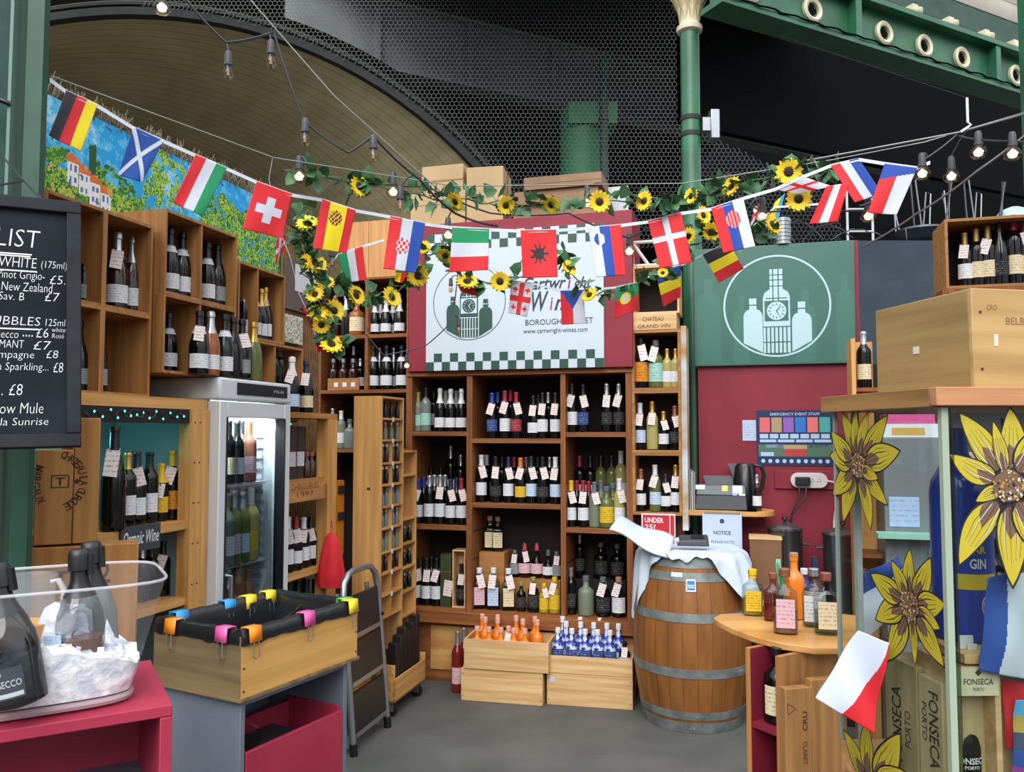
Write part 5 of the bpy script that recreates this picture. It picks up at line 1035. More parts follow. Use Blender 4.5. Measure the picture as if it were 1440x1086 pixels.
# --- boxes of bottles on the floor
def floorbox(name, label, u0, u1, v, zlo, zhi, yaw, open_, dep=.22, grow=0, cap=None):
    p, q = G(u0, v[0], 0), G(u1, v[1], 0); w = (q-p).length+2*grow; F = Frame(p.x, p.y, yaw); M = F.at(-grow, -grow, zlo)
    t = thing(name, label, 'crate', M, 'pine crates of bottles in front of the plinth'); h = zhi-zlo; g = MB(); th = .012
    if open_:
        g.box(0, w, 0, th, 0, h); g.build('front_board', CRATEW, t, None, .002); g = MB(); g.box(0, w, dep-th, dep, 0, h); g.build('rear_board', CRATEW, t)
        for x in (0, w-th): g = MB(); g.box(x, x+th, th, dep-th, 0, h); g.build('end_board', CRATEW, t)
        g = MB(); g.box(th, w-th, th, dep-th, 0, .012); g.build('base_board', CRATEW, t)
    else:
        g.box(0, w, 0, dep, 0, h-.001); g.build('box_body', CRATEW, t, None, .003)
        g = MB(); g.box(.02, .05, -.0015, -.0003, h-.05, h-.025) ; g.build('paper_sticker', LABM['sky'], t) if cap else None
        g = MB()
        for x in (.012, w-.012):
            for z in (.03, h-.03): g.cyl((x, -.002, z), (x, .004, z), .003, 8)
        g.build('nail_head', BLK, t)
    return F, w
f1_, w1_ = floorbox('pine_crate', 'closed pine crate on the floor under the orange bottles', 648, 764, (985, 992), 0, .194, -13, False)
f1_, w1_ = floorbox('pine_crate', 'open pine crate full of orange bottles', 652, 773, (986, 992), .195, .372, -13, True, .27)
f2_, w2_ = floorbox('pine_crate', 'closed pine crate with a small sticker under the blue bottles', 769, 890, (991, 1000), 0, .188, -12, False, cap=1)
f2_, w2_ = floorbox('pine_crate', 'open pine crate of blue and white bottles beside the barrel', 769, 890, (991, 1000), .189, .290, -12, True)
OT = mat('peach_stopper', 'd9a08a', .5); CAPS['peach'] = OT
BWP = mottled('blue_white_ceramic', '1f3590', 'c5cfe2', 26, .25, lo=.5, hi=.56); GLASSES['bluewhite'] = BWP
go = 'orange bottles in the pine crate'; gbw = 'blue and white bottles in the pine crate'
k = 0
for j, (y, xs, h) in enumerate(((.05, (.07, .145, .22, .30, .37), .23), (.13, (.10, .18, .34, .43), .27), (.21, (.06, .16, .28, .40), .27))):
    for i, x in enumerate(xs):
        p = f1_.w(x, y, .209); bottle('gin', 'orange', 'peach', 'orange' if j == 0 else None, 0, facing(p, .4), 'orange bottle in the pine crate, %s from the red floor bottles, %s row back' % (ORD[i], ORD[j]), go, sc=.82, sz=h/.235)
bottle('gin', 'orange', 'peach', None, 1, facing(f1_.w(.262, .075, .209)), 'orange bottle carrying the only price tag in its crate', go, sc=.8, sz=1.0)
for j, (y, xs, h) in enumerate(((.055, (.06, .145, .225, .30, .375), .24), (.125, (.10, .19, .27, .35, .42), .265), (.185, (.07, .18, .30), .28))):
    for i, x in enumerate(xs):
        p = f2_.w(x, y, .203); bottle('gin', 'bluewhite', 'white', 'blue' if j == 0 else None, 0, facing(p, .4), 'blue and white bottle, %s from the orange bottles, %s row back' % (ORD[i], ORD[j]), gbw, sc=.84, sz=h/.235)
bottle('gin', 'black', 'black', 'white', 1, facing(f2_.w(w2_-.05, .06, .203)), 'dark tagged bottle at the barrel end of the blue bottle crate', gbw, sc=.8, sz=.75)
for i, (u, v) in enumerate(((643, 973), (652, 967))):
    p = G(u, v, 0); p.z = .001; bottle('wine', 'redc', 'silver', 'pink', 0, facing(p), ('silver-capped red bottle on the floor touching the pine crate, front one', 'silver-capped red bottle on the floor against the plinth, rear one')[i], 'red bottles on the floor', sz=1.25, sc=1.0)
# --- barrel
BC = Vector((1.035, 4.79, 0)); t = thing('wine_barrel', 'brown oak wine barrel with grey steel hoops', 'barrel', BC)
OAK = mottled('barrel_oak', '6e431d', '8f5c2b', 5, .5, stretch=(3, 3, .5), bump=.1, lo=.3, hi=.7)
def add_staves(m, n):
    b = m.node_tree.nodes['Principled BSDF']; Lk = m.node_tree.links; tcx = nd(m, 'ShaderNodeTexCoord'); sp = nd(m, 'ShaderNodeSeparateXYZ'); Lk.new(tcx.outputs['Object'], sp.inputs[0])
    at = nd(m, 'ShaderNodeMath'); at.operation = 'ARCTAN2'; Lk.new(sp.outputs[1], at.inputs[0]); Lk.new(sp.outputs[0], at.inputs[1])
    mu = nd(m, 'ShaderNodeMath'); mu.operation = 'MULTIPLY'; mu.inputs[1].default_value = n/(2*pi); Lk.new(at.outputs[0], mu.inputs[0])
    fl_ = nd(m, 'ShaderNodeMath'); fl_.operation = 'FLOOR'; Lk.new(mu.outputs[0], fl_.inputs[0]); wn_ = nd(m, 'ShaderNodeTexWhiteNoise'); wn_.noise_dimensions = '1D'; Lk.new(fl_.outputs[0], wn_.inputs['W'])
    fr = nd(m, 'ShaderNodeMath'); fr.operation = 'FRACT'; Lk.new(mu.outputs[0], fr.inputs[0]); lt = nd(m, 'ShaderNodeMath'); lt.operation = 'LESS_THAN'; lt.inputs[1].default_value = .05; Lk.new(fr.outputs[0], lt.inputs[0])
    mr_ = nd(m, 'ShaderNodeMapRange'); mr_.inputs[3].default_value = .82; mr_.inputs[4].default_value = 1.15; Lk.new(wn_.outputs['Value'], mr_.inputs[0])
    sb = nd(m, 'ShaderNodeMath'); sb.operation = 'MULTIPLY_ADD'; sb.inputs[1].default_value = -.45; Lk.new(lt.outputs[0], sb.inputs[0]); Lk.new(mr_.outputs[0], sb.inputs[2])
    h = nd(m, 'ShaderNodeHueSaturation'); src = b.inputs['Base Color'].links[0].from_socket; Lk.new(src, h.inputs['Color']); Lk.new(sb.outputs[0], h.inputs['Value']); Lk.new(h.outputs[0], b.inputs['Base Color'])
add_staves(OAK, 26)
def br(z): return .268+.066*(1-((z-.47)/.48)**2)
g = MB(); zs = [i*.95/28 for i in range(29)]; g.lathe([(0, .02), (br(0)-.03, .02), (br(0)-.025, 0)]+[(br(z), z) for z in zs]+[(br(.95)-.022, .95), (br(.95)-.03, .92), (0, .92)], 52); g.build('stave_body', OAK, t)
HOOP = mottled('galvanised_hoop', '68706f', '858c8a', 14, .5, .35)
for z0, z1 in ((.885, .948), (.815, .862), (.60, .648), (.305, .353), (.075, .118), (.002, .058)):
    g = MB(); n = 4; g.lathe([(br(z0)-.001, z0)]+[(br(z0+(z1-z0)*i/n)+.0035, z0+(z1-z0)*i/n) for i in range(n+1)]+[(br(z1)-.001, z1)], 52)
    for da in (0, .1, .16): 
        a = -pi/2-.35+da+z0*3; zc_ = (z0+z1)/2; p = Vector((math.cos(a), math.sin(a), 0)); g.cyl(p*(br(zc_)+.003)+Vector((0, 0, zc_)), p*(br(zc_)+.008)+Vector((0, 0, zc_)), .007, 8)
    g.build('hoop', HOOP, t)
def on_barrel(g, a0, a1, z0, z1, off, mi=0):
    g.grid(lambda p, q: ((br(z0+(z1-z0)*q)+off)*math.cos(a0+(a1-a0)*p), (br(z0+(z1-z0)*q)+off)*math.sin(a0+(a1-a0)*p), z0+(z1-z0)*q), 6, 2, lambda p, q: mi)
fa = math.atan2(-BC.y, -BC.x)
st = thing('payment_sticker', 'blue and white square payment sticker on the barrel front', 'sticker', BC)
g = MB(); on_barrel(g, fa-.085, fa+.085, .765, .83, .006); on_barrel(g, fa-.065, fa+.065, .773, .822, .0066, 1); g.build('card', [WH, mat('payment_blue', '2470b8', .4)], st)
g = MB(); on_barrel(g, fa-.055, fa+.055, .795, .801, .0072); on_barrel(g, fa-.055, fa+.055, .785, .79, .0072); g.build('white_lettering_band', WH, st)
g = MB(); on_barrel(g, fa-.36, fa-.15, .838, .862, .0055); tag(g.build('paper_label', paper('hoop_label', 'cfd2d4', '4a4e55', 20, .5), None, Matrix.Translation(BC)), 'narrow white paper label stuck to the upper barrel hoop', 'label')
# cloth over the barrel head
CLOTH = mottled('white_linen', 'b3c0d1', 'c6d1de', 5, .8); g = MB()
def hang(a):
    d = (a-fa+pi) % (2*pi)-pi
    k = 0.015
    k = max(k, .42*math.exp(-((d+1.3)/.42)**2), .29*math.exp(-((d-1.0)/.42)**2), .12*math.exp(-((abs(d)-2.2)/.7)**2))
    return k+.012*math.sin(9*a)+.01*math.sin(23*a)
def cl(p, q):
    a = 2*pi*p; rim = .30; e_ = hang(a); Lr = rim+e_; s = q*Lr
    w = .006*math.sin(11*a+6*q)+.005*math.sin(5*a-9*q)
    if s < rim-.03: return (s*math.cos(a), s*math.sin(a), .955+.012*abs(math.sin(7*s*8+a*3))*(s/.3)+.002)
    d = s-(rim-.03); fold = .022*math.sin(17*a)*min(1, d/.1)
    dd_ = (a-fa+pi) % (2*pi)-pi; r = rim-.03+.035*min(1, d/.04)+(.06+.32*math.exp(-((dd_-1.1)/.5)**2))*d+fold*.6; z = .962-max(0, d-.02)*.97
    return (r*math.cos(a), r*math.sin(a), z+w*.3)
g.grid(cl, 120, 26); tag(g.build('white_cloth', CLOTH, None, Matrix.Translation(BC)), 'crumpled white cloth draped over the barrel head', 'cloth')
a, b, c, d = P(857, 744, 4.62), P(873, 727, 4.75), P(950, 757, 4.75), P(940, 786, 4.55)
g = MB()
def sheet(p, q):
    x = (a*(1-p)+d*p)*(1-q)+(b*(1-p)+c*p)*q; return x+Vector((0, 0, .012*math.sin(p*7+q*2)+.01*p*(1-p)))
g.grid(sheet, 18, 8); o = g.build('folded_towel', CLOTH); so_ = o.modifiers.new('thick', 'SOLIDIFY'); so_.thickness = .012; tag(o, 'stiff folded white towel jutting from the barrel top towards the shelves', 'towel')
p = Vector((1.03, 4.70, .985)); t = thing('card_terminal', 'dark grey card payment terminal lying on the white cloth', 'card terminal', Matrix.Translation(p) @ Matrix.Rotation(-.18, 4, 'Z') @ Matrix.Rotation(.05, 4, 'X'))
TERM = mat('terminal_grey', '363a40', .45); g = MB(); g.hexa([(-.09, -.035, 0), (.09, -.035, 0), (.09, .04, 0), (-.09, .04, 0)], [(-.075, -.03, .03), (.085, -.028, .035), (.085, .036, .06), (-.075, .036, .055)]); g.build('terminal_body', TERM, t, None, .008)
g = MB(); g.cyl((-.093, -.01, .025), (-.075, -.012, .03), .018, 14); g.build('paper_roll_end', mat('terminal_silver', 'b0b4b8', .4), t)
g = MB(); g.hexa([(-.01, -.015, .045), (.06, -.015, .045), (.06, .02, .056), (-.01, .02, .056)], [(-.01, -.0155, .0465), (.06, -.0155, .0465), (.06, .0195, .058), (-.01, .0195, .058)]); g.build('screen', BLK, t)
# red age sign and white notice
SF = Frame(BF.w(0, -.03, 0).x, BF.w(0, -.03, 0).y, -16)
a, zt = SF.hit(902, 722); b, zb = SF.hit(950, 765); t = thing('age_check_sign', 'red UNDER 25? card standing behind the barrel cloth', 'sign', SF.M)
g = MB(); g.box(a, b, 0, .003, zb-.08, zt); g.build('card', WH, t); g = MB(); w = b-a
REDS = mat('signal_red', 'bd2230', .45); g.box(a+.008, b-.035, -.001, 0, zb-.07, zt-.008); g.box(b-.030, b-.006, -.001, 0, zb-.07, zt-.008); g.build('red_print', REDS, t)
g = MB(); g.text('UNDER', a+.02, b-.07, zt-.055, zt-.025, -.0015, None, .02); g.text('25?', a+.02, a+.085, zt-.095, zt-.065, -.0015, None, .02); g.build('lettering', WH, t)
# shelf with printer, kettle and papers
oS = .02; h0, h1 = bs(957, oS), bs(1078, oS); zsh = bz(1015, 719, oS)
g = MB(); n = 8; g.box(h0, h1-.06, oS, .3, zsh-.03, zsh); g.lathe([(0, zsh-.03), (.14, zsh-.03), (.14, zsh), (0, zsh)], 24, Matrix.Translation((h1-.1, oS+.14, 0)))
tag(g.build('wall_shelf', PINE, None, BF.M, .002), 'short pine shelf with a rounded end on the crimson wall', 'shelf')
a, b = bs(986, oS-.01), bs(1041, oS-.01); zt, zb = bz(1013, 722, oS), bz(1013, 790, oS); t = thing('paper_notice', 'white NOTICE sheet hanging from the pine wall shelf', 'notice', BF.M)
g = MB(); g.box(a, b, oS-.008, oS-.004, zb, zt); g.build('sheet', mat('notice_white', 'b6c3dd', .6), t); g = MB(); w = b-a; h = zt-zb
g.text('NOTICE', a+w*.28, b-w*.28, zt-h*.44, zt-h*.36, oS-.009, None, .02); g.text('PLEASE NOTE', a+w*.22, b-w*.2, zt-h*.62, zt-h*.56, oS-.009); g.text('WINE SOLD BY THE GLASS', a+w*.1, b-w*.08, zt-h*.74, zt-h*.68, oS-.009)
g.lathe([(0, 0), (.014, 0)], 12, Matrix.Translation(((a+b)/2, oS-.009, zt-h*.16)) @ RX90); g.build('printed_text', mat('notice_ink', '3a3f4c', .7), t)
g = MB(); g.box(a+.01, b-.01, oS-.01, oS-.003, zt-.004, zt+.004); g.build('clip_strip', GREYM, t)
a, b = bs(975, .08), bs(1050, .08); zp = zsh+.001; ph = bz(1012, 683, .08)-zsh; t = thing('receipt_printer', 'black and grey printer with paper stickers on the pine wall shelf', 'printer', BF.at(a, .06, zp)); w = b-a
g = MB(); g.hexa([(0, 0, 0), (w, 0, 0), (w, .2, 0), (0, .2, 0)], [(0.01, .02, ph*.6), (w-.01, .02, ph*.6), (w-.01, .2, ph*.6), (.01, .2, ph*.6)]); g.build('lower_case', mat('printer_charcoal', '24282e', .45), t, None, .006)
g = MB(); g.hexa([(0.01, .018, ph*.6), (w-.01, .018, ph*.6), (w-.01, .2, ph*.6), (.01, .2, ph*.6)], [(0.015, .06, ph), (w-.015, .06, ph), (w-.015, .2, ph), (.015, .2, ph)]); g.build('upper_case', mat('printer_grey', '565d64', .4), t, None, .006)
g = MB(); g.hexa([(w*.2, .16, ph), (w*.85, .16, ph), (w*.85, .2, ph), (w*.2, .2, ph)], [(w*.15, .17, ph*1.35), (w*.85, .17, ph*1.35), (w*.85, .185, ph*1.35), (w*.15, .185, ph*1.35)]); g.build('paper_tray', mat('tray_dark', '2f353b', .3), t)
g = MB(); yy = lambda z: .018+(z-ph*.6)/(ph*.4)*.042-.002
def stick(x0, x1, z0, z1, mi): g.add([(x0, yy(z0), z0), (x1, yy(z0), z0), (x1, yy(z1), z1), (x0, yy(z1), z1)], [(0, 1, 2, 3)], mi)
stick(w*.72, w*.9, ph*.68, ph*.98, 0); stick(w*.52, w*.63, ph*.76, ph*.98, 1); stick(w*.72, w*.8, ph*.6, ph*.66, 2); stick(w*.84, w*.95, ph*.6, ph*.66, 0); stick(w*.02, w*.2, ph*.82, ph*.99, 0); g.build('paper_stickers', [WH, mat('sticker_yellow', 'cfc35a', .6), mat('sticker_sky', '7fb4d4', .6)], t, smooth=False)
for i in range(6):
    g = MB(); hh = .24-.01*(i % 3); x = bs(960, .06)+i*.012; g.box(x, x+.008, .06, .2, zp, zp+hh)
    tag(g.build('document_folder', (mat('folder_navy', '22305c', .5), mat('folder_grey', '8a9196', .5), mat('folder_white', 'b9b7ab', .6))[(0, 1, 2, 1, 2, 1)[i]], None, BF.M), '%s upright document folder from the crate column, beside the printer' % ORD[i], 'folder', 'folders on the wall shelf')
kx = bs(1046, .2); t = thing('electric_kettle', 'black electric kettle behind the printer', 'kettle', BF.at(kx, .2, zp)); kh = bz(1046, 652, .2)-zsh
g = MB(); g.lathe([(0, 0), (.075, 0), (.078, .02), (.064, kh-.02), (.05, kh), (0, kh+.004)], 24); g.build('kettle_body', mat('kettle_black', '121316', .25), t)
g = MB(); g.tube([(.06, 0, kh-.01), (.1, 0, kh-.02), (.115, 0, kh-.07), (.1, 0, kh*.45), (.075, 0, kh*.4)], .012, 8); g.build('handle', BLK, t)
g = MB(); g.hexa([(-.065, -.02, kh-.09), (-.055, -.02, kh-.09), (-.055, .02, kh-.09), (-.065, .02, kh-.09)], [(-.1, -.03, kh), (-.04, -.03, kh), (-.04, .03, kh), (-.1, .03, kh)]); g.build('spout', mat('kettle_steel', 'a8acb0', .25, .9), t)
p = BF.w(bs(1063, .08), .08, zsh+.001); bottle('wine', 'clear', 'silver', 'white', 0, facing(p), 'small clear water bottle at the rounded shelf end', None, 'water_bottle', 'bottle', sc=.75, sz=.72)
# back counter with steel urns
c0, c1 = bs(1043, .0), bs(1290, .0); g = MB(); g.box(c0+.10, c1, -.10, .28, 0, .60); tag(g.build('back_counter', mat('dark_counter', '1b1816', .7), None, BF.M), 'dark low counter carrying the steel urns along the crimson wall', 'counter')
a, b = bs(1039, -.1), bs(1096, -.1); zt = bz(1067, 759, -.1); t = thing('packing_crate', 'brown wooden crate between the barrel and the steel urn', 'crate', BF.at(a+.05, -.1, .601))
g = MB(); g.box(0, b-a-.05, 0, .2, 0, zt-.601); g.build('box_body', mottled('dull_brown_board', '6a4a32', '7d5a3e', 3, .7), t, None, .003); g = MB(); g.box(-.004, b-a-.046, -.004, .2, zt-.601, zt-.591); g.build('rim', CRATEW, t)
STEEL = mat('urn_steel', '8d9296', .22, .9); DST = mottled('dark_urn_steel', '5a5f63', '7a7f83', 3, .22, .85)
for i, (u, u0, u1, off, vt) in enumerate(((1101, 1076, 1126, .12, 735), (1182, 1152, 1212, .08, 742))):
    x = bs(u, off); r = (bs(u1, off)-bs(u0, off))/2; zt = bz(u, vt, off); h = zt-.601
    t = thing('steel_urn', ('tall steel stockpot with lid beside the brown crate', 'tall steel stockpot with lid seen partly through the glass cabinet')[i], 'stockpot', BF.at(x, off, .601), 'steel stockpots on the back counter')
    g = MB(); g.lathe([(0, 0), (r*.96, 0), (r*.96, h*.9), (r, h*.9), (r, h*.93)], 32); g.build('pot_body', DST, t)
    g = MB(); g.lathe([(r*1.02, h*.92), (r*1.02, h*.945), (r*.8, h*.97), (r*.2, h), (0, h)], 32); g.build('lid', STEEL, t)
    g = MB(); g.lathe([(.008, h), (.008, h+.015), (.018, h+.02), (.015, h+.035), (0, h+.036)], 12); g.build('lid_knob', BLK, t)
    for q in (-1, 1): g = MB(); g.tube([(q*r*.97, -.03, h*.75), (q*(r+.03), -.03, h*.75), (q*(r+.03), .03, h*.75), (q*r*.97, .03, h*.75)], .007, 6); g.build('side_handle', BLK, t)
# ================================================================= foreground: red counter with ice bucket
o_ = G(243, 991, 1.10); RC = Frame(o_.x, o_.y, 30); CZ = 1.10
t = thing('red_counter', 'rose-red painted open counter carrying the ice bucket', 'counter', RC.M)
g = MB(); g.box(-1.0, 0, 0, .36, CZ-.022, CZ); g.build('counter_top', ROSE, t, None, .002)
g = MB(); g.box(-.022, 0, 0, .36, 0, CZ-.0225); g.build('side_panel', ROSE, t, None, .002)
g = MB(); g.box(-1.0, -.978, 0, .36, 0, CZ-.0225); g.box(-.978, -.022, .345, .36, 0, CZ-.0225); g.build('back_panel', ROSE, t)
g = MB(); g.box(-.978, -.0225, .03, .345, CZ-.235, CZ-.215); g.build('inner_shelf', mottled('grey_blue_paint', '5d6672', '6c7480', 3, .5), t)
# acrylic bucket
ACR = frosted('acrylic', 'd8dade', .07); t = thing('ice_bucket', 'large clear acrylic ice bucket full of ice on the red counter', 'ice bucket', RC.at(-.33, .145, CZ+.001))
bw, bd, bh = .255, .10, .215
def ell(a, k, z, e=5.5):
    c, s = math.cos(a), math.sin(a); q = (abs(c)**e+abs(s)**e)**(-1/e); return ((bw+k)*c*q, (bd+k)*s*q, z)
g = MB(); n = 64; g.grid(lambda p, q: ell(2*pi*p, .012+.055*q, .02+bh*q), n, 6); g.build('bucket_wall', ACR, t)
g = MB(); g.tube([ell(2*pi*i/n, .067, .02+bh) for i in range(n)], .0032, 6, closed=True); g.build('rim', frosted('acrylic_edge', 'dde0e4', .38), t)
g = MB(); g.tube([ell(2*pi*i/n, .008, .012) for i in range(n)], .008, 6, closed=True); g.hprism([ell(2*pi*i/n, .005, 0)[:2] for i in range(n)], .004, .016); g.build('bucket_base', frosted('acrylic_base', 'c9b0b6', .45), t)
# ice
ICE = mottled('crushed_ice', 'c9cedb', 'f4f6f9', 38, .2, bump=.6, spec=.6, lo=.4, hi=.6)
g = MB()
def icez(x, y): return .046+.055*math.exp(-((x-.12)/.12)**2)+.02*NZ.noise(Vector((x*18, y*18, 0)))+.018*NZ.noise(Vector((x*60, y*60, 4)))
n = 60
def iced(p, q):
    a = 2*pi*p; x, y, _ = ell(a, .024, 0); x, y = x*q, y*q; return (x, y, .02+icez(x, y))
g.grid(iced, 110, 30); g.grid(lambda p, q: ell(2*pi*p, .010+.0142*q, .022+(icez(*ell(2*pi*p, .024, 0)[:2])-.002)*q), 110, 3)
for i in range(420):
    a = 2*pi*R.random(); q = math.sqrt(R.random())*.97; x, y, _ = ell(a, .012, 0); x, y = x*q, y*q; c = Vector((x, y, .022+icez(x, y))); r = .005+.007*R.random()
    if i > 300: z_ = .03+.04*R.random(); a2_ = ell(a, -.003+.2*(z_-.03), 0); c = Vector((a2_[0], a2_[1], z_))
    M = Matrix.Translation(c) @ Matrix.Rotation(R.random()*6, 4, Vector((R.random(), R.random(), R.random()+.1)).normalized()); g.box(-r, r, -r*.7, r*.7, -r*.6, r*.6, M)
for i in range(3): M = Matrix.Translation((.125+.04*i, -.02+.02*i, .125-.012*i)) @ Matrix.Rotation(.3-.3*i, 4, 'Y'); g.lathe([(0, -.05), (.03, -.045), (.034, .0), (.03, .05), (.016, .065), (0, .066)], 9, M, (5, 1, .75))
tag(g.build('crushed_ice', ICE, None, t.matrix_world), 'heap of crushed ice inside the acrylic bucket', 'ice', kind='stuff')
def iced_bottle(u0, v0, u1, v1, d, kind, gl, lb, label, stop=True, sc=1.0, liquid=None, cap='black'):
    a, b = P(u0, v0, d), P(u1, v1, d); ax = (b-a).normalized(); L = (b-a).length; h = PROF[kind][0][-1][1]
    x = Vector((1, 0, 0)); y = ax.cross(x).normalized(); x = y.cross(ax).normalized()
    M = Matrix(((x.x, y.x, ax.x, a.x), (x.y, y.y, ax.y, a.y), (x.z, y.z, ax.z, a.z), (0, 0, 0, 1)))
    o = bottle(kind, gl, cap, lb, 0, M, label, 'bottles in the ice bucket', sc=sc, sz=L/h, liquid=liquid)
    if stop:
        g = MB(); z = h-.045; g.lathe([(.0185, z), (.021, z+.002), (.021, z+.04), (.0185, z+.052), (.015, z+.056), (0, z+.056)], 18); g.build('pump_stopper', BLK, o)
        g = MB(); g.hexa([(.018, -.006, z-.01), (.026, -.006, z-.012), (.026, .006, z-.012), (.018, .006, z-.01)], [(.02, -.006, z+.045), (.026, -.006, z+.04), (.026, .006, z+.04), (.02, .006, z+.045)]); g.build('stopper_lever', BLK, o)
    return o
dk_ = 'smoky_prosecco_glass'; GLASSES['smoky'] = glass(dk_, '6f7477', .5); GLASSES['smokyclear'] = glass('smoky_clear_bottle_glass', 'd3d8da', .5)
ob = iced_bottle(28, 990, -4, 800, 1.49, 'champagne', 'smoky', None, 'big smoky prosecco bottle tilted out of the ice bucket', sc=1.05)
g = MB(); rr = .0462
def lab_(p, q, a0=-2.1, a1=-.75, z0=.025, z1=.095, r_=rr): a = a0+(a1-a0)*p; return (r_*math.cos(a), r_*math.sin(a), z0+(z1-z0)*q)
g.grid(lambda p, q: lab_(p, q), 12, 3); g.build('slate_label', mat('slate_label', '33393f', .5), ob); g = MB(); h_ = MB(); h_.text('PROSECCO', 0.06, .94, .38, .6, 0, None, .01)
h_.lathe([(0, 0), (.1, 0)], 10, Matrix.Translation((.4, 0, .82)) @ RX90)
g.add([lab_(v[0], v[2], r_=rr+.0006) for v in h_.v], h_.f); g.grid(lambda p, q: lab_(.05+.9*p, .06+.14*q, r_=rr+.0006), 8, 1); g.build('label_lettering', mat('label_silver', 'a9b0b5', .5), ob)
ob = iced_bottle(113, 950, 112, 778, 1.60, 'champagne', 'smokyclear', None, 'clear rose bottle with black stopper standing in the ice bucket', liquid='rose', sc=.98)
g = MB(); g.box(-.045, -.012, -.047, -.0455, .075, .118); g.build('paper_label', LABM['sky'], ob); 
iced_bottle(136, 940, 128, 768, 1.70, 'champagne', 'greyc', None, 'grey-green bottle behind the clear rose bottle in the ice', sc=.98)
pj = P(36, 925, 1.60); t = thing('juice_jug', 'clear jug of orange juice with a curved handle in the ice bucket', 'jug', Matrix.Translation(pj) @ Matrix.Diagonal((1, 1, .78, 1)))
g = MB(); g.lathe([(0, 0), (.042, 0), (.045, .02), (.048, .19), (.052, .2)], 24); g.build('jug_wall', frosted('jug_glass', 'd5d9dc', .14), t)
g = MB(); g.lathe([(0, .004), (.040, .004), (.044, .02), (.045, .085), (0, .085)], 20); g.build('orange_juice', mat('orange_juice', 'e09a1c', .3), t)
g = MB(); g.tube([(.046, 0, .185), (.058, 0, .19), (.07, 0, .165), (.07, 0, .12), (.058, 0, .085), (.044, 0, .07)], .006, 8); g.build('handle', frosted('handle_acrylic', 'dfe2e6', .5), t)
# ================================================================= lined wooden box on the grey cabinet
o_ = G(338, 989, .79); BX = Frame(o_.x, o_.y, 61.5); BZ = .79; bl, bw_, bh_ = .56, .40, .2
t = thing('lined_wooden_box', 'wooden crate lined with black plastic on the grey cabinet', 'crate', BX.at(0, 0, BZ+.001))
GRY = wood('dull_end_board', '5f5038', '857252', 'y', 4); LWD = wood('honey_pine_board', 'b3833f', 'cfa05c', 'x', 4); th = .018  # end board coloured greyer and darker than the side boards
g = MB(); g.box(0, bl, 0, th, 0, bh_); g.build('side_board', LWD, t, None, .002); g = MB(); g.box(0, bl, bw_-th, bw_, 0, bh_); g.build('side_board', LWD, t, None, .002)
g = MB(); g.box(0.0, th, th, bw_-th, 0, bh_); g.box(-.003, .0, 0, bw_, .0, bh_); g.build('end_board', GRY, t, None, .002); g = MB(); g.box(bl-th, bl, th, bw_-th, 0, bh_); g.build('end_board', LWD, t)
g = MB(); g.box(-.006, bl+.006, -.006, bw_+.006, -.0005, .01); g.build('base_board', GRY, t)
g = MB()
for x, z in ((.012, .03), (.012, .1), (.012, .17), (bl-.01, .03), (bl-.01, .1), (bl-.01, .17)): g.cyl((x, -.0025, z), (x, .004, z), .003, 8)
g.build('nail_head', BLK, t)
LIN = mat('black_bin_liner', '191b1e', .3, spec=.6); g = MB()
per = []                           # rim outline of the box
nx, ny = 30, 20
for i in range(nx): per.append((bl*i/nx, 0, 0, -1))
for i in range(ny): per.append((bl, bw_*i/ny, 1, 0))
for i in range(nx): per.append((bl-bl*i/nx, bw_, 0, 1))
for i in range(ny): per.append((0, bw_-bw_*i/ny, -1, 0))
N = len(per)
def liner(p, q):
    i = int(round(p*N)) % N; x, y, ox, oy = per[i]; w = .003*math.sin(i*.55)+.002*math.sin(i*1.7+1); cx_, cy_ = bl/2, bw_/2
    if q < .25: k = .004+.004*abs(math.sin(i*1.1)); d = .028+w; return (x+ox*k, y+oy*k, bh_-d*(1-q/.25))
    if q < .55: k = (q-.25)/.3; return (x+(cx_-x)*.0+ox*.004-(ox*.03+(0))*k, y+oy*.004-oy*.03*k, bh_+.008+.012*math.sin(k*pi)+w*.5)
    k = (q-.55)/.45; f_ = .10+.05*math.sin(i*.7)*k; return (x-ox*.026+(cx_-x)*f_*k, y-oy*.026+(cy_-y)*f_*k, bh_+.004-.17*k)
g.grid(liner, N, 14); g.hprism([(.05, .05), (bl-.05, .05), (bl-.05, bw_-.05), (.05, bw_-.05)], .028, .034); g.build('plastic_liner', LIN, t)
CC = {'orange': mat('clip_orange', 'f08a1d', .4), 'pink': mat('clip_pink', 'df5aa0', .4), 'blue': mat('clip_blue', '2f95d8', .4), 'yellow': mat('clip_yellow', 'f0d632', .4), 'green': mat('clip_green', '5fc05a', .4)}
def clip(colr, x, y, ang, label):
    t = thing('binder_clip', label, 'clip', BX.at(x, y, BZ+bh_+.012) @ Matrix.Rotation(ang, 4, 'Z'), 'coloured binder clips on the liner')
    g = MB(); w = .026; g.add([(-w, -.017, -.034), (w, -.017, -.034), (w, -.012, .012), (-w, -.012, .012), (-w, .028, -.034), (w, .028, -.034), (w, .024, .012), (-w, .024, .012)], [(0, 1, 2, 3), (5, 4, 7, 6), (3, 2, 6, 7)]); o = g.build('clip_body', CC[colr], t)
    m = o.modifiers.new('thick', 'SOLIDIFY'); m.thickness = .0015
    g = MB(); g.tube([(-.010, -.017, -.032), (-.012, -.019, -.066), (-.014, -.019, -.078), (-.006, -.019, -.084), (.006, -.019, -.084), (.014, -.019, -.078), (.012, -.019, -.066), (.010, -.017, -.032)], .0018, 5); g.build('wire_loop', GREYM, t)
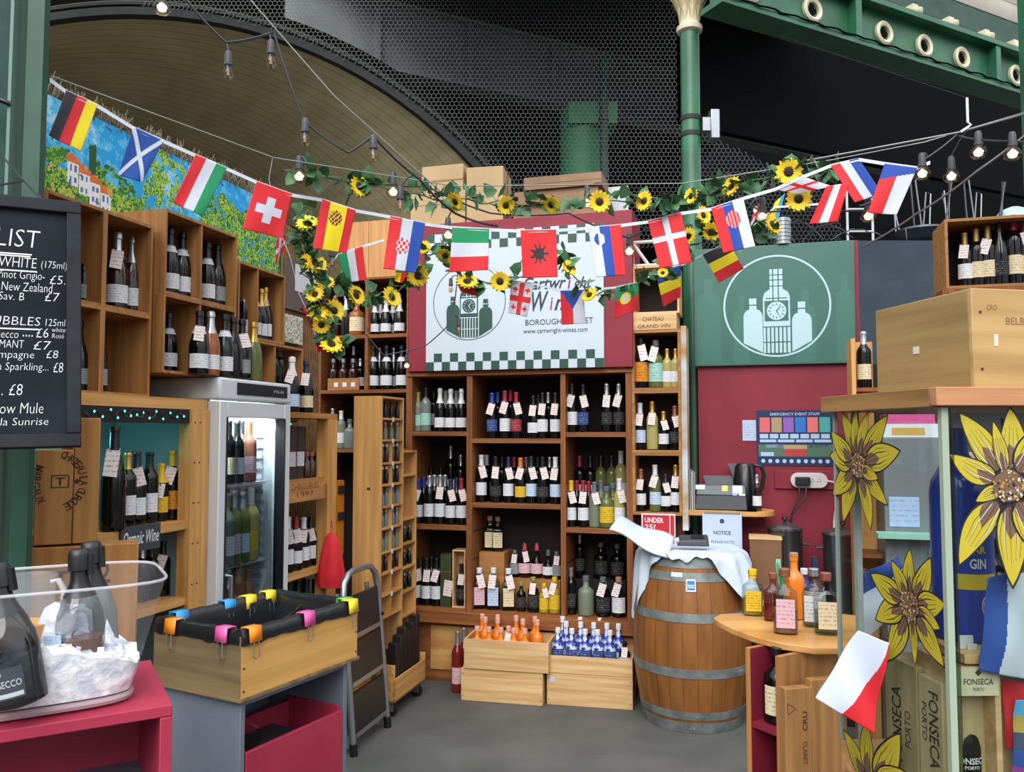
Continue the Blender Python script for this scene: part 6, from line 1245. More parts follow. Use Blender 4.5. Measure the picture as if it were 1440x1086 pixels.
for a in (('orange', 0, .31, -pi/2, 'orange binder clip on the dull brown box end'), ('pink', 0, .075, -pi/2, 'pink binder clip on the dull brown box end'), ('orange', .045, 0, 0, 'orange binder clip on the long honey-coloured box side'), ('pink', .29, 0, 0, 'pink binder clip on the long honey-coloured box side'),
          ('yellow', .52, 0, 0, 'yellow binder clip at the ladder end of the long box side'), ('green', .535, .035, 0, 'green binder clip at the far corner of the box'), ('blue', .09, bw_-.012, 0, 'blue binder clip on the rear liner edge, nearest the ice bucket'), ('blue', .30, bw_-.012, 0, 'blue binder clip on the rear liner edge beside a yellow clip'),
          ('yellow', .40, bw_-.012, 0, 'yellow binder clip on the rear liner edge beside a blue clip'), ('yellow', .50, bw_-.012, 0, 'yellow binder clip on the rear liner edge, nearest the ladder')): clip(*a)
CUPM = glass('cup_plastic', 'dfe2e8', .5, .05)
for i, (x, y, a, e_) in enumerate(((.2, .17, .3, 1.2), (.34, .2, .9, 1.0))):
    g = MB(); g.lathe([(.028, 0), (.03, .002), (.042, .11), (.044, .112)], 20); g.lathe([(0, .002), (.028, .002)], 20); g.lathe([(.029, .03), (.043, .14), (.045, .142)], 20)
    tag(g.build('plastic_cup', CUPM, None, BX.at(x, y, BZ+.10) @ Matrix.Rotation(a, 4, 'Z') @ Matrix.Rotation(e_, 4, 'X')), ('clear plastic cup lying in the lined box beside the pink clip', 'clear plastic cup lying in the lined box towards the rear edge')[i], 'cup', 'plastic cups in the lined box')
GRP = mottled('grey_painted_board', '636c78', '737c88', 3, .5, bump=.04); t = thing('grey_cabinet', 'grey painted open cabinet under the lined wooden box', 'cabinet', BX.at(.02, .02, 0)); cl_, cw_, ch_ = bl-.05, bw_-.02, BZ-.0005
g = MB(); g.box(0, .02, 0, cw_, 0, ch_); g.build('side_panel', GRP, t, None, .002); g = MB(); g.box(cl_-.02, cl_, 0, cw_, 0, ch_); g.build('side_panel', GRP, t, None, .002)
g = MB(); g.box(.02, cl_-.02, cw_-.015, cw_, 0, ch_); g.build('back_panel', GRP, t); g = MB(); g.box(.02, cl_-.02, 0, cw_-.015, ch_-.02, ch_); g.build('top_panel', GRP, t); g = MB(); g.box(.02, cl_-.02, .0, cw_-.015, .06, .08); g.build('bottom_panel', GRP, t)
t2 = thing('red_bin', 'rose-red open bin standing in the grey cabinet', 'bin', BX.at(.045, .018, .081)); w = cl_-.05; h = .545; hb_ = .62-.081
g = MB(); g.box(0, w, 0, .014, 0, hb_); g.build('front_panel', ROSE, t2, None, .002); g = MB(); g.box(0, .014, .014, .26, 0, hb_); g.box(w-.014, w, .014, .26, 0, hb_+.015); g.box(.014, w-.014, .246, .26, 0, hb_); g.box(.014, w-.014, .014, .246, 0, .012); g.build('bin_body', ROSE, t2)
g = MB(); g.lathe([(.026, 0), (.04, .11), (.042, .112)], 20); tag(g.build('plastic_cup', CUPM, None, BX.at(.12, .15, .081+hb_-.06) @ Matrix.Rotation(.7, 4, 'X')), 'clear plastic cup sticking out of the red bin', 'cup')
g = MB(); g.box(.06, .40, .05, .26, .095, .081+hb_-.055); tag(g.build('carton_stack', mat('dark_carton', '2a2326', .8), None, BX.M), 'dark carton filling the red bin', 'carton')
# ================================================================= right-hand tasting counter
TZ = .95
pt = [G(u, v, TZ) for u, v in ((1003, 869), (1012, 875), (1030, 884), (1060, 895), (1100, 905), (1145, 911), (1190, 911), (1222, 908), (1230, 868), (1130, 858), (1050, 862), (1012, 864))]
poly = [(p.x, p.y) for p in pt]
t = thing('tasting_counter', 'pointed oak-topped tasting counter with crimson open shelves beside the barrel', 'counter', Matrix.Identity(4))
OAKT = mottled('varnished_oak_top', 'b98243', 'd3a163', 5, .3, stretch=(.3, 2, 2)); g = MB(); g.hprism(poly, TZ-.022, TZ); g.build('oak_top', OAKT, t, None, .003)
CF = Frame(P(1048, 900, 2.70).x, 2.70, -58)     # open crimson face seen from the aisle
cw = CF.hit(1098, 1000)[0]; g = MB(); zt = TZ-.023; dp = .32
g.box(0, .018, 0, dp, 0, zt); g.build('side_panel', ORANGEZ, t, CF.M); g = MB(); g.box(cw-.018, cw, 0, dp, 0, zt); g.build('side_panel', ORANGEZ, t, CF.M)
CR2 = mat('deep_crimson', '7c1f33', .5); g = MB(); g.box(.018, cw-.018, dp-.015, dp, 0, zt); g.box(.018, .02, .002, dp, 0, zt); g.box(cw-.02, cw-.018, .002, dp, 0, zt); g.build('crimson_lining', CR2, t, CF.M)
z1 = CF.hit(1075, 1022)[1]
for z in (z1, .12): g = MB(); g.box(.02, cw-.02, .004, dp-.015, z-.018, z); g.build('shelf', CR2, t, CF.M)
bottle('gin', 'black', 'black', 'cream', 0, facing(CF.w(cw-.07, .07, z1+.001)), 'cream-labelled bottle on the crimson shelf of the tasting counter', None, sc=1.0)
# wooden case against the counter
o_ = P(1103, 1000, 2.545); WF2 = Frame(o_.x, o_.y, 14); w2 = WF2.hit(1186, 1000)[0]; t = thing('tall_wine_case', 'tall burnt-branded wooden wine case under the oak top', 'case', WF2.M)
CW2 = wood('aged_case_wood', '8a6238', 'ad8150', 'z', 5); g = MB(); g.box(.004, w2*.45, .0, .035, .0, .84); g.build('front_board', CW2, t, None, .002); g = MB(); g.box(w2*.45+.003, w2, .004, .035, 0, .86); g.build('front_board', CW2, t, None, .002)
g = MB(); g.text('CRU', w2*.30, w2*.38, .71, .77, -.001, None, .02, 0, 0, 90); g.text('CLARET', w2*.30, w2*.37, .61, .68, -.001, None, .01, 0, 0, -90); g.lathe([(.018, 0), (.021, 0)], 3, Matrix.Translation((w2*.1, -.001, .78)) @ RX90); g.build('burnt_lettering', BURN, t)
# bottles on the oak top
GLASSES['blueclear'] = glass('clear_bottle_blue', 'dfe6ea', .25); gt = 'bottles on the oak tasting counter'
def onTop(u, vb, vt, kind, gl, cp, lb, label, sc=1.0, liquid=None, cap_from=None, name=None, z=TZ, jit=.2, grp=gt, tg=0):
    p = G(u, vb-3, z); zt = P(u, vt, p.y).z; h = PROF[kind][0][-1][1]; p.z += .001
    return bottle(kind, gl, cp, lb, tg, facing(p, jit), label, grp, name, sc=sc, sz=(zt-z)/h, liquid=liquid, cap_from=cap_from)
onTop(1059, 868, 801, 'square', 'clear', 'yellow', 'yellow', 'squat bottle with a big yellow label and yellow wax cap on the counter tip', .86, 'yellow', .19)
onTop(1088, 876, 806, 'square', 'pink', 'copper', None, 'small ruby-filled bottle behind the half-full rose bottle', .78, 'redc')
onTop(1105, 894, 800, 'square', 'clear', 'copper', 'pink', 'square bottle half full of rose spirit at the counter front', .92, 'rose')
onTop(1118, 873, 778, 'gin', 'orange', 'cork', None, 'tall bright orange bottle among the clear bottles on the counter', .80, None, .222)
onTop(1146, 885, 800, 'square', 'clear', 'silver', 'white', 'square clear bottle with a white side label and silver cap', .9)
onTop(1163, 895, 806, 'square', 'clear', 'copper', 'cream', 'square clear bottle with a cream label and copper cap', .95)
onTop(1147, 868, 783, 'ball', 'clear', 'navy', 'white', 'round bottle with a blue and white cap behind the square bottles', .8)
onTop(1132, 866, 800, 'gin', 'blue', 'white', None, 'cobalt blue bottle behind the tall orange bottle', .7)
g = MB(); p = G(1100, 868, TZ); 
def nap(a, q): return Vector((.035*(a-.5)*(1-q*.7)+.01*math.sin(q*5), .01*math.sin(a*9)+.0, .2*q))
g.grid(nap, 10, 10); o = g.build('green_napkin', mottled('mint_green_paper', '3fa878', '8fd0b0', 20, .6), None, Matrix.Translation(P(1100, 868, p.y+.05)*1.0)); m = o.modifiers.new('thick', 'SOLIDIFY'); m.thickness = .003
o.location.z = TZ+.001; tag(o, 'pointed mint green napkin standing between the crate and the orange bottle', 'napkin')
# ================================================================= glass cabinet
A, B, CZT = Vector((.873, 1.66, 0)), Vector((.822, 2.09, 0)), 1.714
t = thing('glass_cabinet', 'tall glass cabinet with painted sunflowers and a wooden top', 'cabinet', Matrix.Identity(4))
LFc = Frame(B.x, B.y, math.degrees(math.atan2(A.y-B.y, A.x-B.x))); Ls = (A-B).length; FFc = Frame(A.x, A.y, 2); Lf = .72
GPANE = glass('cabinet_glass', 'eef2f0', .12); GEDGE = glass('green_glass_edge', 'a9bfae', .5)
p1 = MB(); p1.box(0, Ls, 0, .006, .86, CZT-.041); pane_l = p1.build('glass_pane', GPANE, t, LFc.M)
p1 = MB(); p1.box(0, Lf, 0, .006, .86, CZT-.041); pane_f = p1.build('glass_pane', GPANE, t, FFc.M)
EDG = mat('pale_green_edge', '9aa895', .3); g = MB(); g.box(-.004, .010, -.004, .010, .86, CZT-.041); g.build('corner_strip', EDG, t, FFc.M)
g = MB(); g.box(-.003, .003, -.002, .008, .86, CZT-.041); g.build('corner_strip', mat('dull_edge_strip', '8b958c', .3), t, LFc.M)
g = MB(); g.box(.016, .021, -.002, .008, .86, CZT-.041); g.build('corner_strip', glass('edge_glass', 'b4c4b6', .6), t, FFc.M)
TOPW = wood('rough_top_plank', '7d5a33', 'a07a48', 'y', 4); TOPP = wood('rough_front_plank', 'a06a48', 'be8a62', 'x', 4)
c_ = [A+Vector((-.022, -.022, 0)), A+Vector((Lf, -.0, 0)), A+Vector((Lf-.03, .46, 0)), B+Vector((-.022, .03, 0))]
g = MB(); g.hprism([(v.x, v.y) for v in (c_[0]+Vector((.0, .03, 0)), c_[1]+Vector((0, .03, 0)), c_[2], c_[3])], CZT-.04, CZT); g.build('top_board', TOPW, t, None, .002)
g = MB(); g.hprism([(v.x, v.y) for v in (c_[0], c_[1], c_[1]+Vector((0, .029, 0)), c_[0]+Vector((0, .029, 0)))], CZT-.038, CZT); g.build('front_lip', TOPP, t, None, .002)
g = MB(); g.hprism([(v.x, v.y) for v in (A, A+Vector((Lf, .02, 0)), A+Vector((Lf-.03, .44, 0)), B)], .0, .858); g.build('wooden_base', CRATEB, t)
zsh_ = 1.165; g = MB(); g.box(.06, Lf-.02, .05, .36, zsh_-.018, zsh_); g.build('pine_shelf', CRATEW, t, FFc.M)
g = MB(); g.box(.055, .068, .05, .07, .859, CZT-.041); g.build('white_post', mat('white_post_paint', 'b9bfc0', .5), t, Matrix.Translation((.81, 2.02, 0)))
SY, SBR, SDK, SPINK = mat('painted_yellow', 'b5a52a', .45), mat('painted_plum_brown', '6e5340', .5), mat('painted_black_line', '1b1a1a', .5), mat('painted_ochre', 'b58c3e', .5)
SWH = mat('painted_white_line', 'c9c4c0', .5)
def glass_flower(fr, pane, u, v, tips, rc, off=-.0008):
    cx, cz = fr.hit(u, v); layers = [MB() for _ in range(5)]
    for k, (tu, tv, wf) in enumerate(tips):
        x, z = fr.hit(tu, tv); d = Vector((x-cx, z-cz)); L = d.length; d /= L; nrm = Vector((-d.y, d.x)); wd = wf*L
        def leaf(sc, s0, s1, bend=0):
            pts = []; n = 10
            for i in range(n+1): q = i/n; w = math.sin(pi*q**.75)**.8*(1-.15*q); c = Vector((cx, cz))+d*(L*(s0+(s1-s0)*q))+nrm*(bend*L*math.sin(pi*q)); pts.append((c, w*wd*sc))
            return [tuple(c+nrm*w) for c, w in pts]+[tuple(c-nrm*w) for c, w in reversed(pts[1:-1])]
        yk = off-.00012*k; bd = R.uniform(-.05, .05)
        layers[0].plate(leaf(1.0, .16, 1.0, bd), yk); layers[1].plate(leaf(.88, .2, .96, bd), yk-.00004)
        layers[2].plate(leaf(.5, .2, .52, bd), yk-.00006); 
        for q, b in ((.32, .05), (-.32, -.05)): layers[4].plate([tuple(Vector((cx, cz))+d*L*s+nrm*(q*wd*w+e)) for s, w, e in ((.25, .8, 0), (.5, 1.2, 0), (.8, .6, .0), (.5, 1.2, .0016), (.25, .8, .0016))], yk-.00008)
        layers[3].plate([tuple(Vector((cx, cz))+d*L*s+nrm*e) for s, e in ((.2, -.0008), (.75, -.0003), (.75, .0003), (.2, .0008))], yk-.00009)
        for q in (-.75, -.4, .4, .75): layers[3].plate([tuple(Vector((cx, cz))+d*L*s+nrm*(q*wd*w+e)) for s, w, e in ((.22, .45, 0), (.5, .85, 0), (.72, .6, 0), (.72, .6, .0006), (.5, .85, .0012), (.22, .45, .001))], yk-.0001)
    layers[0].build('painted_outline', SDK, pane, smooth=False)
    for L_, m, nme in ((layers[1], SY, 'painted_petals'), (layers[2], SBR, 'painted_streaks'), (layers[3], SDK, 'painted_veins'), (layers[4], SWH if rc > .03 else SDK, 'painted_highlights')): L_.build(nme, m, pane, smooth=False)
    g = MB(); yk = off-.0022; g.lathe([(0, 0), (rc, 0)], 24, Matrix.Translation((cx, yk, cz)) @ RX90)
    for i in range(110):
        q = math.sqrt(R.random())*1.05; a = R.random()*6.28; r = rc*(.05+.05*R.random()); g.lathe([(0, 0), (r, 0)], 6, Matrix.Translation((cx+rc*q*math.cos(a), yk-.0002-.00001*i, cz+rc*q*math.sin(a))) @ RX90, None, (1, 2, 3, 1, 0)[i % 5])
    g.build('painted_seed_head', [SBR, SPINK, SDK, SWH], pane, smooth=False)
glass_flower(LFc, pane_l, 1207, 655, [(1183, 577, .17), (1204, 572, .15), (1222, 577, .17), (1250, 582, .17), (1268, 634, .2), (1250, 712, .16), (1226, 748, .17), (1186, 736, .2), (1171, 697, .22), (1167, 640, .24), (1169, 606, .2), (1237, 674, .2)], .028)
glass_flower(LFc, pane_l, 1281, 852, [(1280, 770, .2), (1310, 783, .22), (1331, 850, .26), (1324, 886, .22), (1330, 941, .2), (1288, 938, .12), (1248, 932, .2), (1231, 872, .22), (1224, 806, .2), (1254, 787, .2)], .03)
glass_flower(LFc, pane_l, 1222, 1110, [(1186, 1025, .2), (1219, 1008, .2), (1268, 1030, .2), (1176, 1090, .2), (1275, 1085, .2), (1200, 1180, .2), (1255, 1175, .2)], .028)
glass_flower(FFc, pane_f, 1417, 683, [(1420, 570, .2), (1347, 578, .17), (1333, 638, .2), (1346, 798, .17), (1424, 830, .17), (1440+46, 590, .2), (1440+62, 690, .22), (1440+40, 800, .2), (1370, 706, .22), (1395, 590, .12)], .032)
# contents of the cabinet
gsup = 'port cases in the glass cabinet'
def inbox(fr, u0, u1, off, dep, z0, z1, name, label, cat, m, **k):
    a, b = fr.hit(u0, 900, off)[0], fr.hit(u1, 900, off)[0]; t = thing(name, label, cat, fr.at(a, off, z0), k.get('group')); g = MB(); g.box(0, b-a, 0, dep, 0, z1-z0); g.build('box_body', m, t, None, .002); return t, b-a
PALEW = wood('pale_case_wood', 'a3916a', 'c0ae86', 'z', 5)
zc0, zc1 = .86, FFc.hit(1280, 925, .25)[1]
c1_, wa = inbox(LFc, 1243, 1287, .035, .16, .861, zc1, 'port_case', 'pale wooden port case with lettering reading upwards in the glass cabinet', 'case', PALEW, group=gsup)
g = MB(); g.text('FONSECA', wa*.22, wa*.52, .02, .185, -.001, None, .01, 0, 0, 90); g.text('PORTO', wa*.62, wa*.80, .06, .14, -.001, None, 0, 0, 0, 90); g.build('printed_lettering', mat('case_ink', '3b3026', .7), c1_)
c2_, wb = inbox(LFc, 1289, 1322, .035, .16, .861, zc1-.01, 'port_case', 'pale wooden port case with lettering reading downwards in the glass cabinet', 'case', PALEW, group=gsup)
g = MB(); g.text('FONSECA', wb*.45, wb*.85, .05, .21, -.001, None, .01, 0, 0, -90); g.text('PORTO', wb*.15, wb*.36, .10, .18, -.001, None, 0, 0, 0, -90); g.build('printed_lettering', MATS['case_ink'], c2_)
a, b = FFc.hit(1343, 1000, .05)[0], FFc.hit(1408, 1000, .05)[0]; zp1, zp0 = FFc.hit(1375, 938, .05)[1], FFc.hit(1375, 978, .05)[1]
t2 = crate(FFc, a, b, .861, zp1, .05, .16, CRATEW, 'pale open presentation case with a name plate, holding a big dark port bottle', 'presentation_case', 'case', th=.012)
g = MB(); g.box(0, b-a-.006, -.004, -.0005, zp0-.861, zp1-.861-.001); g.build('name_plate', mat('plate_cream', 'cbc3a2', .6), t2)
g = MB(); w = b-a; zq = (zp0+zp1)/2-.861; g.text('FONSECA', w*.18, w*.82, zq-.006, zq+.006, -.0048, None, .01); g.text('PORTO', w*.38, w*.62, zq-.019, zq-.012, -.0048); g.lathe([(0, 0), (.007, 0)], 4, Matrix.Translation((w*.5, -.0048, zq+.018)) @ RX90); g.build('plate_lettering', MATS['case_ink'], t2)
ob = bottle('burgundy', 'black', 'black', None, 0, FFc.at((a+b)/2+.004, .12, .874), 'big dark port bottle with white lettering inside the pale presentation case', None, 'port_bottle', sc=.95, sz=.66)
g = MB(); h_ = MB(); h_.text('FONSECA', .05, .95, .62, .8, 0, None, .02); h_.text('PORTO', .3, .7, .48, .57, 0, None, .02); h_.text('VINTAGE PORT', .02, .98, .2, .38, 0, None, .02)
g.add([(.0418*math.cos(-pi/2-1+2*v[0]), .0418*math.sin(-pi/2-1+2*v[0]), .02+.11*v[2]) for v in h_.v], h_.f); g.build('white_lettering', WH, ob)
bx, _ = FFc.hit(1353, 780, .19); t = thing('gin_bottle', 'huge cobalt blue gin bottle with a yellow band inside the glass cabinet', 'bottle', FFc.at(bx, .19, zsh_+.001)); zt = FFc.hit(1353, 640, .19)[1]-zsh_; rj = .064
g = MB(); g.lathe([(0, .002), (rj-.006, 0), (rj, .006), (rj, zt*.78), (rj*.94, zt*.85), (rj*.6, zt*.95), (.02, zt), (.018, zt+.06), (0, zt+.06)], 32); g.build('glass_body', mat('jeroboam_blue', '2a44a8', .15), t)
def jar(p, z, a0=-2.3, a1=-.85, r=rj+.0008): a = a0+(a1-a0)*p; return (r*math.cos(a), r*math.sin(a), z)
h0_ = zt*.16; g = MB(); g.grid(lambda p, q: jar(p, zt*(.285+.082*q)), 14, 2); g.build('yellow_band', mat('band_yellow', 'd6bd2b', .4), t)
g = MB(); h_ = MB(); h_.text('JAR', .28, .66, .53, .585, 0, None, .03); h_.text('JAR', .28, .66, .465, .515, 0, None, .03); g.add([jar(v[0], v[2]*zt, r=rj+.001) for v in h_.v], h_.f); h2 = MB(); h2.text('GIN', .28, .66, .395, .45, 0, None, .03); g.add([jar(v[0], v[2]*zt, r=rj+.001) for v in h2.v], h2.f, 1)
g.grid(lambda p, q: jar(.66+.2*p, zt*(.30+.05*q), r=rj+.0014), 5, 2, lambda p, q: 2)
for (r_, mi) in ((.020, 1), (.016, 3)):
    g.add([jar(.62+r_*5.0*math.cos(k*pi/10), zt*.2+r_*math.sin(k*pi/10), r=rj+.001+.0003*(mi == 3)) for k in range(20)], [tuple(range(20))], mi)
h3 = MB(); h3.text('Lb', .56, .68, .175, .225, 0, None, .02); g.add([jar(v[0], v[2]*zt, r=rj+.002) for v in h3.v], h3.f, 1)
g.build('label_lettering', [mat('band_yellow', 'd6bd2b', .4), WH, mat('barcode_grey', '8fa0a8', .5), mat('emblem_red', 'a8323f', .5)], t, smooth=False)
for i, (u, h, kind, gl, lb) in enumerate(((1400, .2, 'gin', 'black', 'blue'), (1432, .24, 'square', 'amber', 'cream'))):
    p = FFc.w(FFc.hit(u, 850, .24)[0], .24, zsh_+.001); bottle(kind, gl, 'black', lb, 0, facing(p), ('dark bottle with a blue label beside the huge blue gin bottle', 'amber square bottle with a cream label at the cabinet edge')[i], None, sc=.9)
g = MB(); g.box(0, .03, 0, .004, 0, .05); g.box(.012, .032, -.01, -.006, 0, .035); tag(g.build('white_card', WH, None, FFc.at(FFc.hit(1350, 930, .1)[0], .1, zp1+.001)), 'small white cards standing on the presentation case', 'card')
# --- boxes on the cabinet top
o_ = Vector((.912, 1.615, 0)); BF2 = Frame(o_.x, o_.y+.11, 8); zt = CZT+.001
pN = P(1370, 545, 1.70); zb_ = zt; ztop = P(1371, 405, 1.70).z; bxr = Frame(pN.x, pN.y, 10)
t = thing('pine_wine_box', 'big pale pine wine box with faint printing on the glass cabinet top', 'crate', bxr.at(0, 0, zb_)); h = ztop-zb_
FRP = wood('pale_front_pine', '9a7a4a', 'b89866', 'x', 4); SDP = wood('pale_side_pine', '80693f', '9c8253', 'y', 4)
g = MB(); g.box(0, .42, 0, .012, 0, h); g.build('front_board', FRP, t, None, .002); g = MB(); g.box(.001, .013, .0125, .33, 0, h); g.build('side_board', SDP, t, None, .002); g = MB(); g.box(.014, .41, .0125, .325, 0, h-.012); g.build('box_body', SDP, t)
g = MB(); g.text('CRO', .035, .06, h-.045, h-.034, -.001); g.text('BELB', .08, .125, h-.075, h-.06, -.001); g.build('faint_lettering', mat('faint_ink', '8a6a44', .7), t)
g = MB(); g.box(-.0005, .001, .17, .19, h*.42, h*.5); g.box(.05, .06, -.001, .0, h*.42, h*.54); g.build('paper_scrap', mat('scrap_white', 'c9c3b5', .7), t)
g = MB()
for z in (.04, h-.05): g.cyl((.02, -.002, z), (.02, .003, z), .003, 8)
g.build('nail_head', mat('rusty_nail', '4a2f20', .6), t)
# tall shelving behind the box with the open crate of reds
p0 = P(1331, 410, 4.15); zc_ = 2.36; KF = Frame(p0.x, p0.y, -16)
KB = wood('red_brown_shelf', '74411f', '935a30', 'z', 4)
kw = .60; t = crate(KF, 0, kw, zc_, zc_+.36, 0, .28, ORANGEW, 'open oak-brown crate of red wines above the pale pine box', th=.014, backm=DARKB)
row(KF, .09, zc_+.015, 'crate above the pale pine box', 'green sign', [(1356, 328, 'wine', 'black', 'bronze', 'white', 1), (1372, 322, 'wine', 'black', 'bronze', 'cream', 0), (1388, 318, 'wine', 'black', 'bronze', 'cream', 1), (1404, 308, 'burgundy', 'black', 'black', 'black', 0), (1424, 303, 'wine', 'black', 'red', 'cream', 0), (1440, 305, 'wine', 'black', 'red', 'cream', 1)], 'red wines in the high crate')
SHX = thing('rear_shelf_unit', 'tall red-brown shelf unit seen through the front of the glass cabinet', 'shelf unit', KF.M)
g = MB(); g.box(kw-.02, kw, 0, .28, 0, zc_-.001); g.build('side_panel', KB, SHX); g = MB(); g.box(-.02, 0, 0, .28, 0, zc_-.001); g.build('side_panel', KB, SHX)
for z in (.5, .95, 1.4, 1.86): g = MB(); g.box(0, kw-.02, 0, .28, z-.02, z); g.build('shelf', KB, SHX)
g = MB(); g.box(0, kw-.02, 0, .28, zc_-.021, zc_-.001); g.build('shelf', KB, SHX); g = MB(); g.box(-.02, kw, .28, .29, 0, zc_-.3); g.build('back_panel', mottled('grey_back_board', '5a6066', '686e74', 2, .6), SHX)
gr = 'bottles on the rear shelf unit'
for j, z in enumerate((.95, 1.4)):
    for i in range(3):
        x = .1+i*.17; bottle('wine', ('black', 'olive', 'greyc')[(i+j) % 3], ('red', 'white', 'gold', 'black')[(i*2+j) % 4], ('white', 'cream', 'pink')[(i+j*2) % 3], 0, facing(KF.w(x, .1, z+.001)), '%s wine from the grey cupboard, rear shelf unit, %s shelf' % (ORD[i], ('lower', 'upper')[j]), gr)
N_ = thing('narrow_shelf', 'narrow pine shelf end between the green sign and the pale pine box', 'shelf unit', KF.M); x0 = -.46
g = MB(); g.box(x0, x0+.02, 0, .2, 0, 2.12); g.build('side_panel', PINEZ, N_)
for z in (1.0, 1.86): g = MB(); g.box(x0+.02, x0+.13, 0, .2, z-.02, z); g.build('shelf', KB, N_)
g = MB(); g.box(x0, x0+.13, .2, .21, 0, 2.12); g.build('back_panel', PINEZ, N_)
bottle('wine', 'black', 'silver', 'cream', 0, facing(P(1220, 545, 4.2)*1.0), 'cream-labelled wine between the green sign and the pale pine box', gr).location = KF.w(-.39, .07, 1.861)
GC_ = thing('grey_cupboard', 'plain grey cupboard seen through the side of the glass cabinet', 'cupboard', KF.M); c0_, c1_ = -.325, -.03
g = MB(); g.box(c0_, c1_, -.05, .25, 0, 1.6); g.build('cupboard_body', mottled('dull_grey_laminate', '6d7378', '787e83', 2, .5), GC_, None, .004)
g = MB(); g.box(c1_-.1, c1_-.085, -.065, -.051, .9, 1.05); g.build('handle', GREYM, GC_)
g = MB(); g.box(c0_-.05, c0_+.24, -.16, -.051, 1.10, 1.125); g.build('mint_ledge', mat('mint_ledge_paint', '8fc2b0', .5), GC_)
g = MB(); g.box(c0_+.02, c0_+.16, -.054, -.051, 1.15, 1.30); tag(g.build('paper_sheet', paper('pale_blue_sheet', 'a9bde2', '5c6a8a', 60, .4), None, KF.M), 'pale blue paper sheet taped to the grey cupboard', 'paper')
g = MB(); g.box(c0_+.01, c1_-.02, .0, .2, 1.601, 1.67); g.box(c0_+.05, c1_-.09, -.001, 0, 1.612, 1.65, None, 1); tag(g.build('white_carton', [WH, mat('carton_ochre', 'c9a24a', .6)], None, KF.M), 'white carton with an ochre panel on the grey cupboard', 'carton')
g = MB(); g.box(c0_+.02, c1_-.04, .01, .18, 1.671, 1.72); tag(g.build('pink_box', mat('hot_pink_card', 'cf4f8c', .5), None, KF.M), 'flat pink box on top of the white carton', 'box')
# flags draped at the cabinet
FW_, FR_, FB_ = mat('flag_white', 'c9d2e0', .7), mat('flag_red', 'd0222c', .7), mat('flag_blue', '234a9c', .7)
def drape(name, label, corners, d, mif, mats, amp=.006, n=60, parent=None):
    c = [P(u, v, dd) for (u, v), dd in zip(corners, d)]
    def f(p, q):
        b = (c[0]*(1-p)+c[1]*p)*(1-q)+(c[3]*(1-p)+c[2]*p)*q
        return b+Vector((0, amp*math.sin(p*6+q*3)+amp*.6*math.sin(q*8-p*4), 0))
    g = MB(); g.grid(f, n, n, mif); o = g.build(name, mats); m = o.modifiers.new('thick', 'SOLIDIFY'); m.thickness = .0012
    return tag(o, label, 'flag')
drape('draped_flag', 'white and red flag hanging off the cabinet corner above the bottom sunflower', ((1207, 887), (1252, 905), (1230, 1032), (1148, 983)), (1.93, 1.825, 1.86, 1.97), lambda p, q: 1 if p > .98-.55*q else 0, [FW_, FR_], .008)
drape('draped_flag', 'blue, white and red flag hanging inside the cabinet beside the presentation case', ((1391, 812), (1470, 800), (1466, 960), (1378, 943)), (1.695, 1.70, 1.70, 1.695), lambda p, q: 1 if p < .32+.06*math.sin(q*4) else (0 if p < .74 else 2), [FW_, FB_, FR_], .006)
drape('draped_flag', 'blue and white flag slumped on the counter behind the painted sunflower', ((1205, 812), (1262, 782), (1285, 830), (1212, 905)), (2.56, 2.56, 2.5, 2.6), lambda p, q: 1 if q < .35 else 0, [FW_, FB_], .012)
drape('draped_flag', 'red flag corner hanging below the blue, white and red flag', ((1410, 955), (1448, 960), (1430, 1045), (1416, 1055)), (1.74, 1.74, 1.74, 1.74), lambda p, q: 0, [FR_], .005)
drape('draped_flag', 'multicoloured striped flag low at the cabinet edge', ((1428, 985), (1475, 985), (1475, 1110), (1424, 1100)), (1.715, 1.715, 1.715, 1.715), lambda p, q: min(4, int(q*5)), [mat('flag_sky', '5aa7d6', .7), mat('flag_ochre', 'b59a4a', .7), mat('flag_slate', '3a4660', .7), FB_, mat('flag_purple', '8a3a90', .7)], .005)
# ================================================================= bunting, sunflowers and string lights
FM_ = {'r': mat('bunting_red', 'd9252d', .65), 'w': mat('bunting_white', 'cdd3de', .65), 'b': mat('bunting_blue', '1f49a6', .65), 'k': mat('bunting_black', '2b2c30', .65), 'y': mat('bunting_yellow', 'f2dc1a', .65), 'g': mat('bunting_green', '17905a', .65), 'n': mat('bunting_navy', '1c4b9c', .65), 'm': mat('bunting_maroon', '7d2430', .65), 's': mat('bunting_sky', '3d9fd0', .65), 'p': mat('bunting_pink', 'e6a3a8', .65)}
KEYS = list(FM_); MATL = [FM_[k] for k in KEYS]
STRING = mat('white_ribbon', 'c9d2dc', .6); CABLE = mat('black_cable', '26282a', .5); STEELW = mat('steel_cable', '8b8d8c', .4, .6)
def bdepth(u):                     # how far off the bunting hangs at each column of the photograph
    xs = [(60, 2.5), (300, 3.0), (500, 3.4), (760, 3.6), (1000, 3.5), (1300, 3.2), (1500, 3.0)]
    for (a, d0), (b, d1) in zip(xs, xs[1:]):
        if u <= b: return d0+(d1-d0)*(u-a)/(b-a)
    return 3.0
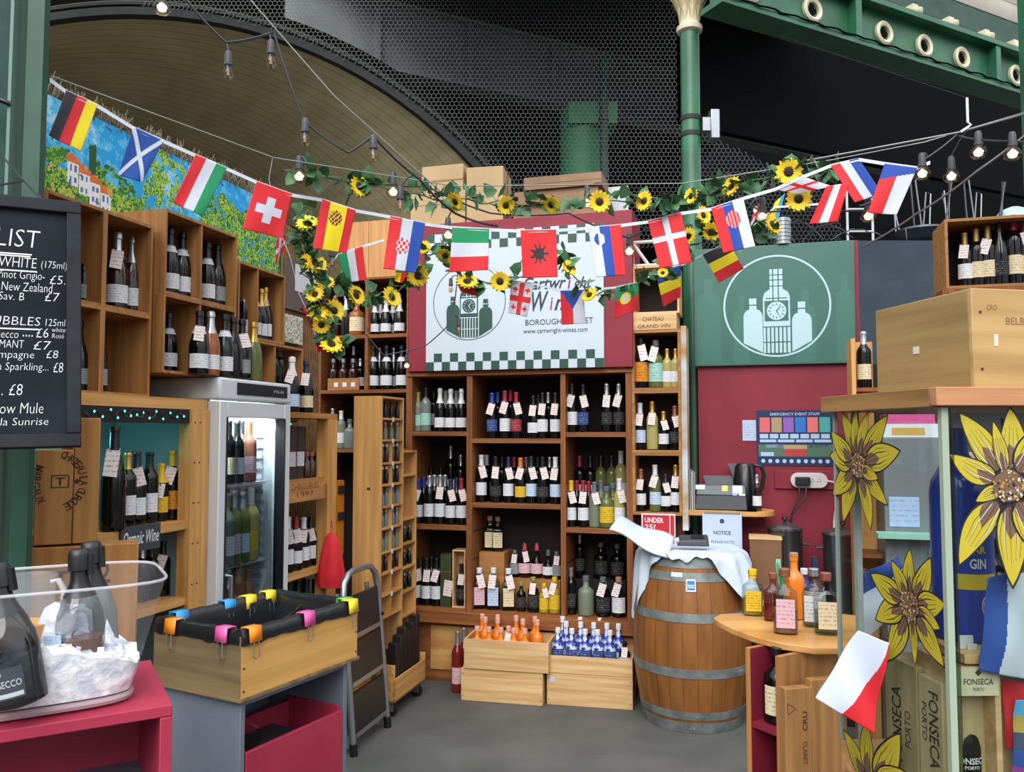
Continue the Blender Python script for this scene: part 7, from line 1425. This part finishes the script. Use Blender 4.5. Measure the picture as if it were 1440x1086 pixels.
def flag(label, q, fn, group, dd=0, n=44, amp=.006):
    c = [P(u, v, bdepth(u)+dd+.02*(i > 1)) for i, (u, v) in enumerate(q)]; ph = R.random()*6
    nm = ((c[1]-c[0]).cross(c[3]-c[0])).normalized()
    o0 = (c[0]+c[1])/2
    def f(x, y):
        b = (c[0]*(1-x)+c[1]*x)*(1-y)+(c[3]*(1-x)+c[2]*x)*y-o0
        return b+nm*(amp*math.sin(x*5+y*2+ph)*y)
    g = MB(); g.grid(f, n, n, lambda x, y: KEYS.index(fn(x, y))); o = g.build('bunting_flag', MATL, None, Matrix.Translation(o0)); m = o.modifiers.new('thick', 'SOLIDIFY'); m.thickness = .001
    return tag(o, label, 'flag', group)
V3 = lambda a, b, c: (lambda x, y: a if x < 1/3 else (b if x < 2/3 else c))
H3 = lambda a, b, c: (lambda x, y: a if y < 1/3 else (b if y < 2/3 else c))
def cross(bg, fg, cx=.5, cy=.5, w=.09): return lambda x, y: fg if abs(x-cx) < w or abs(y-cy) < w*.75 else bg
def spot(base, cx, cy, r, k, rim=None):
    def f(x, y):
        d = math.hypot((x-cx), (y-cy)*1.25)
        return k(x, y) if d < r else base(x, y)
    return f
gB = 'flags on the front bunting line'; gB2 = 'flags on the lower rear bunting line'
swiss = lambda x, y: 'w' if (abs(x-.5) < .11 and abs(y-.5) < .27) or (abs(y-.5) < .085 and abs(x-.5) < .34) else 'r'
salt = lambda x, y: 'w' if abs(x-y) < .09 or abs(x+y-1) < .09 else 'n'
chk = lambda x, y: 'r' if (int(x*13)+int(y*16)) % 2 else 'w'
def eagle(x, y):
    dx, dy = x-.5, y-.5; r = math.hypot(dx, dy*1.2); a = math.atan2(dy, dx)
    return 'k' if r < .15+.13*max(0, math.cos(9*a)) and abs(dx) < .3 else 'r'
def geo(x, y):
    if abs(x-.5) < .11 or abs(y-.5) < .085: return 'r'
    for cx in (.22, .78):
        for cy in (.22, .78):
            if (abs(x-cx) < .035 and abs(y-cy) < .09) or (abs(y-cy) < .03 and abs(x-cx) < .11): return 'r'
    return 'w'
def czech(x, y): return 'b' if y < .55-1.1*abs(x-.5) else ('r' if x < .5 else 'w')
DE = 'flag, on the front bunting line'
FL = [
 ('black, red and yellow bunting flag next to the chalkboard post', ((93, 127), (137, 147), (112, 213), (69, 190)), V3('k', 'r', 'y')),
 ('blue bunting flag with a white diagonal cross', ((187, 178), (230, 198), (199, 257), (167, 246)), salt),
 ('red, white and green bunting flag with upright stripes over the champagne crates', ((275, 217), (319, 236), (284, 305), (244, 285)), V3('r', 'w', 'g')),
 ('red bunting flag with a short white cross', ((361, 255), (411, 273), (397, 335), (340, 322)), swiss),
 ('red and yellow bunting flag with a small crest', ((453, 280), (500, 296), (488, 356), (440, 350)), spot(lambda x, y: 'r' if x < .25 or x > .75 else 'y', .47, .30, .2, lambda x, y: 'm' if (int(x*28)+int(y*28)) % 3 else 'y')),
 ('red, white and blue bunting flag with a red and white chequered shield', ((549, 304), (598, 314), (585, 384), (539, 378)), spot(V3('r', 'w', 'b'), .46, .52, .2, chk)),
 ('green, white and red bunting flag with level stripes in front of the sign emblem', ((636, 320), (688, 322), (686, 380), (632, 383)), H3('g', 'w', 'r')),
 ('red bunting flag with a black spiky emblem', ((732, 324), (782, 323), (784, 390), (735, 391)), eagle),
 ('white, blue and red bunting flag with a small white and blue shield', ((827, 320), (873, 316), (880, 387), (838, 390)), spot(V3('w', 'b', 'r'), .30, .25, .16, lambda x, y: 'w' if x > .28 else 'b')),
 ('red bunting flag with a long white cross', ((911, 311), (958, 299), (973, 369), (928, 378)), cross('r', 'w', .5, .42, .08)),
 ('red, blue and white bunting flag with a red crest above the green sign', ((1000, 293), (1045, 278), (1062, 347), (1017, 356)), spot(V3('r', 'b', 'w'), .56, .36, .22, lambda x, y: 'p' if int(x*20) % 2 else 'r')),
 ('white bunting flag with a red cross blown nearly flat', ((1088, 266), (1128, 248), (1170, 262), (1122, 273)), cross('w', 'r', .5, .5, .10)),
 ('red and white bunting flag with one white stripe beside the sunflowers', ((1162, 262), (1194, 257), (1178, 312), (1138, 315)), V3('r', 'w', 'r')),
 ('red, white and blue bunting flag twisted across the line', ((1168, 233), (1207, 222), (1240, 272), (1202, 285)), V3('r', 'w', 'b')),
 ('white and red bunting flag with a blue wedge at the far end', ((1244, 230), (1290, 236), (1261, 302), (1220, 300)), lambda x, y: 'b' if y < .32-.2*x else ('r' if x < .5-.0*y else 'w')),
]
for lb, q, fn in FL: flag(lb, q, fn, gB)
FL2 = [
 ('green, white and red bunting flag on the lower line above the corner crates', ((475, 358), (510, 346), (515, 394), (485, 398)), V3('g', 'w', 'r'), .5),
 ('white bunting flag with one big and four small red crosses', ((719, 396), (751, 400), (741, 446), (715, 440)), geo, .5),
 ('red and white bunting flag with a blue wedge in front of the shop sign', ((788, 409), (820, 408), (824, 455), (790, 457)), czech, .5),
 ('green and red bunting flag with a round crest', ((866, 404), (898, 397), (898, 436), (864, 448)), spot(lambda x, y: 'g' if y < .45 else 'r', .45, .45, .24, lambda x, y: 'y' if math.hypot(x-.45, (y-.45)*1.25) > .15 else 'w'), .5),
 ('blue, yellow and red bunting flag over the narrow crate column', ((922, 383), (958, 373), (957, 418), (933, 432)), H3('n', 'y', 'r'), .5),
 ('black, yellow and red bunting flag over the green sign', ((988, 358), (1024, 341), (1046, 378), (1011, 398)), H3('k', 'y', 'r'), .5),
 ('plain red bunting flag bunched below the green, white and red one', ((641, 396), (671, 402), (674, 418), (648, 410)), lambda x, y: 'r', .5),
 ('red and white crossed bunting flag hanging beside the willow screen', ((389, 337), (403, 328), (400, 352), (386, 374)), cross('r', 'w', .4, .5, .12), .5),
 ('yellow and sky-blue bunting flag beside the upper sunflowers', ((1090, 284), (1104, 272), (1092, 318), (1080, 310)), lambda x, y: 'y' if x < .6 else 's', .5),
 ('crumpled red, white and blue crossed bunting flag above the green sign', ((1060, 292), (1076, 278), (1068, 310), (1055, 318)), lambda x, y: 'r' if abs(x-.5) < .1 or abs(y-.5) < .1 else ('w' if abs(x-y) < .2 or abs(x+y-1) < .2 else 'k'), .5),
 ('yellow and red bunting flag tip behind the chequered-shield flag', ((556, 384), (572, 384), (568, 398), (555, 396)), lambda x, y: 'y' if x < .55 else 'r', .5),
 ('red bunting flag with a white bar at the foot of the flower garland', ((438, 452), (452, 445), (461, 492), (446, 496)), lambda x, y: 'w' if abs(y-.35) < .09 else 'r', .42),
 ('red bunting flag folded along the garland above the corner crates', ((424, 430), (434, 436), (455, 476), (438, 462)), lambda x, y: 'r', .42),
]
for lb, q, fn, dd in FL2: flag(lb, q, fn, gB2, dd)
CABLES = []
def line(name, label, pts, r, m, cat, n=6, dd=0, sag=0):
    w = [P(u, v, bdepth(u)+dd) if len(x) == 0 else P(u, v, x[0]) for u, v, *x in pts]; out = []
    for a, b in zip(w, w[1:]):
        for k in range(n): q = k/n; p = a*(1-q)+b*q; p = p-Vector((0, 0, sag*4*q*(1-q)*(b-a).length)); out.append(p)
    out.append(w[-1]); g = MB(); g.tube(out, r, 5); CABLES.extend(out); return tag(g.build(name, m), label, cat), out
def ribbon(name, label, pts, h, dd=0):
    w = [P(u, v, bdepth(u)+dd) for u, v in pts]; g = MB(); vs = []
    for p in w: vs += [p, p-Vector((0, 0, h)), p+Vector((0, .002, 0)), p+Vector((0, .002, -h))]
    fs = []
    for i in range(len(w)-1): a = 4*i; fs += [(a, a+1, a+5, a+4), (a+2, a+6, a+7, a+3), (a, a+4, a+6, a+2), (a+1, a+3, a+7, a+5)]
    g.add(vs, fs); return tag(g.build(name, STRING), label, 'bunting')
ribbon('bunting_ribbon', 'white ribbon of the front bunting line crossing the whole stall', ((70, 109), (93, 126), (137, 146), (187, 177), (230, 196), (275, 216), (319, 235), (361, 254), (411, 272), (453, 279), (500, 294), (549, 303), (598, 313), (636, 318), (688, 321), (732, 323), (782, 322), (827, 319), (873, 315), (911, 310), (958, 298), (1000, 292), (1045, 277), (1090, 264), (1128, 247), (1168, 231), (1207, 222), (1245, 228), (1290, 234), (1308, 226)), .014)
ribbon('bunting_ribbon', 'white ribbon of the lower rear bunting line across the shop sign', ((462, 372), (475, 357), (510, 345), (540, 336)), .012, .5)
ribbon('bunting_ribbon', 'short white ribbon in front of the shop sign below the first line', ((690, 374), (720, 394), (752, 398), (788, 408), (822, 407), (866, 403), (898, 396), (922, 382), (958, 372), (988, 357), (1025, 340), (1050, 325), (1090, 290), (1160, 285)), .010, .5)
ribbon('bunting_ribbon', 'white ribbon dropping down beside the willow screen', ((383, 222), (378, 250), (392, 320), (408, 360), (420, 410), (438, 450), (447, 475)), .008, .42)
# --- sunflower garlands
PET = mottled('petal_yellow', 'efc01a', 'fbe03a', 30, .6); SEED = mat('seed_brown', '2f1b10', .8); LEAFM = mottled('garland_leaf', '2f5a34', '55825a', 14, .5); STEMM = mat('garland_stem', '3f6a3a', .6)
def pet_mesh():
    g = MB()
    for ring, (n, L, w, tilt, z) in enumerate(((15, 1.0, .17, .10, 0), (13, .86, .17, .28, .03))):
        for i in range(n):
            a = 2*pi*(i+.5*ring)/n; l = L*(.92+.12*R.random()); M = Matrix.Rotation(a, 4, 'Z')
            pr = [(.30, .0), (.5, w), (.75, w*.85), (l, 0)]
            vs = [M @ Vector((x, s*y, z+tilt*(x-.3))) for x, y in pr for s in ((1, -1) if y else (1,))]
            g.add(vs, [(0, 2, 1), (1, 2, 4, 3), (3, 4, 5)])
    return g.mesh('sunflower_petals', PET)
PETM = pet_mesh(); CENM = MB().lathe([(0, .10), (.15, .09), (.25, .06), (.30, .02), (.26, -.06), (0, -.08)], 18).mesh('sunflower_seed_head', SEED); CALM = MB().lathe([(0, -.2), (.2, -.16), (.42, -.02), (.3, 0)], 12).mesh('sunflower_calyx', STEMM)
TIES = []
def garland(name, label, pts, flowers, leaves, dd=0):
    w = []
    P0 = [P(u, v, bdepth(u)+dd) for u, v in pts]
    for a, b in zip(P0, P0[1:]):
        for k in range(8): w.append(a*(1-k/8)+b*k/8+Vector((0, .01*math.sin(len(w)*.9), .008*math.sin(len(w)*.7))))
    w.append(P0[-1]); o0 = w[0].copy(); TIES.append(None); t = thing(name, label, 'garland', o0, 'artificial sunflower garlands'); TIES[-1] = (t, o0)
    g = MB(); g.tube([p-o0 for p in w], .0035, 5); g.build('vine_stem', STEMM, t)
    g = MB()
    for i in range(leaves):
        p = w[int(R.random()*(len(w)-1))]-o0; d = Vector((R.gauss(0, 1), -abs(R.gauss(0, .6))-.1, R.gauss(-.15, .9))).normalized(); L = .05+.05*R.random(); s = d.cross(Vector((R.gauss(0, 1), R.gauss(0, 1), R.gauss(0, 1)))).normalized(); nn = d.cross(s); W_ = L*.30
        v = [p, p+d*L*.25, p+d*L*.35+s*W_+nn*.004, p+d*L*.7+s*W_*.8, p+d*L, p+d*L*.7-s*W_*.8, p+d*L*.35-s*W_+nn*.004, p+d*L*.65-nn*.006]
        g.add(v, [(1, 7, 3, 2), (1, 6, 5, 7), (7, 5, 4), (7, 4, 3)]); g.tube([p, p+d*L*.27], .0016, 4)
    lf = g.build('leaves', LEAFM, t); lf['kind'] = 'stuff'
    for (u, v, r, tx, ty) in flowers:
        d = bdepth(u)+dd-.03; c = P(u, v, d)-o0; s = r/FPX*d
        face = (Vector((0, 0, EYE))-(c+o0)).normalized(); f = (face+Vector((tx, 0, ty))).normalized(); x = f.orthogonal().normalized(); y = f.cross(x)
        M = Matrix(((x.x, y.x, f.x, c.x), (x.y, y.y, f.y, c.y), (x.z, y.z, f.z, c.z), (0, 0, 0, 1))) @ Matrix.Scale(s*1.25, 4)
        h = put('sunflower_head', PETM, t, M); put('seed_head', CENM, h); put('calyx', CALM, h)
    return t
garland('sunflower_garland', 'upper sunflower garland strung past the cardboard boxes', ((412, 240), (450, 246), (505, 262), (560, 268), (610, 280), (660, 282), (711, 286), (775, 285), (843, 284), (906, 282), (950, 280)),
        ((505, 262, 14, .9, .3), (640, 284, 13, -.9, -.5), (711, 289, 12, .5, -.2), (775, 288, 13, -.4, -.6), (843, 284, 14, .05, 0), (906, 283, 13, -.9, .3)), 120)
garland('sunflower_garland', 'upper sunflower garland running past the slim column to the far bunting flags', ((950, 280), (975, 277), (1000, 272), (1030, 265), (1075, 250), (1110, 242), (1150, 240), (1175, 236)),
        ((972, 276, 11, -.9, .4), (1028, 263, 14, -1.0, .7), (1109, 242, 17, .1, .1), (1123, 280, 16, .15, .1)), 90, .1)
garland('sunflower_garland', 'sunflower garland bunched beside the willow screen and corner crates', ((432, 290), (425, 325), (432, 365), (440, 395), (446, 420), (452, 445), (468, 475), (478, 480)),
        ((432, 314, 14, -.2, .9), (444, 371, 15, .6, .7), (457, 397, 12, .1, .9), (443, 414, 12, -.4, .5), (470, 437, 14, .6, .2), (447, 440, 13, -.1, .6), (452, 457, 12, .2, -.4), (466, 484, 15, .2, .8), (430, 368, 10, -.8, .2)), 150, .42)
garland('sunflower_garland', 'lower sunflower garland draped across the shop sign', ((460, 400), (500, 416), (530, 412), (555, 412), (588, 388), (600, 360), (626, 345), (640, 380), (665, 398), (703, 396), (740, 385), (790, 350), (800, 378), (828, 415), (860, 410), (895, 400)),
        ((501, 416, 13, .9, .4), (551, 418, 14, .9, .5), (588, 388, 14, .2, -.3), (597, 348, 9, -.6, .4), (626, 360, 11, -.4, -.7), (657, 396, 14, .1, .95), (703, 396, 13, 0, 0), (800, 377, 11, .7, .6), (829, 415, 11, -.6, .8)), 130, .5)
garland('sunflower_garland', 'short sunflower garland around the red, blue and white crested flag', ((900, 395), (935, 378), (965, 345), (985, 315), (1000, 330), (1040, 340), (1075, 320), (1090, 335)),
        ((968, 332, 11, -.7, .2), (989, 303, 12, .8, .3), (1001, 326, 12, .1, -.1), (1086, 316, 14, .9, .5), (932, 384, 7, 0, .5)), 80, .4)
# --- festoon lights
gl_ = 'festoon bulbs'; FIL = mat('warm_filament', 'ffe0b4', .4, emit=2.2); FIL0 = mat('unlit_filament', '9a8b78', .4); BGL = glass('bulb_glass', 'f3e9dc', .35); SOCK = mat('bulb_socket', '3a3d40', .5)
def bulb(u, v, d, lit, label, s=1.0, dr=(0, 0, -1)):
    c = P(u, v, d); t = thing('festoon_bulb', label, 'light bulb', Matrix.Translation(c) @ Matrix.Scale(s, 4), gl_)
    g = MB(); g.lathe([(0, .085), (.012, .083), (.016, .07), (.016, .035), (.019, .033), (.019, .02), (.0145, .015), (0, .015)], 14); g.build('socket', SOCK, t)
    k = 1.6 if lit else 1.0; g = MB(); g.lathe([(.014, .017), (.017*k, .008), (.0235*k, -.012), (.023*k, -.026), (.015*k, -.040), (0, -.046)], 16); g.build('glass_globe', BGL, t)
    g = MB(); g.lathe([(0, .01), (.004, .006), (.022 if lit else .005, -.012), (.015 if lit else .009, -.028), (0, -.034)], 8); g.build('filament', FIL if lit else FIL0, t)
    top = Vector((0, 0, .085)); q = min(CABLES, key=lambda w: (w-c-top*s).length); e_ = (q-c)/s
    if (e_-top).length < 1.2/s: g = MB(); g.tube([top-Vector((0, 0, .004)), (top+e_)/2+Vector((0, 0, .01)), e_], .004, 5); g.build('drop_cord', SOCK, t)
    return t
c1, _ = line('festoon_cable', 'black festoon cable looping down from the top across the arch', ((215, -60, 2.9), (262, 0, 2.95), (318, 60, 3.0), (385, 45, 3.0), (428, 170, 3.05), (490, 214, 3.1), (524, 190, 3.1), (590, 252, 3.3), (640, 300, 3.5), (700, 318, 3.6)), .005, CABLE, 'cable', 8, 0, .04)
line('support_wire', 'thin steel wire running down across the arch from the top', ((335, -20, 3.4), (400, 55, 3.4), (470, 135, 3.4), (620, 270, 3.5)), .003, STEELW, 'wire')
line('support_wire', 'thin steel wire along the mural above the front bunting line', ((72, 107, 2.6), (385, 222, 3.1), (640, 262, 3.5), (960, 258, 3.6), (1170, 225, 3.4), (1300, 200, 3.2), (1478, 147, 3.3)), .0025, STEELW, 'wire')
line('support_wire', 'thick steel wire rising to the edge post above the far bunting flags', ((1135, 226, 3.45), (1345, 187, 3.2), (1478, 150, 3.3)), .004, STEELW, 'wire')
t = thing('ceiling_hook', 'white hook hanging from the roundel girder above the far bulbs', 'hook', P(1361, 172, 3.2)); g = MB(); g.tube([(0, 0, .10), (0, 0, 0), (.012, 0, -.01), (.0, 0, -.02), (-.03, 0, -.04)], .005, 6); g.build('hook_rod', WH, t)
g = MB(); g.tube([(0, 0, .10), (0, 2.6, 1.7)], .001, 4); g.build('hanger_wire', CABLE, t)
line('festoon_cable', 'festoon cable holding the bulbs beside the edge post', ((1209, 290, 3.3), (1260, 268, 3.3), (1297, 226, 3.2), (1345, 190, 3.2), (1376, 196, 3.1), (1424, 198, 3.0), (1476, 190, 3.3)), .004, CABLE, 'cable', 6, 0, .03)
line('festoon_cable', 'festoon cable sloping from the pale pine box top up to the edge post', ((1215, 346, 4.4), (1290, 300, 4.0), (1375, 240, 3.6), (1478, 160, 3.3)), .006, STEELW, 'cable', 6, 0, .02)
line('festoon_cable', 'festoon cable weaving through the upper sunflower garland', ((395, 240), (421, 236), (470, 252), (553, 260), (600, 262), (690, 300), (800, 300), (885, 335), (960, 290), (1020, 262), (1072, 298), (1130, 292), (1221, 296), (1260, 262)), .004, CABLE, 'cable', 6, .08, .03)
line('festoon_cable', 'festoon cable in front of the shop sign', ((628, 322), (645, 370), (640, 420), (628, 460), (600, 485), (540, 500), (515, 470)), .004, CABLE, 'cable', 6, 1.2, .02)
BU = [(321, 98, 3.0, 0, 'unlit bulb hanging in front of the arch, lowest of the top pair'), (381, 82, 3.0, 0, 'unlit bulb hanging at the highest cable joint below the arch'), (429, 192, 3.05, 0, 'unlit bulb on the cable in front of the arch, above the leaf spray'), (525, 215, 3.1, 0, 'unlit bulb dangling beside the cardboard boxes'),
      (563, 286, 3.3, 0, 'unlit bulb below the cable next to the wide cardboard box'), (228, 6, 2.9, 1, 'lit bulb at the very top near the arch crown'), (421, 244, 3.2, 1, 'lit bulb at the start of the upper sunflower garland'), (553, 266, 3.4, 1, 'lit bulb beside the wide cardboard box'),
      (630, 327, 3.75, 1, 'lit bulb beside the green, white and red level-striped flag'), (885, 350, 3.7, 1, 'lit bulb between the shield flag and the long white cross flag'), (1020, 268, 3.6, 1, 'lit bulb beside the sunflower above the crested flag'), (1072, 300, 3.6, 1, 'lit bulb above the green sign next to the crumpled flag'),
      (1128, 274, 3.5, 1, 'lit bulb under the flat white flag with a red cross'), (1221, 300, 3.35, 1, 'lit bulb below the far white and red flag'), (1297, 240, 3.2, 1, 'lit bulb at the end of the front bunting ribbon'), (1338, 244, 3.3, 1, 'lit bulb between the two cables beside the edge post'), (1376, 210, 3.1, 1, 'lit bulb under the cable joint by the hook'), (1424, 212, 3.0, 1, 'lit bulb against the green edge post'),
      (826, 282, 3.7, 1, 'lit bulb tucked beside the sunflower facing forward'), (645, 462, 4.8, 0, 'unlit bulb in front of the shop sign emblem, lower'), (634, 405, 4.8, 0, 'unlit bulb in front of the shop sign emblem, upper'), (572, 512, 4.9, 1, 'lit bulb at the edge of the crimson bulkhead above the rack'), (467, 366, 3.8, 0, 'unlit bulb under the red and yellow crested flag')]
for u, v, d, lit, lb in BU: bulb(u, v, d, lit, lb, .85 if d < 4 else .7)
for t_, o0 in TIES:
    q = min(CABLES, key=lambda w: (w-o0).length); g = MB(); g.tube([Vector((0, 0, 0)), (q-o0)/2, q-o0], .0015, 4); g.build('tie_wire', STEELW, t_)
# conduit and lamp housing over the green sign
p = BF.w(bs(1106, .29), .30, zg1+.087); t = thing('conduit_elbow', 'ribbed grey conduit elbow on top of the green sign', 'conduit', p); g = MB()
for i in range(7): g.cyl((0, 0, -.085+i*.024), (0, 0, -.066+i*.024), .05, 16); g.cyl((0, 0, -.066+i*.024), (0, 0, -.061+i*.024), .044, 16)
g.build('ribbed_hose', GREYM, t)
g = MB(); R2 = random.Random(5)
for k in range(5):
    pts = [BF.w(g0+.15+.17*k+.3*i/12, .29+.01*math.sin(i), zg1+.006+.09*math.sin(i*pi/12)*(1+.5*math.sin(k))+.01*abs(math.sin(i*2+k))) for i in range(13)]; g.tube(pts, .004, 5)
tag(g.build('loose_cables', CABLE), 'tangle of loose black cables along the top of the green sign', 'cables')
